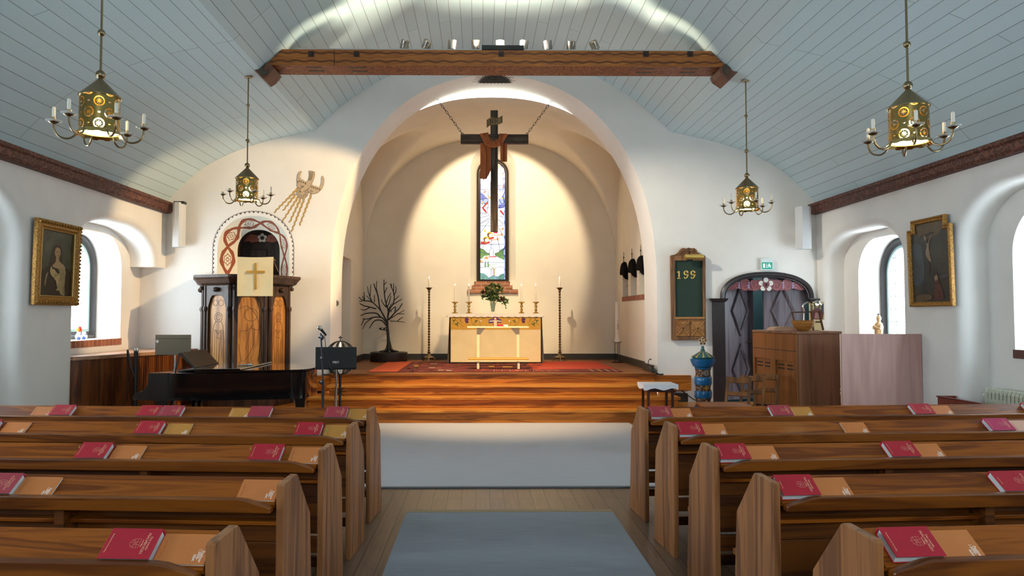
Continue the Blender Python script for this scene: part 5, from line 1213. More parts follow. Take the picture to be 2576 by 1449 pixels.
# things on the counter and the sill
def at(px, py, Z): return PZ(px, py, Z)
c0 = at(192, 883, cz0); m_pap = mat('white_paper', 'e8e8ea', .8)
bxo = MB(); bxo.box(c0.x - .12, c0.y - .1, cz0 + .002, c0.x + .1, c0.y + .12, cz0 + .085); tag(bxo.build('box', m_pap, bevel=.006), 'white box on the left counter below the window', 'box')
c1 = at(228, 882, cz0); pm = MB(); pm.T = Matrix.Translation((c1.x, c1.y, cz0)) @ Matrix.Rotation(.3, 4, 'Z'); pm.box(-.15, -.1, .002, .15, .1, .012); pm.T = pm.T @ Matrix.Rotation(.2, 4, 'Z'); pm.box(-.14, -.1, .012, .14, .1, .02); tag(pm.build('paper_stack', m_pap), 'loose white papers on the left counter', 'paper')
for i, (px, lb) in enumerate(((352, 'coiled black cable on the left counter, left coil'), (374, 'coiled grey cable on the left counter, right coil'))):
    c = at(px, 872, cz0); m = MB(); rng = random.Random(i)
    pts = [(c.x + .09 * cos(k * .7) * rng.uniform(.7, 1.2), c.y + .08 * sin(k * .7), cz0 + .012 + .006 * (k % 9) + .03 * max(0, sin(k * .35))) for k in range(40)]
    m.tube(smooth_path(pts, 3), .007, 6); tag(m.build('cable', m_iron if i == 0 else mat('grey_cable', '77777a', .5), smooth=True), lb, 'cable')
sz = 1.292
for px, lb, fl in ((198, 'blue and white vase with flowers on the left window sill', 1), (211, 'blue and white jug beside the flower vase on the left window sill', 0)):
    q = PX(px, 850, -6.12); v = thing('vase', lb, 'vase', (-6.12, q.y, sz))
    t = NT('blue_white_porcelain'); n = t.noise(t.coord(), 14, 2); t.set(Base_Color=t.mix(t.math('GREATER_THAN', n, .56), (.85, .88, .92, 1), (.10, .16, .55, 1)), Roughness=.15)
    m = MB(); m.lathe([(.025, 0), (.045, .02), (.05, .05), (.035, .085), (.024, .10), (.03, .115), (.022, .11)], (-6.12, q.y, sz), 16); m.build('body', t.m, v, smooth=True)
    if fl:
        for k, (dy, dz, c_) in enumerate(((-.03, .15, 'd8a03a'), (.02, .17, 'c23a2a'), (.035, .14, 'c85a3a'))):
            m = MB(); m.sphere((-6.12, q.y + dy, sz + dz), .028, 9); m.tube([(-6.12, q.y, sz + .1), (-6.12, q.y + dy, sz + dz)], .004, 5); m.build('flower', mat('flower_' + c_, c_, .7, var=.2, vs=60), v, smooth=True)
    else:
        m = MB(); m.tube([(-6.12, q.y + .03, sz + .1), (-6.12, q.y + .065, sz + .08), (-6.12, q.y + .05, sz + .04)], .006, 6); m.build('handle', t.m, v, smooth=True)
# ---- grand piano
m_pi = mat('black_piano_lacquer', (.004, .004, .005), .08, coat=1, spec=.6); m_pim = mat('dull_black_lacquer', (.012, .010, .009), .4)
YP = 9.3; gx = lambda px, Y=YP: P(px, 930, Y).x; gz = lambda py, Y=YP: P(550, py, Y).z
X0, X1 = gx(374), gx(763); zT, zB = gz(938), gz(1004); zK = gz(992)
pi = thing('grand_piano', 'black lacquered grand piano before the pulpit', 'piano', ((X0 + X1) / 2, YP + .75, 0))
xl = gx(336); wY = 1.48
rim = [(X0, YP)] + [(p.x, p.y) for p in smooth_path([(gx(500), YP, 0), (gx(560), YP + .03, 0), (gx(620), YP + .10, 0), (gx(680), YP + .14, 0), (gx(730), YP + .2, 0), (gx(757), YP + .34, 0), (X1, YP + .6, 0), (gx(755), YP + .95, 0), (gx(715), YP + 1.25, 0), (gx(650), YP + wY, 0)], 5)] + [(X0, YP + wY)]
m = MB(); m.poly([rim], lambda x, y: (x, y, zB + .015), zT - zB - .02, (0, 0, 1)); m.build('case', m_pi, pi, smooth=True, ang=30, bevel=.008)
m = MB(); m.poly([rim], lambda x, y: (x, y, zB - .02), .04, (0, 0, 1)); m.build('keel', m_pi, pi)
# keyboard cheeks, key bed and keys
ch = [(xl, zB - .01), (xl, zB + .045), (xl + .03, zK + .02), (xl + .12, zK + .04), (gx(366), zK + .075), (gx(372), zK + .13), (X0 - .005, zT - .06), (X0 - .005, zT), (X0 + .25, zT), (X0 + .25, zB - .01)]
for y in (YP - .004, YP + wY - .06):
    m = MB(); m.poly([ch], lambda x, z: (x, y, z), .064, (0, 1, 0)); m.build('cheek', m_pi, pi, bevel=.004)
m = MB(); m.box(xl + .02, YP + .06, zB - .01, X0 + .2, YP + wY - .06, zB + .03); m.build('key_bed', m_pi, pi)
m = MB(); m.box(xl + .05, YP + .12, zB + .03, xl + .19, YP + wY - .12, zB + .055); m.build('white_keys', mat('ivory_keys', 'efe9da', .3), pi)
m = MB()
for k in range(36): 
    if k % 7 not in (2, 6): y = YP + .15 + k * .0345; m.box(xl + .10, y, zB + .055, xl + .19, y + .014, zB + .067)
m.build('black_keys', m_pi, pi)
m = MB(); m.box(X0 - .01, YP + .06, zB + .03, X0 + .02, YP + wY - .06, zT - .01); m.build('fallboard', m_pi, pi)
# lid: front flap folded back on the main lid
lidx = gx(490)
lr = [(lidx, YP - .012)] + [(p[0] + (.012 if p[0] > gx(600) else 0), p[1] - .012) for p in rim[1:-1] if p[0] > lidx] + [(lidx, YP + wY)]
def lid(z0, z1, tilt): return z0
zl0, zl1 = gz(941), gz(922)
m = MB(); kz = lambda x: zT + .005 + (gz(926) - zT) * min(1, max(0, (x - lidx) / (gx(600) - lidx)))
m.poly([lr], lambda x, y: (x, y, zT + .004), .022, (0, 0, 1)); m.build('lid', m_pi, pi, smooth=True, ang=30, bevel=.006)
m = MB(); fl_ = [(lidx + .01, YP - .012), (gx(600), YP + .06), (gx(600), YP + wY), (lidx + .01, YP + wY)]; m.poly([fl_], lambda x, y: (x, y, zT + .03), .02, (0, 0, 1)); m.build('lid_flap', m_pi, pi, bevel=.006)
m = MB(); yy = YP + .25
for a, b in (((440, 938), (452, 888)), ((452, 890), (490, 926))):
    p, q = P(a[0], a[1], yy), P(b[0], b[1], yy); m.bar(p, q, .012, .02)
p, q = P(489, 927, yy), P(453, 889, yy); n_ = Vector((.012, 0, .012))
m.loft([[p, q, q + n_, p + n_], [v + Vector((0, .85, 0)) for v in (p, q, q + n_, p + n_)]]); m.loft([[P(446, 936, yy), P(494, 930, yy), P(494, 927, yy), P(446, 933, yy)], [v + Vector((0, .85, 0)) for v in (P(446, 936, yy), P(494, 930, yy), P(494, 927, yy), P(446, 933, yy))]])
m.build('music_desk', m_pim, pi)
for x, y in ((gx(400), YP + .18), (gx(400), YP + wY - .2), (gx(722), YP + .75)):
    m = MB(); m.loft([[Vector((x + sx * r, y + sy * r, z)) for sx, sy in ((-1, -1), (1, -1), (1, 1), (-1, 1))] for z, r in ((.03, .045), (.12, .045), (zB - .12, .065), (zB - .03, .085), (zB, .085))]); m.sphere((x, y, .03), .028, 8); m.build('leg', m_pi, pi)
m = MB(); xm = gx(440)
for dy in (-.1, .1): m.box(xm - .02, YP + .74 + dy - .02, .12, xm + .02, YP + .74 + dy + .02, zB)
m.box(xm - .04, YP + .58, .08, xm + .04, YP + .9, .16)
for dy in (-.06, 0, .06): m.box(xm - .2, YP + .74 + dy - .012, .09, xm - .04, YP + .74 + dy + .012, .1)
m.build('pedal_lyre', m_pi, pi)
q = P(612, 908, YP + .5); mi = MB(); zz = zT + .052; mi.T = Matrix.Translation((q.x, YP + .55, zz + .012)) @ Matrix.Rotation(.5, 4, 'Z') @ Matrix.Rotation(PI / 2, 4, 'Y'); mi.lathe([(.009, -.09), (.012, .05), (.02, .06), (.022, .085), (.012, .105)], n=12); tag(mi.build('microphone', m_sil2 := mat('silver_microphone', (.5, .48, .45), .3, .9), smooth=True), 'silver microphone lying on the grand piano lid', 'microphone')
# ---- large grey music desk by the counter
Ym = 10.7; a, b = P(390, 893, Ym), P(480, 842, Ym); ms = thing('music_stand', 'large grey-brown music stand beside the counter left of the piano', 'music stand', ((a.x + b.x) / 2, Ym, 0))
m_gb = mat('grey_brown_desk', '7d7464', .6); m = MB(); m.box(a.x, Ym, a.z, b.x, Ym + .02, b.z); m.box(a.x + .03, Ym - .004, b.z - .05, b.x - .03, Ym, b.z - .045); m.build('desk', m_gb, ms, bevel=.012)
m = MB(); c = P(395.5, 859, Ym - .004); m.poly([arc(c.x, c.z, .022, 0, 345, 14)], lambda x, z: (x, Ym - .002, z), .002, (0, -1, 0)); m.build('sticker', m_pap, ms)
m = MB(); xx = P(437, 900, Ym).x; m.tube([(xx, Ym + .04, a.z + .1), (xx, Ym + .04, .3)], .016, 8)
for k in range(3): t_ = 2 * PI * k / 3; m.tube([(xx, Ym + .04, .35), (xx + .3 * cos(t_), Ym + .04 + .3 * sin(t_), .012)], .01, 6)
m.build('stand', m_sil2, ms, smooth=True)
# ---- dark microphone stand before the counter
Ys = 10.2; q = P(342, 900, Ys); k_ = thing('microphone_stand', 'black microphone stand with folded boom before the slatted counter', 'microphone stand', (q.x, Ys, 0))
m = MB(); m.tube([(q.x, Ys, .02), (q.x, Ys, P(342, 884, Ys).z)], .03, 8)
for k in range(3): t_ = 2 * PI * k / 3 + .5; m.tube([(q.x, Ys, .2), (q.x + .3 * cos(t_), Ys + .3 * sin(t_), .012)], .01, 6)
m.build('pole', m_iron, k_, smooth=True)
m = MB(); m.tube([P(321, 880, Ys - .05), P(330, 925, Ys - .05), P(339, 951, Ys - .05)], .012, 6); m.tube([P(320, 880, Ys - .05), P(322, 960, Ys), P(320, 1010, Ys)], .008, 6); m.build('boom', m_iron, k_, smooth=True)
m = MB()
for px in (340, 346): m.sphere(P(px, 881, Ys), .02, 8, (1, 1, 1.6))
m.build('clip', m_sil2, k_, smooth=True)
# ---- vocal microphone on a stand, black music stand, globe candle holder
Yv = 9.6; s0, s1 = P(807, 838, Yv), P(812, 1000, Yv); vm = thing('microphone_stand', 'black stand with a silver vocal microphone left of the steps', 'microphone stand', (s1.x, Yv, 0))
m_ch = mat('blue_black_tube', (.05, .055, .065), .3, .6)
m = MB(); zj = P(810, 964, Yv).z; m.tube([(s0.x, Yv, s0.z), (P(811, 910, Yv).x, Yv, P(811, 910, Yv).z), (s1.x, Yv, zj)], .011, 8); m.tube([(s1.x, Yv, zj), (s1.x, Yv, .03)], .018, 8)
for py in (849, 902, 962): c = P(810, py, Yv); m.sphere(c, .028, 8, (1, 1, 1.3)); m.tube([c, c + Vector((-.04, -.02, 0))], .012, 6)
for k in range(3): t_ = 2 * PI * k / 3 + .9; m.tube([(s1.x, Yv, .1), (s1.x + .3 * cos(t_), Yv + .3 * sin(t_), .014)], .012, 6)
m.build('stand', m_ch, vm, smooth=True)
m = MB(); pa, pb2 = P(802, 822, Yv - .03), P(814, 836, Yv + .03); d = (pb2 - pa); m.lathe([(.006, -.012), (.024, 0), (.03, .025), (.027, .04)], pa, 12, (1, 1), d); m.m = 1; m.lathe([(.024, .04), (.018, .06), (.014, .16), (.01, .165)], pa, 12, (1, 1), d); m.build('microphone', [m_sil2, m_black], vm, smooth=True)
m = MB(); m.tube(smooth_path([pb2 + Vector((.01, 0, 0)), P(818, 860, Yv + .03), P(822, 890, Yv + .03), P(833, 925, Yv), P(845, 955, Yv), P(842, 1000, Yv), P(838, 1040, Yv)], 6), .0045, 6); m.build('cable', m_iron, vm, smooth=True)
Ys2 = 9.9; a, b = P(793, 927, Ys2), P(897, 873, Ys2); s3 = thing('music_stand', 'black music stand in front of the globe candle holder', 'music stand', (P(845, 1000, Ys2).x, Ys2, 0))
m = MB(); m.box(a.x, Ys2, a.z, b.x, Ys2 + .012, b.z); m.box(a.x, Ys2 - .05, a.z - .012, b.x, Ys2 + .01, a.z); m.build('desk', m_black, s3, bevel=.006)
m = MB(); xx = P(845, 960, Ys2).x; m.tube([(xx, Ys2 + .03, P(845, 885, Ys2).z), (xx, Ys2 + .03, .25)], .011, 8); m.sphere(P(845, 912, Ys2 - .02), .022, 8); m.cbox(P(845, 911, Ys2 - .01), (.09, .02, .03))
for k in range(3): t_ = 2 * PI * k / 3 + .4; m.tube([(xx, Ys2 + .03, .4), (xx + .28 * cos(t_), Ys2 + .03 + .28 * sin(t_), .012)], .009, 6)
m.build('stand', m_sil2, s3, smooth=True)
Yg = 10.45; c = P(856, 900, Yg); Rg = P(892, 900, Yg).x - c.x; gl = thing('globe_candle_holder', 'black wrought iron globe candle holder with a cross on top', 'candle holder', (c.x, Yg, 0))
m = MB(); Rz = P(856, 858, Yg).z - c.z
for k in range(5): t_ = PI * k / 5 + .25; m.tube([(c.x + Rg * 1.05 * sin(2 * PI * j / 28) * cos(t_), Yg + Rg * 1.05 * sin(2 * PI * j / 28) * sin(t_), c.z + Rz * cos(2 * PI * j / 28)) for j in range(28)], .0085, 6, True)
m.build('globe', m_iron, gl, smooth=True)
m = MB(); top = c.z + Rz; m.tube([(c.x, Yg, top - .01), (c.x, Yg, top + .075)], .008, 6); m.tube([(c.x - .026, Yg, top + .05), (c.x + .026, Yg, top + .05)], .008, 6); m.build('cross', m_iron, gl)
m = MB(); m.tube([(c.x, Yg, c.z - Rz), (c.x, Yg, .03)], .018, 8); m.lathe([(.16, .005), (.16, .02), (.03, .04)], (c.x, Yg, 0), 20)
for k in range(8): t_ = 2 * PI * k / 8; zz = P(856, 985, Yg).z; m.tube([(c.x, Yg - .02, zz), (c.x + .1 * cos(t_), Yg - .03, zz + .1 * sin(t_))], [.008, .003], 5)
m.build('stem', m_iron, gl, smooth=True)
m = MB(); zc1 = P(856, 873, Yg).z; m.lathe([(.03, c.z - Rz + .01), (.03, zc1 - .005), (.024, zc1), (.002, zc1)], (c.x, Yg, 0), 14); m.build('candle', m_wax, gl, smooth=True)
m = MB(); m.lathe([(.001, 0), (.010, .012), (.012, .024), (.007, .045), (.0005, .066)], (c.x, Yg, zc1 + .002), 8); m.build('flame', m_flame, gl, smooth=True)

q = P(855.5, 763, 12.6); m = MB(); m.box(-2.70, 12.56, q.z - .05, -2.672, 12.60, q.z + .05); m.box(-2.675, 12.57, q.z - .03, -2.655, 12.585, q.z + .03); tag(m.build('wall_switch', mat('grey_switch', '6d675c', .5)), 'small grey switch on the left jamb of the chancel arch', 'switch')
# ================================================================ right side: door, hymn board, font, table, organ, painting
m_dw = wood('dark_violet_door_wood', '4c454c', '6d636c', 2, .4, .8, .3, coat=.15); m_dfr = mat('black_brown_door_frame', '2b2527', .38, var=.15, vs=8)
# ---- door frame, leaves, carved valance
d2 = struct(thing('door_2', None, None, (dcx, FW, HR)))
m = MB()
for pxs in ((1791, 1822), (2037, 2066)):
    a, b = P(pxs[0], 800, FW).x, min(P(pxs[1], 800, FW).x, 5.49); z = P(1800, 760, FW).z; m.box(a, FW - .05, HR, b, FW, z)
    m.loft([[Vector((x, y, zz)) for x, y in ((a - e, FW - .05 - e), (min(b + e, 5.495), FW - .05 - e), (min(b + e, 5.495), FW), (a - e, FW))] for zz, e in ((z, .005), (z + .025, .03), (z + .05, .045), (z + .062, .045))])
m.build('pilaster', m_dfr, d2, bevel=.005)
m = MB(); R = lambda e, y: [Vector((x, y, z)) for x, z in ([(dcx - da - e, 1.90)] + sell(da + e, 1.94, .375 + e, 2.35, 28, dcx) + [(dcx + da + e, 1.90)])]
m.loft([R(.07, FW - .001), R(.07, FW - .04), R(.045, FW - .06), R(.01, FW - .05), R(-.005, FW - .02), R(-.02, FW - .02), R(-.02, FW + .1), R(.0, FW + .1)], (0, 0), False); m.build('arch_moulding', m_dfr, d2, smooth=True, ang=30)
YL = FW + .12; LW_ = da - .015; LH = 2.25
def leaf_part(hinge_x, sgn, ang, nm):
    T = Matrix.Translation((hinge_x, YL, HR + .01)) @ Matrix.Rotation(rad(ang), 4, 'Z')
    m = MB(); m.T = T; m.box(min(0, sgn * LW_), 0, 0, max(0, sgn * LW_), .045, LH); lf = m.build('leaf', m_dw, d2)
    for zc in (1.52, .52):
        cx_ = sgn * LW_ * .55; hw, hh = .20, .44
        for i, (a, b) in enumerate((((cx_ - hw, zc), (cx_, zc + hh)), ((cx_, zc + hh), (cx_ + hw, zc)), ((cx_ + hw, zc), (cx_, zc - hh)), ((cx_, zc - hh), (cx_ - hw, zc)))):
            pass
        m = MB(); m.T = T
        rings = []
        for k, y in ((1.0, 0), (.97, -.035), (.80, -.018), (.78, 0)): rings.append([Vector((cx_ + x * k, y, zc + z * k)) for x, z in ((-hw, 0), (0, hh), (hw, 0), (0, -hh))])
        m.loft(rings, (0, 0)); m.build('diamond_moulding', m_dw, lf)
    return T, lf
T1, l1 = leaf_part(dx0 + .01, 1, 25, 'left'); T2, l2 = leaf_part(dx1 - .01, -1, -2, 'right')
m = MB(); m.T = T1; m.tube([(LW_ - .09, -.005, .98), (LW_ - .09, -.05, .98), (LW_ - .2, -.055, .985)], .011, 8); m.lathe([(.025, 0), (.025, .008), (.012, .012)], (LW_ - .09, -.001, .98), 12, (1, 1), (0, -1, 0)); m.build('handle', m_dbrass, l1, smooth=True)
m = MB(); yv = FW + .03; VX = lambda a, b, d=0: (P(1780 + a / 3.916, 660 + b / 3.916, yv).x, yv - d, P(1780 + a / 3.916, 660 + b / 3.916, yv).z)
V0 = lambda a, b: VX(a, b)
half = [(575, 170), (530, 165), (500, 175), (470, 168), (430, 180), (418, 200), (400, 178), (365, 165), (340, 175), (320, 200), (290, 198), (250, 215), (200, 270), (240, 275), (290, 262), (315, 255), (340, 275), (385, 280), (400, 268), (408, 278), (430, 275), (470, 282), (510, 268), (545, 280), (575, 285)]
full = half + [(1150 - a, b) for a, b in reversed(half[1:-1])]
m.m = 0; m.poly([full], V0, .025, (0, 1, 0))
def vs_(pts, w, c, d=.004, sm=True): m.m = c; m.stroke([(p.x, p.y) for p in smooth_path([(*p, 0) for p in pts], 4)] if sm else pts, w, lambda a, b: VX(a, b, d), .004, EN)
for f in (1, -1):
    X = lambda a: a if f == 1 else 1150 - a
    vs_([(X(425), 200), (X(450), 260), (X(490), 262), (X(500), 230), (X(475), 215), (X(465), 240)], 6, 1); vs_([(X(330), 205), (X(345), 255), (X(375), 265), (X(395), 240), (X(375), 222)], 6, 1); vs_([(X(235), 262), (X(270), 225), (X(300), 225), (X(290), 248), (X(270), 245)], 6, 1)
    vs_([(X(a), b) for a, b in half[4:13]], 6, 1)
    for a in (405, 310):
        for b in (205, 228, 250): m.m = 4; m.poly([arc(X(a), b, 10, 0, 330, 10)], lambda p, q: VX(p, q, .007), .006, (0, 1, 0))
for k in range(5):
    t_ = 2 * PI * k / 5; m.m = 2; cx_, cy_ = 573 + 50 * sin(t_), 220 - 45 * cos(t_); m.poly([arc(cx_, cy_, 25, 0, 330, 12)], lambda p, q: VX(p, q, .012), .012, (0, 1, 0)); m.m = 3
m.m = 0; m.poly([[(573, 268), (545, 235), (538, 210), (548, 195), (562, 193), (573, 203), (584, 193), (600, 195), (608, 210), (600, 235)]], lambda p, q: VX(p, q, .018), .008, (0, 1, 0))
for q in ([(573, 205), (573, 248)], [(557, 220), (589, 220)]): m.m = 3; m.stroke(q, 8, lambda a, b: VX(a, b, .022), .004, EN)
m.build('carved_valance', [mat('dusty_rose_scroll_paint', '7c3d42', .5, var=.12, vs=14), mat('pale_rose_outline', 'a8686c', .5), mat('white_petal_carving', 'd5d2cc', .5), mat('dark_cross_paint', '2a1416', .5), mat('lilac_bead_paint', '8f86ac', .5)], d2)
# room behind the door: teal wall seen through the gap
m = MB(); m.add([(3.5, FW + .02, 0), (5.8, FW + .02, 0), (5.8, FW + 2.2, 0), (3.5, FW + 2.2, 0), (3.5, FW + .02, 3), (5.8, FW + .02, 3), (5.8, FW + 2.2, 3), (3.5, FW + 2.2, 3)], [(0, 1, 2, 3), (4, 7, 6, 5), (2, 6, 7, 3), (1, 5, 6, 2), (0, 3, 7, 4)]); struct(m.build('wall_vestibule', mat('teal_vestibule_wall', '4d6c6e', .8)))
vl = bpy.data.lights.new('vestibule_lamp', 'POINT'); vl.energy = 9; vl.color = (.85, .95, 1); vl.shadow_soft_size = .1; vo_ = bpy.data.objects.new('vestibule_lamp', vl); COL.objects.link(vo_); vo_.location = (5.1, FW + 1.5, 2.5)
# ---- exit sign
ye = FW - .05; a, b = P(1916, 679, ye), P(1943, 652, ye); es = thing('exit_sign', 'green emergency exit sign above the right door', 'sign', ((a.x + b.x) / 2, ye, a.z))
m_es = mat('white_sign_plastic', 'd8e4e4', .4); m = MB(); m.box(a.x - .004, ye, a.z - .005, b.x + .008, ye + .035, b.z + .012); m.box((a.x + b.x) / 2 - .03, ye + .03, b.z - .03, (a.x + b.x) / 2 + .03, FW - .001, b.z); m.build('housing', m_es, es, bevel=.004)
a2, b2 = P(1917, 677, ye), P(1942.5, 660, ye); m = MB(); m.box(a2.x, ye - .004, a2.z, b2.x, ye, b2.z); gp = m.build('green_panel', mat('exit_green', '1f9f87', .4, emit='1f9f87', es=.12), es)
m = MB(); ZX = lambda u, v: (a2.x + (b2.x - a2.x) * u, ye - .0045, a2.z + (b2.z - a2.z) * v)
def ez(pts): m.poly([pts], ZX, .002, EN)
ez([(.10, .2), (.28, .2), (.28, .82), (.10, .82)]); ez([(.43, .3), (.47, .3), (.47, .85), (.43, .85)]); ez([(.38, .34), (.45, .15), (.52, .34)])
ez(arc(.70, .78, .055, 0, 330, 10, .08)); ez([(.62, .68), (.72, .70), (.82, .60), (.88, .52), (.85, .47), (.78, .54), (.76, .44), (.86, .34), (.84, .16), (.79, .17), (.80, .30), (.70, .38), (.66, .28), (.57, .2), (.54, .26), (.62, .34), (.66, .56), (.60, .54), (.57, .42), (.53, .45), (.57, .62)])
m.build('pictogram', mat('white_pictogram', 'f2faf8', .5, emit='ffffff', es=.25), gp)
# ---- hymn board
yb = FW - .075; hb = thing('hymn_board', 'carved wooden hymn board showing the number 199 on green felt', 'board', (P(1733, 800, yb).x, yb, P(1733, 855, yb).z))
m_hw = wood('mid_oak_board', '5f3f25', '8d6340', 2, .5, .9, .8); m_hp = wood('light_oak_panel', '8a5c30', 'a87845', 0, .5, .9, .2); m_felt = mat('dark_green_felt', '24392f', .9, var=.06, vs=40)
HX = lambda a, b, d=0: (P(1680 + a / 3.2118, 615 + b / 3.2118, yb).x, yb - d, P(1680 + a / 3.2118, 615 + b / 3.2118, yb).z)
def hpoly(m, loops, d, th): m.poly(loops, lambda a, b: HX(a, b, d), th, (0, 1, 0))
out_ = [(24, 88), (300, 88), (305, 100), (310, 768), (35, 772)]
win = [(58, 130), (148, 130), (155, 122), (195, 122), (203, 130), (282, 132), (287, 584), (64, 587)]
m = MB(); hpoly(m, [out_, win], 0, .072); m.build('frame', m_hw, hb, bevel=.006)
m = MB(); hpoly(m, [[(26, 88), (60, 80), (80, 68), (95, 52), (105, 35), (125, 27), (150, 32), (170, 25), (190, 30), (215, 28), (235, 42), (240, 60), (262, 75), (302, 88)]], 0, .06); crs = m.build('carved_crest', m_hw, hb, bevel=.006)
m = MB()
for q in ([(100, 78), (120, 50), (150, 45), (165, 60)], [(170, 70), (180, 45), (160, 35)], [(185, 60), (205, 42), (230, 58), (245, 78)], [(125, 70), (140, 58)], [(205, 70), (215, 58)], [(165, 75), (172, 60), (180, 75)]): m.stroke([(p.x, p.y) for p in smooth_path([(*p, 0) for p in q], 4)], 9, lambda a, b: HX(a, b, 0), .012, EN)
m.build('leaf_carving', m_hw, crs)
m = MB(); hpoly(m, [[(40, 115), (300, 115), (300, 600), (50, 600)]], -.03, .03); felt = m.build('felt_panel', m_felt, hb)
m = MB(); NX_ = lambda a, b: HX(a, b, -.027)
# serif digits 1 9 9
m.stroke([(94, 216), (94, 262)], 12, NX_, .003, EN); m.stroke([(78, 226), (94, 214)], 6, NX_, .003, EN); m.stroke([(94, 262), (92, 272), (84, 275), (78, 270)], 6, NX_, .003, EN); m.stroke([(92, 274), (108, 274)], 5, NX_, .003, EN)
for cx_ in (150, 206):
    m.stroke(arc(cx_, 229, 14, 0, 345, 16, 16.5), [5 + 8 * abs(cos(2 * PI * i / 16)) for i in range(17)], NX_, .003, EN, True); m.stroke([(cx_ + 14, 229), (cx_ + 15, 245), (cx_ + 11, 260), (cx_ + 2, 271), (cx_ - 8, 274), (cx_ - 15, 270)], [10, 12, 10, 8, 6, 5], NX_, .003, EN); m.poly([arc(cx_ - 13, 266, 5.5, 0, 330, 10)], NX_, .003, EN)
m.build('numerals', mat('gold_numerals', 'd9b45c', .45), felt)
m = MB(); hpoly(m, [[(58, 586), (298, 586), (298, 602), (58, 604)]], .012, .03); m.build('ledge', m_hp, hb, bevel=.003)
for x0, x1 in ((64, 178), (184, 296)):
    m = MB(); c_ = ((x0 + x1) / 2, 676); hpoly(m, [[(x0, 612), (x1, 612), (x1, 741), (x0, 741)]], .002, .01)
    m.loft([[Vector(HX(*p, d)) for p in [(c_[0] + k * (x - c_[0]), c_[1] + k * (y - c_[1])) for x, y in ((x0, 612), (x1, 612), (x1, 741), (x0, 741))]] for k, d in ((1, .002), (.96, .012), (.9, .004), (.06, .018))], (0, 1))
    for p, q in (((x0, 612), (x1, 741)), ((x1, 612), (x0, 741))): m.stroke([(p[0] + (q[0] - p[0]) * .04, p[1] + (q[1] - p[1]) * .04), (p[0] + (q[0] - p[0]) * .96, p[1] + (q[1] - p[1]) * .96)], 11, lambda a, b: HX(a, b, .014), .008, EN)
    for k in (.62,):
        for v in ((0, 1), (1, 2), (2, 3), (3, 0)):
            cr_ = [(x0, 612), (x1, 612), (x1, 741), (x0, 741)]; p, q = cr_[v[0]], cr_[v[1]]; md_ = ((p[0] + q[0]) / 2, (p[1] + q[1]) / 2); f_ = lambda w: (c_[0] + (w[0] - c_[0]) * k * .8 + (md_[0] - c_[0]) * .30, c_[1] + (w[1] - c_[1]) * k * .8 + (md_[1] - c_[1]) * .30)
            m.stroke([f_(p), (c_[0] + (md_[0] - c_[0]) * .30, c_[1] + (md_[1] - c_[1]) * .30), f_(q)], 5, lambda a, b: HX(a, b, .010), .006, EN)
    m.build('faceted_panel', m_hp, hb)
m = MB(); q0, q1 = Vector(HX(124, 117)), Vector(HX(275, 88)); m.tube([(q0.x, yb - .09, (q0.z + q1.z) / 2), (q1.x, yb - .09, (q0.z + q1.z) / 2)], .038, 14); m.tube([((q0.x + q1.x) / 2, yb - .06, q1.z), ((q0.x + q1.x) / 2, yb + .01, q1.z + .03)], .008, 6); m.build('brass_lamp', mat('satin_brass_lamp', (.95, .68, .2), .45, 1), hb, smooth=True, ang=50)
# ---- font: blue and gold turned pillar with conical lid
Yf = 11.42; fc = P(1768.5, 950, Yf).x; fz = lambda py: P(1768, py, Yf).z; fr_ = lambda px: px / 1830 * Yf
ft = thing('baptismal_font', 'blue and gold pillar-shaped font with conical lid left of the dark door', 'font', (fc, Yf, HR))
m_bl = mat('bright_blue_paint', '1668a0', .28, coat=.3, var=.06); m_tq = mat('teal_lid_paint', '2a5f66', .35); m_gl = mat('gold_paint', 'c9a552', .4, metal=.3)
K = lambda pts: [(fr_(r), fz(py)) for r, py in pts]
m = MB(); m.lathe(K([(12, 923), (22, 922.5), (25, 921), (27, 916), (30.5, 908), (31, 903), (29, 902.5), (10, 902.5)]), (fc, Yf, 0), 40); m.lathe(K([(19, 928), (20, 926), (21, 923)]), (fc, Yf, 0), 32); m.build('bowl', m_bl, ft, smooth=True)
m = MB()
for z0, z1 in ((947, 968), (982, 1001), (1021, 1030)): m.lathe(K([(17, z1), (20.5, z1 - .8), (21.5, z1 - 3), (21.5, z0 + 3), (20.5, z0 + .8), (17, z0)]), (fc, Yf, 0), 36)
m.build('turned_ring', m_bl, ft, smooth=True)
t = NT('carved_gilt_band'); n = t.node('ShaderNodeTexVoronoi', {'Vector': t.coord(), 'Scale': 34}).outputs[0]; n2 = t.noise(t.coord(), 26, 2)
t.set(Base_Color=t.mix(t.math('GREATER_THAN', n2, .53), hexc('4e2c1c') + (1,), t.mix(t.math('GREATER_THAN', n, .42), hexc('cdb687') + (1,), hexc('5b3a22') + (1,))), Roughness=.5); t.bump(n2, .6, .006)
m = MB(); m.lathe([(fr_(18.2), HR + .002)] + K([(18.2, 927)]), (fc, Yf, 0), 36)
for py in (929, 945.5, 969.5, 981, 1002.5, 1020): m.lathe(K([(18.2, py + 1.2), (19.6, py + .8), (19.6, py - .8), (18.2, py - 1.2)]), (fc, Yf, 0), 36)
m.build('carved_shaft', t.m, ft, smooth=True)
m = MB()
for z_, sh in ((975, 1), (1012, 1)):
    def CY(u, v): a = u / 19; return (fc + fr_(19) * sin(a + .12), Yf - fr_(19) * cos(a + .12), fz(z_ + v))
    for q in ([(-7, -2), (7, -2), (7, 2), (-7, 2)], [(-2, -7), (2, -7), (2, 7), (-2, 7)]): m.poly([q], CY, .006, EN)
m.build('gold_cross', m_gl, ft)
m = MB()
def CY(u, v): a = u / 19; return (fc + fr_(19.2) * sin(a + .12), Yf - fr_(19.2) * cos(a + .12), fz(937 + v))
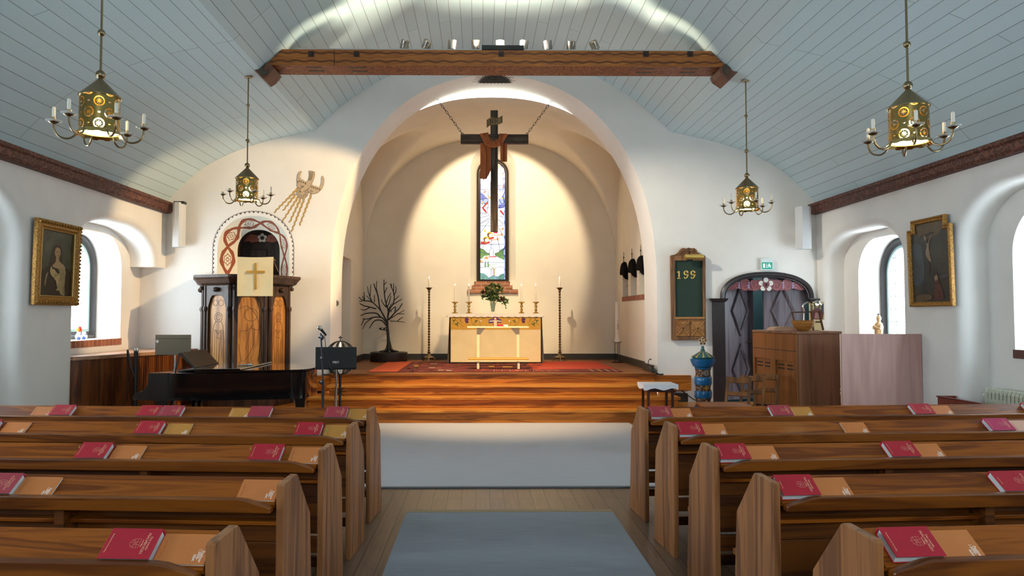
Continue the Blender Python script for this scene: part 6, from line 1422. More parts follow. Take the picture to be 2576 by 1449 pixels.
m.poly([arc(0, 0, 7.2, 0, 345, 22)], CY, .008, EN); me_ = m.build('medallion', mat('silver_medallion', 'b9b7ae', .4, metal=.4), ft)
m = MB(); CY2 = lambda u, v: (lambda q: (q[0], q[1] - .009, q[2]))(CY(u, v))
for q in ([(0, -5), (0, 5)], [(-3.5, -1.5), (3.5, -1.5)], [(-4, 3), (4, 3)]): m.stroke(q, 1.2, CY2, .002, EN)
m.stroke(arc(0, 0, 6, 0, 345, 20), .7, CY2, .002, EN, True); m.build('relief', mat('dark_silver', '5f5f5a', .5, metal=.3), me_)
m = MB(); m.m = 0; NL = 10
for k in range(NL * 2):
    a0, a1 = 2 * PI * (k - .5) / (NL * 2) + .08, 2 * PI * (k + .5) / (NL * 2) + .08
    if k % 2: a0 += .07; a1 -= .07
    else: a0 -= .07; a1 += .07
    m.m = k % 2
    rr = [(28.5, 898.5), (28.5, 897), (5, 882.5)]
    for (r0, p0), (r1, p1) in zip(rr, rr[1:]): m.add([(fc + fr_(r) * sin(a), Yf - fr_(r) * cos(a), fz(p)) for r, p, a in ((r0, p0, a0), (r0, p0, a1), (r1, p1, a1), (r1, p1, a0))], [(0, 1, 2, 3)])
m.m = 0; m.lathe(K([(25.5, 902), (26.5, 899), (28, 898.6), (3, 898.4)]), (fc, Yf, 0), 30); m.lathe(K([(5.2, 883), (5.6, 880), (4, 878), (3.6, 872), (3, 870)]), (fc, Yf, 0), 14); lid_ = m.build('lid', [m_tq, m_gl], ft, smooth=True, ang=25)
m = MB(); RS = lambda u, v: (fc + fr_(u), Yf - .012, fz(858.5 + v)); RS2 = lambda u, v: (fc + fr_(u), Yf - .016, fz(858.5 + v))
fl_ = []
for i in range(50): t_ = 2 * PI * i / 50; r = 9.2 + 2.0 * cos(5 * t_); fl_.append((r * sin(t_), -r * cos(t_)))
m.m = 0; m.poly([fl_], RS, .024, (0, 1, 0)); m.m = 1
for k in range(5): t_ = 2 * PI * (k + .0) / 5; m.poly([arc(6.8 * sin(t_), -6.8 * cos(t_), 2.0, 0, 320, 9)], RS2, .004, (0, 1, 0))
m.m = 2; m.poly([[(0, 5), (-4.5, 0), (-4.6, -3), (-2.4, -4.6), (0, -3), (2.4, -4.6), (4.6, -3), (4.5, 0)]], lambda u, v: (fc + fr_(u), Yf - .017, fz(858.5 + v)), .005, (0, 1, 0)); m.m = 1
for q in ([(0, -2), (0, 3)], [(-2, -.3), (2, -.3)]): m.stroke(q, 1.1, lambda u, v: (fc + fr_(u), Yf - .018, fz(858.5 + v)), .003, EN)
m.build('rose_finial', [mat('pale_gold_finial', 'bfa27c', .5), mat('dark_red_finial_paint', '5c1d18', .5), mat('cream_heart_paint', 'cbb795', .5)], lid_)
# ---- small table with white cloth
Yt = 10.55; tx0, tx1 = P(1619, 968, Yt).x, P(1706, 968, Yt).x; tz = P(1660, 968, Yt).z
tb = thing('side_table', 'small dark wooden table beside the altar steps', 'table', ((tx0 + tx1) / 2, Yt + .18, 0)); m_td = wood('dark_red_table_wood', '33160e', '54281a', 2, .4, .9, .7)
m = MB(); m.box(tx0 + .02, Yt, tz - .022, tx1 - .02, Yt + .42, tz - .002); m.build('top', m_td, tb, bevel=.004)
m = MB(); m.box(tx0 + .07, Yt + .03, tz - .11, tx1 - .07, Yt + .05, tz - .022); m.box(tx0 + .07, Yt + .37, tz - .11, tx1 - .07, Yt + .39, tz - .022); m.box(tx0 + .06, Yt + .04, tz - .11, tx0 + .08, Yt + .38, tz - .022); m.box(tx1 - .08, Yt + .04, tz - .11, tx1 - .06, Yt + .38, tz - .022); m.build('apron', m_td, tb)
for x in (tx0 + .075, tx1 - .075):
    for y in (Yt + .035, Yt + .385): m = MB(); m.box(x - .018, y - .018, .013, x + .018, y + .018, tz - .022); m.build('leg', m_td, tb, bevel=.003)
m = MB(); n = 22; top = []; bot = []
ring = [(tx0 - .0 + (tx1 - tx0) * i / n, Yt - .015) for i in range(n)] + [(tx1, Yt - .015 + .45 * i / 10) for i in range(10)] + [(tx1 - (tx1 - tx0) * i / n, Yt + .435) for i in range(n)] + [(tx0, Yt + .435 - .45 * i / 10) for i in range(10)]
for i, (x, y) in enumerate(ring): top.append(Vector((x, y, tz + .004))); bot.append(Vector((x + .006 * sin(i * 1.3), y - .006 * abs(sin(i * .8)), tz - .05 - .03 * (.5 + .5 * sin(i * .55 + 1)))))
m.loft([bot, top], (0, 1)); tag(m.build('table_cloth', mat('white_cloth', 'e9e9ee', .85), smooth=True, ang=50), 'white cloth lying on the small dark side table', 'cloth')
# ---- low wooden desk whose top shows above the front right pew
Yd = 8.4; z = P(1830, 1013.5, Yd + .3).z; a, b = P(1778, 1020, Yd).x, P(1905, 1020, Yd).x
ds_ = thing('low_desk', 'low brown wooden desk top behind the front right pew, before the font', 'desk', ((a + b) / 2, Yd + .2, 0)); m = MB(); m.poly([[(Yd, z - .03), (Yd + .42, z + .0), (Yd + .42, z - .03), (Yd, z - .06)]], lambda y, zz: (a, y, zz), b - a, (1, 0, 0)); m.build('top', m_pew, ds_, bevel=.004)
for x in (a + .04, b - .08): m = MB(); m.box(x, Yd + .05, .013, x + .04, Yd + .38, z - .056); m.build('side_panel', m_pewd, ds_)
# ---- three small chairs tipped against the organ
def chair():
    r = thing('chair', 'x', 'chair'); m_ch2 = wood('chair_oak', '54300f', '85511f', 2, .45, 1.0, .7)
    w_, d_, sh, bh = .32, .27, .40, .80
    m = MB(); m.box(-w_ / 2, -d_ / 2, sh - .025, w_ / 2, d_ / 2, sh); m.build('seat', m_ch2, r, bevel=.006, local=True)
    for sx in (-1, 1):
        x = sx * (w_ / 2 - .02)
        m = MB(); m.bar((x, d_ / 2 - .02, 0), (x, d_ / 2 - .02, sh - .025), .034, .034, (0, 1, 0)); m.build('leg', m_ch2, r, bevel=.003, local=True)
        m = MB(); m.bar((x, -d_ / 2 + .0, 0), (x, -d_ / 2 + .01, sh), .034, .036, (0, 1, 0)); m.bar((x, -d_ / 2 + .01, sh - .01), (x, -d_ / 2 - .01, bh), .034, .034, (0, 1, 0)); m.build('leg', m_ch2, r, bevel=.003, local=True)
        m = MB(); m.box(x - .01, -d_ / 2, .15, x + .01, d_ / 2, .18); m.build('stretcher', m_ch2, r, local=True)
    for zc, hh in ((.755, .075), (.575, .055)):
        y = -d_ / 2 - .01 * (zc - sh) / (bh - sh) + .005; m = MB(); m.box(-w_ / 2 + .03, y - .011, zc - hh / 2, w_ / 2 - .03, y + .011, zc + hh / 2); m.build('back_slat', m_ch2, r, bevel=.004, local=True)
    m = MB(); m.box(-w_ / 2 + .03, -d_ / 2 - .008, .2, w_ / 2 - .03, -d_ / 2 + .012, .24); m.build('back_rail', m_ch2, r, local=True)
    return r
ch0 = chair()
for i, (px, yy, lb) in enumerate(((1868, 9.25, 'leftmost of the three small wooden chairs before the organ'), (1905, 9.51, 'middle one of the three small wooden chairs before the organ'), (1941, 9.77, 'rightmost of the three small wooden chairs before the organ'))):
    o = ch0 if i == 0 else copy_tree(ch0); q = P(px, 985, yy); o.location = (q.x - .06, yy + .06, .05); o.rotation_euler = (rad(-20), 0, rad(-35)); o['label'] = lb; o['group'] = 'small wooden chairs'
# ---- organ console
m_og = wood('brown_organ_veneer', '7c4a20', '94592a', 2, .5, .7, .15, spec=.3); m_ogs = wood('dull_organ_side', '7a5138', '8c6145', 2, .5, .7, .15, spec=.3)
zo = P(2010, 838, 9.75).z; A = P(2008, 838, 9.75); Bp = P(1898, 829, 11.0); Cp = P(2112, 836, 10.0)
og = thing('organ_console', 'brown wooden organ console with two sunk panels', 'organ', (A.x, A.y, 0))
pa, pb_o, pc_o = Vector((A.x, A.y)), Vector((Bp.x, Bp.y)), Vector((Cp.x, Cp.y)); pd = pb_o + (pc_o - pa)
m = MB(); m.poly([[tuple(pa), tuple(pc_o), tuple(pd), tuple(pb_o)]], lambda x, y: (x, y, .013), zo - .03, (0, 0, 1)); m.build('case', [m_ogs], og)
u_ = (pb_o - pa); Lo = u_.length; u_.normalize(); nn = Vector((u_.y, -u_.x)); nn = nn if nn.y < 0 else -nn
OF = lambda s, z, d=0: (pa.x + u_.x * s + nn.x * d, pa.y + u_.y * s + nn.y * d, z)
zt2 = zo - .02; h1_, h0_ = zt2 - .37, .1
m = MB(); pw = Lo / 2
m.poly([[(0, .02), (Lo, .02), (Lo, zt2), (0, zt2)]] + [[(k * pw + .10 + (.0 if k else -.02), h0_), (k * pw + pw - .06, h0_), (k * pw + pw - .06, h1_), (k * pw + .10 + (.0 if k else -.02), h1_)] for k in (0, 1)], lambda s, z: OF(s, z, .002), .03, (nn.x, nn.y, 0)); m.build('panelled_front', m_og, og, bevel=.004)
m = MB(); m.add([OF(0, zt2 - .23, .034), OF(Lo, zt2 - .23, .034), OF(Lo, zt2 - .222, .034), OF(0, zt2 - .222, .034)], [(0, 1, 2, 3)]); m.build('groove', m_black, og)
for k in (0, 1):
    m = MB(); m.poly([[(k * pw + .06, h0_), (k * pw + pw - .04, h0_), (k * pw + pw - .04, h1_), (k * pw + .06, h1_)]], lambda s, z: OF(s, z, .003), .004, (nn.x, nn.y, 0)); pn = m.build('sunk_panel', m_og, og)
    m = MB()
    for r_ in (.07, .12):
        for c0, c1 in ((.16, .42), (.52, .82)): m.add([OF(k * pw + pw * c0 + .03, h1_ - r_, .009), OF(k * pw + pw * c1 + .03, h1_ - r_, .009), OF(k * pw + pw * c1 + .03, h1_ - r_ + .02, .009), OF(k * pw + pw * c0 + .03, h1_ - r_ + .02, .009)], [(0, 1, 2, 3)])
    m.build('vent_slots', m_black, pn)
ex = .03; w_ = (pc_o - pa).normalized()
m = MB(); m.poly([[tuple(pa - u_ * .03 - w_ * ex), tuple(pc_o + w_ * .02 - u_ * .03), tuple(pd + u_ * .03 + w_ * .02), tuple(pb_o + u_ * .03 - w_ * ex)]], lambda x, y: (x, y, zo - .015), .035, (0, 0, 1)); m.build('top', m_ogs, og, bevel=.005)
zt_o = zo + .0205
# privacy screen panel to the right
Yp = 9.36; a, b = P(2120, 1018, Yp), P(2318, 840, Yp); m_pk = wood('pinkish_brown_panel', 'c09890', 'cfa89f', 2, .55, .6, .15, spec=.3)
ps = thing('screen_panel', 'plain pinkish brown wooden screen panel right of the organ', 'panel', ((a.x + b.x) / 2, Yp, 0)); m = MB(); m.box(a.x, Yp, .02, b.x, Yp + .03, b.z); m.build('board', m_pk, ps, bevel=.003)
for x in (a.x + .15, b.x - .2): m = MB(); m.box(x, Yp + .03, .003, x + .05, Yp + .3, .06); m.build('foot', m_ogs, ps)
m = MB(); 
for py in (980, 990): m.sphere(P(2117, py, Yp + .05), .02, 8)
m.build('knob', m_pale, ps, smooth=True)
# things on the organ: open books, bowl, little wooden rack, lamp, icon
def top_at(px, Y): return P(px, 830, Y).x
m_bkp = mat('tan_book_page', 'c9a27c', .7); Yb_ = 10.55; a, b = top_at(1938, Yb_), top_at(2003, Yb_)
bk = thing('music_book', 'thick light book lying open on the organ console', 'book', ((a + b) / 2, Yb_, zt_o)); m = MB(); m.box(a, Yb_ - .12, zt_o, b, Yb_ + .14, zt_o + .018); m.build('cover', m_pk, bk); m = MB(); m.loft([[Vector((x, Yb_ - .115, zt_o + .018)), Vector((x, Yb_ + .135, zt_o + .018)), Vector((x, Yb_ + .135, zt_o + h)), Vector((x, Yb_ - .115, zt_o + h))] for x, h in ((a + .01, .035), (a + .06, .05), (a + .17, .055), (b - .03, .05), (b - .005, .03))]); m.build('page_block', m_bkp, bk)
Yw = 10.2; q = P(2021, 825, Yw); bw = MB(); Rb = P(2049, 810, Yw).x - q.x; zb_ = zt_o + .001; hb_ = P(2021, 806, Yw).z - zb_
bw.lathe([(Rb * .42, 0), (Rb * .5, .008), (Rb * .78, hb_ * .35), (Rb * .93, hb_ * .7), (Rb, hb_), (Rb * .95, hb_), (Rb * .7, hb_ * .4), (Rb * .4, hb_ * .15)], (q.x, Yw, zb_), 36)
t = NT('banded_bowl_wood'); s = t.node('ShaderNodeSeparateXYZ', {0: t.coord()}); n = t.noise(t.coord(scale=(2, 2, 60)), 1.2, 2); t.set(Base_Color=t.ramp(n, [(.3, hexc('7a4a1c')), (.7, hexc('b9803c'))]), Roughness=.4)
tag(bw.build('bowl', t.m, smooth=True), 'round banded wooden bowl on the organ console', 'bowl')
Yr = 10.45; rk = thing('wooden_rack', 'small open wooden rack behind the bowl on the organ', 'rack', (P(2030, 825, Yr).x, Yr, zt_o)); m_rk = wood('brown_rack_wood', '3f2618', '6a452e', 2, .5, 1, .6)
def rbar(p, q, yo=0, w=.022): m = MB(); a, b = P(*p, Yr + yo), P(*q, Yr + yo); m.bar(a, b, w, w, (0, 1, 0)); return m
m = rbar((1992, 786), (2062, 784)); m.build('rail', m_rk, rk)
zpy = 795 - (zt_o - 1.64) * 1830 / Yr - 1
for p, q, yo in (((1993, 786), (2003, zpy), 0), ((2060, 785), (2071, zpy), 0), ((2041, 786), (2046, zpy), .1)): rbar(p, q, yo).build('upright', m_rk, rk)
rbar((2050, 810), (2066, 810)).build('crosspiece', m_rk, rk)
Yl = 10.6; dl = thing('desk_lamp', 'chrome bent-arm desk lamp on the organ', 'lamp', (P(2020, 825, Yl).x, Yl, zt_o)); m_cr = mat('chrome_lamp', (.75, .74, .68), .12, 1)
pp_ = [P(2022, 786, Yl), P(2019.5, 770, Yl), P(2028, 762, Yl), P(2041, 760, Yl), P(2054, 763, Yl)]; base_ = Vector((P(2021, 790, Yl).x, Yl, zt_o))
m = MB(); m.tube(smooth_path([base_ + Vector((0, 0, .01)), pp_[0], pp_[1], pp_[2], pp_[3]], 5), .012, 8); m.build('arm', m_cr, dl, smooth=True)
m = MB(); m.lathe([(.07, .0005), (.07, .012), (.02, .02)], base_, 18); m.build('base', m_black, dl, smooth=True)
m = MB(); c = P(2056, 764, Yl); m.lathe([(.015, .05), (.04, .03), (.07, -.01), (.066, -.012), (.03, .02)], c, 16, (1, 0), (.35, 0, 1)); m.build('lamp_shade', m_cr, dl, smooth=True)
m = MB(); m.sphere(c - Vector((0, 0, .0)), .028, 8); m.build('bulb', mat('warm_desk_bulb', (1, .9, .7), .5, emit='ffdf9e', es=12), dl, smooth=True)
m = MB(); m.sphere(P(2041, 761, Yl - .01), .018, 8); m.build('joint', m_black, dl, smooth=True)
Yk = 10.75; ik = thing('icon', 'small gold icon of a figure in red standing on the organ', 'icon', (P(2055, 800, Yk).x, Yk, zt_o)); a, b = P(2037, 805, Yk), P(2073, 759, Yk); m = MB(); m.box(a.x, Yk, a.z, b.x, Yk + .02, b.z); m.box(a.x + .03, Yk + .0, zt_o, b.x - .03, Yk + .06, a.z); m.build('board', mat('pale_gold_icon_ground', 'e6d7a2', .35, var=.05), ik)
m = MB(); IC = lambda u, v: (a.x + (b.x - a.x) * u, Yk - .002, a.z + (b.z - a.z) * v)
def ip(pts, c, d=0): m.m = c; m.poly([pts], lambda u, v: (lambda q: (q[0], q[1] - d, q[2]))(IC(u, v)), .002, EN)
ip([(.1, .04), (.9, .04), (.95, .45), (.7, .6), (.3, .6), (.08, .45)], 0); ip([(.3, .6), (.28, .8), (.4, .93), (.6, .93), (.72, .8), (.7, .6)], 1, .001); ip(arc(.5, .76, .12, 0, 340, 14, .1), 2, .002); ip([(.05, .3), (.05, .9), (.2, .8), (.22, .5)], 1, .001); ip([(.95, .3), (.95, .9), (.8, .8), (.78, .5)], 1, .001); ip([(.3, .08), (.7, .08), (.62, .5), (.4, .5)], 3, .002)
m.build('painted_figure', [mat('icon_red_robe', '6d3530', .5), mat('icon_blue_grey', '4a5560', .5), mat('icon_skin', 'a58560', .5), mat('icon_rose', 'a5807c', .5)], ik)
# ---- right oil painting with stepped top
XR = WX; y0r = PX(2397, 700, XR - .05).y; y1r = PX(2288, 700, XR - .05).y; zbr = PX(2397, 770, XR - .03).z; ztr = PX(2384, 538, XR - .04).z
op_ = thing('oil_painting', 'dark oil painting in a stepped gilt frame on the right wall', 'painting', (XR, (y0r + y1r) / 2, zbr))
hR = ztr - zbr; wR = y1r - y0r; stp = .085 * wR * 1.2; sth = hR * .105
def RR(y, z, d=0): k = (z - zbr) / hR; return Vector((XR - .02 - .02 * k - d, y, z))
def sh_(i): return [(y0r + i, zbr + i), (y1r - i, zbr + i), (y1r - i, ztr - sth - i), (y1r - stp - i, ztr - sth - i), (y1r - stp - i, ztr - i), (y0r + stp + i, ztr - i), (y0r + stp + i, ztr - sth - i), (y0r + i, ztr - sth - i)]
m = MB(); m.loft([[RR(y, z, d) for y, z in sh_(i)] for i, d in ((0, 0), (0, .04), (.018, .05), (.035, .035), (.05, .038), (.062, .02), (.062, .005))], (0, 0)); m.build('frame', m_gf, op_, bevel=.003)
m = MB(); m.m = 0; m.poly([sh_(.055)], lambda y, z: RR(y, z, .008))
lay = [.0085]; CC = lambda a, b: (y1r - .06 + (y0r - y1r + .12) * (a - 110) / 555, ztr - .06 + (zbr - ztr + .12) * (b - 100) / 1200)
def cq(pts, c): lay[0] += .0005; dd = lay[0]; m.m = c; q = smooth_path([(*p, 0) for p in pts + pts[:1]], 4)[:-1]; m.poly([[(p.x, p.y) for p in q]], lambda a, b: RR(*CC(a, b), dd))
cq([(180, 130), (560, 110), (540, 260), (420, 330), (300, 330), (200, 260)], 1); cq([(115, 400), (240, 420), (290, 800), (250, 1000), (120, 1000)], 2); cq([(255, 280), (430, 245), (432, 290), (258, 310)], 3); cq([(325, 300), (350, 300), (380, 860), (350, 860)], 3)
cq([(300, 270), (340, 330), (320, 380), (360, 410), (385, 340), (430, 270), (380, 400), (375, 520), (400, 690), (370, 680), (345, 640), (320, 560), (340, 440), (310, 350)], 4)
cq([(400, 830), (430, 900), (440, 960), (420, 1250), (560, 1250), (520, 1040), (480, 960), (480, 880), (460, 860), (450, 920)], 5); cq([(430, 930), (470, 900), (490, 960), (450, 990)], 4); cq([(520, 930), (640, 890), (660, 920), (560, 960)], 2); cq([(160, 1200), (330, 1180), (400, 1240), (300, 1290), (150, 1290)], 1)
m.build('canvas', [canvas_mat('dark_stormy_canvas', '16181a', '2e2f2c', '3f3d35'), mat('painted_umber_cloud', '54442f', .4, var=.25, vs=7), mat('painted_grey_cloud', '3c454b', .4, var=.25, vs=6), mat('painted_cross_beam', '2c1f1a', .4), mat('painted_pale_body', '85705a', .4, var=.15, vs=20), mat('painted_red_robe', '4e2622', .4, var=.25, vs=12)], op_)
# ---- statue on the right window sill
sq = PX(2211, 840, 5.98); sv = thing('statuette', 'small gilded robed figure on the right window sill', 'statuette', (5.98, sq.y, 1.2)); m_st = mat('cream_gilt_figure', 'c9a070', .45, var=.2, vs=20)
hS = PX(2211, 790, 5.98).z - 1.2; m = MB()
prf = [(.075, 0), (.078, .02), (.07, .06), (.06, .25), (.068, .45), (.072, .58), (.06, .68), (.028, .74), (.03, .78), (.040, .84), (.038, .90), (.02, .95), (.004, .97)]
rings = []
for r, z in prf: rings.append([Vector((5.98 + (r * cos(2 * PI * k / 20)) * .85, sq.y + r * (1 + (.10 * sin(7 * 2 * PI * k / 20) if z < .66 else 0)) * sin(2 * PI * k / 20) + .008 * sin(z * 5), 1.201 + z * hS)) for k in range(20)])
m.loft(rings); m.build('body', m_st, sv, smooth=True)
m = MB(); zz = 1.2 + .52 * hS
for s_ in (-1, 1): m.tube(smooth_path([(5.98 - .01, sq.y + s_ * .065, 1.2 + .62 * hS), (5.98 - .03, sq.y + s_ * .085, zz), (5.98 - .065, sq.y + s_ * .03, zz + .02), (5.98 - .07, sq.y, zz + .04)], 4), .018, 7)
m.build('arms', m_st, sv, smooth=True)
m = MB(); m.sphere((5.98, sq.y, 1.2 + .985 * hS), .02, 8, (1, 1, .8)); m.build('crown', mat('dark_crown', '4a4a55', .5), sv)
# ---- radiator and wooden radiator box at the right wall
m_rd = mat('cream_radiator', 'b9c0ac', .45); ra, rb = PX(2497, 1000, 5.62), PX(2610, 1000, 5.62)
rdt = thing('radiator', 'cream ribbed radiator under the near right window', 'radiator', (5.7, 7.6, .1)); zr = PX(2510, 980, 5.62).z; m = MB(); y = 8.36
while y > 6.3: m.loft([[Vector((x, yy, z)) for yy in (y, y - .05)] for x, z in ((5.76, .12), (5.62, .12), (5.60, .16), (5.60, zr - .05), (5.62, zr), (5.76, zr))]); y -= .06
m.box(5.63, 6.3, .2, 5.75, 8.36, .26); m.box(5.63, 6.3, zr - .12, 5.75, 8.36, zr - .05); m.build('ribs', m_rd, rdt, bevel=.008)
m = MB(); m.tube([(5.68, 8.34, zr - .1), (5.68, 8.47, zr - .1)], .03, 10); m.build('valve', mat('white_valve', 'd5d8cf', .4), rdt, smooth=True)
m = MB(); q = PX(2384, 1000, 5.35); yw0, yw1 = 6.4, 8.72; zw = PX(2384, 998, 5.42).z; bxr = thing('radiator_box', 'low red-brown wooden box along the right wall below the radiator', 'box', (5.5, 7.5, 0)); m_rb = wood('red_brown_box_wood', '5a2014', '7c3524', 1, .4, .9, .6)
m.box(5.28, yw0, .01, 5.30, yw1, zw); m.box(5.30, yw1 - .02, .01, 5.49, yw1, zw); m.build('panel', m_rb, bxr, bevel=.003); m = MB(); m.box(5.27, yw0, zw, 5.315, yw1 + .01, zw + .015); m.box(5.30, yw1 - .03, zw, 5.49, yw1 + .01, zw + .015); m.build('rim', m_rb, bxr)
# ---- gooseneck microphone and cable by the steps
m = MB(); c0, c1 = P(1635, 921, 12.1), P(1636, 903, 12.1); m.tube(smooth_path([P(1632, 922, 12.15), P(1631, 911, 12.15), P(1633, 905, 12.15), P(1636, 903.5, 12.15)], 5), .006, 6); m.sphere(P(1637, 904, 12.15), .013, 8); gm_ = m.build('gooseneck_microphone', m_iron, smooth=True); tag(gm_, 'tiny black gooseneck microphone at the right end of the chancel skirting', 'microphone')
m = MB(); m.tube(smooth_path([P(1634, 922, 12.12), P(1638, 930, 12.0), P(1652, 938, 12.1), P(1690, 962, 12.18), P(1750, 1007, 12.2), P(1800, 1012, 12.2)], 8), .009, 6); tag(m.build('cable', mat('black_cable', (.015, .03, .035), .5), smooth=True), 'black cable running down the wall beside the altar steps', 'cable')
# ================================================================ beam, chandeliers, lamps, light
m_bf = None
t = NT('painted_tie_beam_front'); s = t.node('ShaderNodeSeparateXYZ', {0: t.coord()})
x, z = s.outputs[0], s.outputs[2]
wv = t.math('MULTIPLY', t.math('SINE', t.math('MULTIPLY', x, 30)), .008)
def band(z0, w): return t.math('LESS_THAN', t.math('ABSOLUTE', t.math('SUBTRACT', t.math('ADD', z, wv), z0)), w)
n_ = t.noise(t.coord(scale=(1.2, 12, 14)), 2.5, 4, .6, 1)
base = t.ramp(n_, [(.25, hexc('7a3f10')), (.75, hexc('b8722c'))])
msk = t.math('MAXIMUM', band(.055, .012), band(.162, .012))
t.set(Base_Color=t.mix(t.math('MULTIPLY', msk, .75), base, hexc('431c08') + (1,)), Roughness=.55); m_bf = t.m
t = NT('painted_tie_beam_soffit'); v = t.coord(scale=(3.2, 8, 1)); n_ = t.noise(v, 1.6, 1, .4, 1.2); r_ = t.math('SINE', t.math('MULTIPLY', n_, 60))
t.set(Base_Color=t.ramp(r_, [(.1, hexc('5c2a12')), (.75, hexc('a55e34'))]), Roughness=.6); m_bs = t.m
YF, YB, ZB, ZT = 9.2, 9.57, 4.84, 5.045
bmx = thing('tie_beam', 'painted wooden tie beam spanning the vault before the chancel arch', 'beam', (0, YF, ZB))
m = MB(); xs = [(-2.955, ZB), (2.955, ZB), (2.75, ZT), (-2.75, ZT)]
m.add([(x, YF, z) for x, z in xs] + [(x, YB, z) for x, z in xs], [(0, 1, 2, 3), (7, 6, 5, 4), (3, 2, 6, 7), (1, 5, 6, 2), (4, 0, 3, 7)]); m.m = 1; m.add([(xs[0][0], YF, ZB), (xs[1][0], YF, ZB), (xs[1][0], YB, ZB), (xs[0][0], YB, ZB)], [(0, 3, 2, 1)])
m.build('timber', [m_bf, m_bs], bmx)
m = MB(); m.box(-2.55, YF + .01, ZT, 2.55, YB, ZT + .018); m.build('top_board', mat('pale_beam_cover_board', (.5, .53, .52), .7), bmx)
m_bolt = mat('dark_bolt_plate', '2e1a10', .5)
for px in (783, 897, 1261, 1625, 1736):
    q = P(px, 136, YF); m = MB(); m.box(q.x - .036, YF - .006, q.z - .036, q.x + .036, YF, q.z + .036); m.sphere((q.x, YF - .01, q.z), .016, 10, (1, .8, 1)); m.build('bolt_plate', m_bolt, bmx)
m_str = mat('grey_soffit_strap', '4b4336', .5)
for px in (795, 905, 1621, 1730):
    x = P(px, 165, 9.4).x; m = MB(); m.box(x - .1, 9.27, ZB - .006, x + .1, 9.30, ZB); m.box(x - .1, 9.41, ZB - .006, x + .1, 9.44, ZB); m.build('strap', m_str, bmx)
m = MB(); q = P(841, 138, YF).x; m.box(q - .004, YF - .002, ZB, q + .004, YF, ZT); m.build('joint', m_bolt, bmx)
m_corb = mat('carved_beam_end', '6b4634', .6, var=.25, vs=8); m_curl = mat('olive_painted_curl', '4a4436', .6)
for s in (-1, 1):
    c = Vector((s * 3.0, YF + .12, 4.82)); m = MB(); m.T = Matrix.Translation(c) @ Matrix.Rotation(rad(-45 * s), 4, 'Y') if s > 0 else Matrix.Translation(c) @ Matrix.Rotation(rad(45), 4, 'Y')
    m.poly([[(-.135, -.10), (.135, -.10), (.15, -.02), (.135, .10), (-.135, .10), (-.16, .03)]], lambda a, b: (a, -.15, b), .36, (0, 1, 0)); e = m.build('carved_end', m_corb, bmx, bevel=.012)
    m2 = MB(); m2.T = m.T; m2.stroke([(p.x, p.y) for p in smooth_path([(-.09, -.02, 0), (-.06, .05, 0), (0, .04, 0), (.02, -.03, 0), (.08, -.05, 0), (.11, .0, 0)], 5)], .05, lambda a, b: (a * 1.0, -.15, b), .012, (0, -1, 0)); m2.build('curl', m_curl, e)
# black floodlight box, nine silver spotlights, small crown ornament on the beam
fb = thing('floodlight', 'long black floodlight lying on the middle of the tie beam', 'lamp', (P(1265, 118, 9.24).x, 9.24, ZT))
a, b = P(1212, 118, 9.19).x, P(1318, 118, 9.19).x
m = MB(); m.box(a, 9.19, ZT + .005, b, 9.34, ZT + .065); m.build('housing', m_black, fb, bevel=.004)
m = MB(); m.box(a + .08, 9.2, ZT - .0, a + .14, 9.3, ZT + .01); m.box(b - .14, 9.2, ZT, b - .08, 9.3, ZT + .01); m.build('foot', m_black, fb)
m_flood = mat('floodlight_lens', (.9, .85, .7), .4, emit='ffe2ad', es=2)
m = MB(); m.box(a + .03, 9.205, ZT + .065, b - .03, 9.325, ZT + .068); m.build('lens', m_flood, fb)
m_sil = mat('brushed_spotlight_metal', (.42, .38, .33), .3, 1); m_bulb = mat('spotlight_lens', (.9, .8, .6), .3, emit='ffe3b0', es=3)
SP = ((1018, 20, 1), (1073, 32, 1), (1137, 4, 0), (1197, 0, 0), (1258, 0, 0), (1318, 4, 0), (1378, -6, 0), (1436, 5, 1), (1495, -32, 1))
nmz = ('leftmost', 'second from left', 'third from left', 'fourth from left', 'middle, partly behind the black floodlight,', 'fourth from right', 'third from right', 'second from right', 'rightmost')
for i, (px, tl, fw) in enumerate(SP):
    q = P(px, 110, 9.32); l = thing('spotlight', '%s of the nine silver spotlights on the tie beam' % nmz[i], 'lamp', (q.x, 9.32, ZT + .018), 'spotlights on the tie beam')
    R = Matrix.Translation((q.x, 9.32, ZT + .112)) @ Matrix.Rotation(rad(tl), 4, 'Y') @ Matrix.Rotation(rad(25 if fw else 10), 4, 'X')
    m = MB(); m.T = R; m.lathe([(.045, -.06), (.054, -.055), (.056, .05), (.058, .055), (.05, .058), (.046, .03), (.01, .02)], n=18); m.build('barrel', m_sil, l, smooth=True)
    m = MB(); m.T = R; m.box(.056, -.012, -.06, .066, .012, .0); m.T = None; m.cbox((q.x + .045, 9.32, ZT + .05), (.03, .03, .066)); m.build('bracket', m_sil, l)
    m = MB(); m.T = R; m.sphere((0, 0, .026), .018, 8); m.build('bulb', m_bulb, l)
cw = MB(); q = P(1238, 108, 9.45)
cw.lathe([(.045, 0), (.05, .01), (.04, .03), (.048, .07), (.042, .07), (.03, .03)], (q.x, 9.47, ZT + .018), 12)
for k in range(5): t_ = 2 * PI * k / 5; cw.tube([(q.x + .042 * cos(t_), 9.47 + .042 * sin(t_), ZT + .08), (q.x + .05 * cos(t_), 9.47 + .05 * sin(t_), ZT + .135)], [.014, .003], 6)
tag(cw.build('crown_ornament', m_dbrass, smooth=True), 'small crown-shaped ornament behind the black floodlight on the beam', 'ornament')
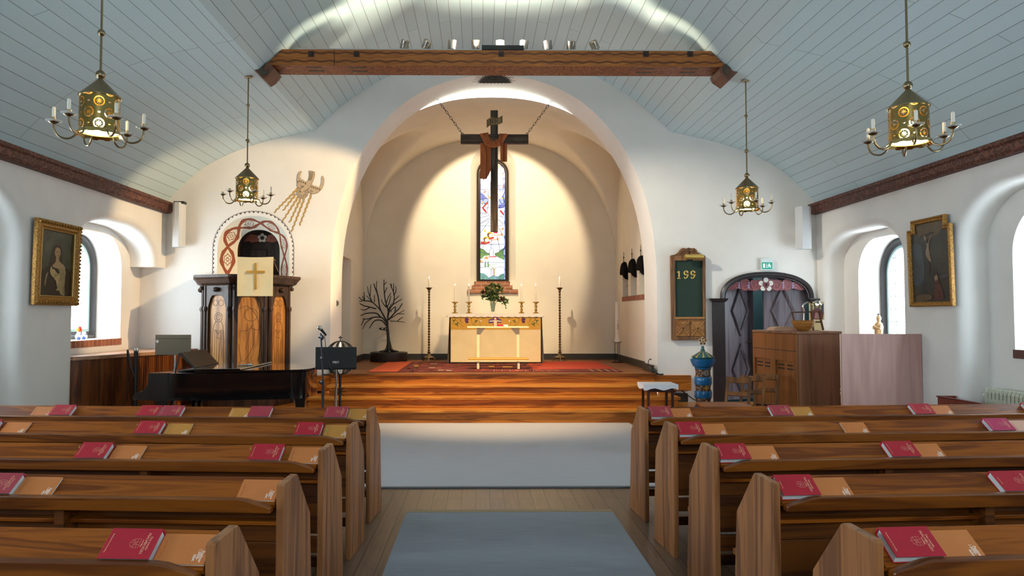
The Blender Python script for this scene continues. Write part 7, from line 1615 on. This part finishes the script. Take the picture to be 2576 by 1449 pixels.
# ---- chandeliers
t = NT('perforated_brass'); uv = t.node('ShaderNodeTexCoord').outputs['UV']; s = t.node('ShaderNodeSeparateXYZ', {0: uv}); u, v = s.outputs[0], s.outputs[1]
RH, PU = .082, .1455
row = t.math('FLOOR', t.math('DIVIDE', v, RH)); od = t.math('MODULO', row, 2.0)
vv = t.math('SUBTRACT', t.math('SUBTRACT', v, t.math('MULTIPLY', row, RH)), RH / 2)
uu = t.math('SUBTRACT', t.math('MODULO', t.math('ADD', u, t.math('MULTIPLY', od, PU / 2)), PU), PU / 2)
d = t.math('SQRT', t.math('ADD', t.math('MULTIPLY', uu, uu), t.math('MULTIPLY', vv, vv)))
th = t.math('ARCTAN2', vv, uu)
star = t.math('LESS_THAN', d, t.math('ADD', .007, t.math('MULTIPLY', t.math('POWER', t.math('ABSOLUTE', t.math('COSINE', t.math('MULTIPLY', th, 4.0))), 3.0), .014)))
ring = t.math('LESS_THAN', t.math('ABSOLUTE', t.math('SUBTRACT', d, .0335)), .0042)
bx = t.math('LESS_THAN', t.math('ADD', t.math('ABSOLUTE', t.math('SUBTRACT', t.math('ABSOLUTE', uu), PU / 2 - .004)), t.math('ABSOLUTE', vv)), .006)
hole = t.math('MAXIMUM', t.math('MAXIMUM', star, ring), bx)
t.set(Base_Color=(.40, .28, .09), Roughness=.25, Metallic=1.0)
t.l.new(t.node('ShaderNodeMixShader', {0: hole, 1: t.b.outputs[0], 2: t.node('ShaderNodeBsdfTransparent')}).outputs[0], t.out.inputs[0]); m_perf = t.m
m_bulbc = mat('warm_lamp_globe', (1, .9, .7), .5, emit='ffd894', es=48)
t = NT('clear_drip_glass'); t.set(Base_Color=(.9, .95, .97), Roughness=.05); t.put(t.b.inputs['Alpha'], .35); m_drip = t.m
m_diff = mat('glowing_frosted_disc', (1, .95, .85), .5, emit='ffe6b4', es=7)
def chandelier(lit_candles):
    r = thing('chandelier', 'x', 'chandelier')
    Rr = .139; n = 48; m = MB(); vs, uvs = [], []
    for z_, rr in ((0, Rr), (.265, Rr * .985)):
        for k in range(n + 1): a_ = 2 * PI * k / n; vs.append((rr * cos(a_), rr * sin(a_), z_)); uvs.append((.873 * k / n + 1.0, z_))
    m.add(vs, [(k, k + 1, n + 2 + k, n + 1 + k) for k in range(n)], uvs); m.build('drum', m_perf, r, smooth=True, local=True)
    m = MB(); m.lathe([(.148, .262), (.148, .268), (.02, .40), (.014, .415)], n=36); m.build('cone', m_dbrass, r, smooth=True, local=True)
    m = MB(); n2 = 72; top, bot = [], []
    for k in range(n2): a_ = 2 * PI * k / n2; q = .158 + .007 * (k % 6 > 2); top.append(Vector((Rr * cos(a_), Rr * sin(a_), .012))); bot.append(Vector((q * cos(a_), q * sin(a_), -.018 - .006 * (k % 6 > 2))))
    m.loft([top, bot], (0, 0)); m.build('skirt', m_brass, r, smooth=True, local=True, ang=50)
    m = MB(); m.sphere((0, 0, .105), .05, 16, (1, 1, 1.2)); m.build('bulb', m_bulbc, r, smooth=True, local=True)
    m = MB(); m.lathe([(.126, .004), (.128, .012), (.12, .022), (.003, .03)], n=36, caps=(1, 1)); m.build('diffuser', m_diff, r, smooth=True, local=True)
    m = MB(); m.sphere((0, 0, .437), .034, 16); m.sphere((0, 0, .755), .027, 14); m.tube([(0, 0, .40), (0, 0, 1.0)], .0085, 8); m.build('rod_knob', m_dbrass, r, smooth=True, local=True)
    for k in range(6):
        t_ = 2 * PI * k / 6; c, s_ = cos(t_), sin(t_); rp = lambda a, z_: (a * c, a * s_, z_)
        m = MB(); m.tube(smooth_path([rp(.15, .0), rp(.165, -.035), rp(.21, -.06), rp(.265, -.045), rp(.295, .0), rp(.30, .05)], 4), .0075, 7)
        m.lathe([(.006, .04), (.03, .05), (.035, .056), (.012, .062), (.016, .068), (.017, .09), (.012, .09)], rp(.30, 0), 12); arm = m.build('arm', m_dbrass, r, smooth=True, local=True)
        m = MB(); m.lathe([(.034, .056), (.055, .062), (.057, .066), (.034, .06)], rp(.30, 0), 18); m.build('drip_glass', m_drip, arm, smooth=True, local=True)
        if k in lit_candles:
            m = MB(); m.lathe([(.012, .085), (.0125, .155), (.011, .165), (.002, .164)], rp(.30, 0), 10); m.tube([rp(.30, .162), rp(.301, .175)], .0015, 4); m.build('candle', m_wax, arm, smooth=True, local=True)
    return r
def ceil_z(x):
    for (a, za), (b, zb) in zip(ceil_prof, ceil_prof[1:]):
        if a <= x <= b: return za + (zb - za) * (x - a) / (b - a)
for px, py, Y, rz, cnd, lb in ((250, 334, 5.4, 18, range(6), 'near left brass chandelier with pierced drum and six white candles'), (2287, 358, 5.45, 8, range(6), 'near right brass chandelier with pierced drum and six white candles'),
                           (621, 501, 9.35, 5, (0, 1), 'far left brass chandelier with most candles missing, before the pulpit'), (1880, 525, 9.4, 30, range(6), 'far right brass chandelier before the front wall')):
    q = P(px, py, Y); o = chandelier(cnd); o.location = q; o.rotation_euler = (0, 0, rad(rz)); o['label'] = lb; o['group'] = 'brass chandeliers'
    zc_ = ceil_z(q.x) - q.z
    m = MB(); m.tube([(0, 0, 1.0), (0, 0, zc_)], .0085, 8); m.sphere((0, 0, 1.22), .022, 12); m.lathe([(.05, zc_ - .012), (.052, zc_ - .004), (.03, zc_)], n=16); m.build('rod', m_dbrass, o, smooth=True, local=True)
# ---- lights
def spot(name, loc, tgt, power, size, blend, colr, rad_=.03):
    l = bpy.data.lights.new(name, 'SPOT'); l.energy = power; l.spot_size = rad(size); l.spot_blend = blend; l.color = colr; l.shadow_soft_size = rad_
    o = bpy.data.objects.new(name, l); COL.objects.link(o); o.location = loc; o.rotation_euler = (Vector(tgt) - Vector(loc)).to_track_quat('-Z', 'Y').to_euler(); return o
WARM = (1, .70, .37); SX = [P(p[0], 110, 9.46).x for p in SP]
spot('oval_spot', (.05, 13.08, 5.42), (.12, 16, 3.62), 620, 62, .25, (1, .80, .54))
spot('altar_spot', (SX[6], 9.62, 5.16), (.1, 14.3, 1.0), 1200, 44, .8, WARM, .22)
spot('altar_spot', (SX[2], 9.62, 5.16), (0, 11.8, .4), 1400, 60, .9, WARM, .22)
spot('pulpit_spot', (SX[8], 9.62, 5.16), (-4.6, 12.2, 2.6), 1250, 36, .35, WARM)
spot('pulpit_spot', (SX[7], 9.62, 5.16), (-3.4, 12.0, 1.6), 320, 30, .5, WARM)
spot('board_spot', (SX[1], 9.62, 5.16), (3.6, 12.2, 2.4), 620, 44, .9, (1, .90, .74))
spot('pew_fill', (SX[0], 9.35, 5.16), (-1.6, 5.6, .9), 720, 56, .8, (1, .85, .65))  # pair of added fill lights that brighten the pews, no fixture
spot('pew_fill', (SX[8], 9.35, 5.16), (3.0, 5.8, .9), 900, 58, .8, (1, .85, .65))
spot('carpet_fill', (SX[3], 9.3, 5.16), (.2, 8.9, 0), 3000, 62, .9, (1, .93, .85))  # added fill light that brightens the carpet, no fixture
for s in (-1, 1):
    spot('flood_spot', (s * .25, 9.26, ZT + .1), (s * 2.40, 9.42, 5.34), 330, 25, .7, (1, .84, .58)); spot('flood_spot', (s * .25, 9.26, ZT + .1), (s * 1.6, 9.62, 5.9), 330, 56, .7, (1, .86, .62))
fl = bpy.data.lights.new('flood', 'AREA'); fl.shape = 'RECTANGLE'; fl.size = b - a - .1; fl.size_y = .1; fl.energy = 55; fl.color = (1, .88, .66); fl.spread = rad(118)
fo = bpy.data.objects.new('flood', fl); COL.objects.link(fo); fo.location = ((a + b) / 2, 9.265, ZT + .072); fo.rotation_euler = (PI, 0, 0)
# ---- world
w = bpy.data.worlds.new('overcast_sky'); sc.world = w; w.use_nodes = True
nt = w.node_tree; bgn = nt.nodes['Background']
# overcast sky, brightest behind the building's rear and on the left side
tc = nt.nodes.new('ShaderNodeTexCoord'); sx_ = nt.nodes.new('ShaderNodeSeparateXYZ'); nt.links.new(tc.outputs['Generated'], sx_.inputs[0])
def wm(op, a, b):
    n = nt.nodes.new('ShaderNodeMath'); n.operation = op
    for i, v in enumerate((a, b)):
        if isinstance(v, (int, float)): n.inputs[i].default_value = v
        else: nt.links.new(v, n.inputs[i])
    return n.outputs[0]
bk_ = wm('POWER', wm('MAXIMUM', wm('MULTIPLY', sx_.outputs[1], -1.0), 0.0), 1.5); lf_ = wm('POWER', wm('MAXIMUM', wm('MULTIPLY', sx_.outputs[0], -1.0), 0.0), 1.0)
nt.links.new(wm('ADD', wm('ADD', wm('MULTIPLY', bk_, 1.0), wm('MULTIPLY', lf_, 8.0)), 9.3), bgn.inputs[1]); bgn.inputs[0].default_value = (.80, .92, 1.0, 1)
w.cycles.sampling_method = 'MANUAL'; w.cycles.sample_map_resolution = 256
# ---- camera and colour
cam = bpy.data.cameras.new('camera'); co = bpy.data.objects.new('camera', cam); COL.objects.link(co)
co.location = CAM; co.rotation_euler = (PI / 2 + PITCH, 0, -YAW); cam.sensor_width = 36; cam.lens = 36 * F / W; cam.shift_x = (W / 2 - PPX) / W; cam.clip_start = .05
sc.camera = co
sc.view_settings.view_transform = 'Standard'; sc.view_settings.look = 'None'; sc.view_settings.exposure = .4; sc.view_settings.gamma = 1; sc.view_settings.use_curve_mapping = False
sc.cycles.use_denoising = True; sc.cycles.max_bounces = 8; sc.cycles.diffuse_bounces = 5; sc.cycles.glossy_bounces = 3; sc.cycles.transparent_max_bounces = 12; sc.cycles.transmission_bounces = 4
sc.cycles.sample_clamp_indirect = 6; sc.cycles.caustics_reflective = False; sc.cycles.caustics_refractive = False
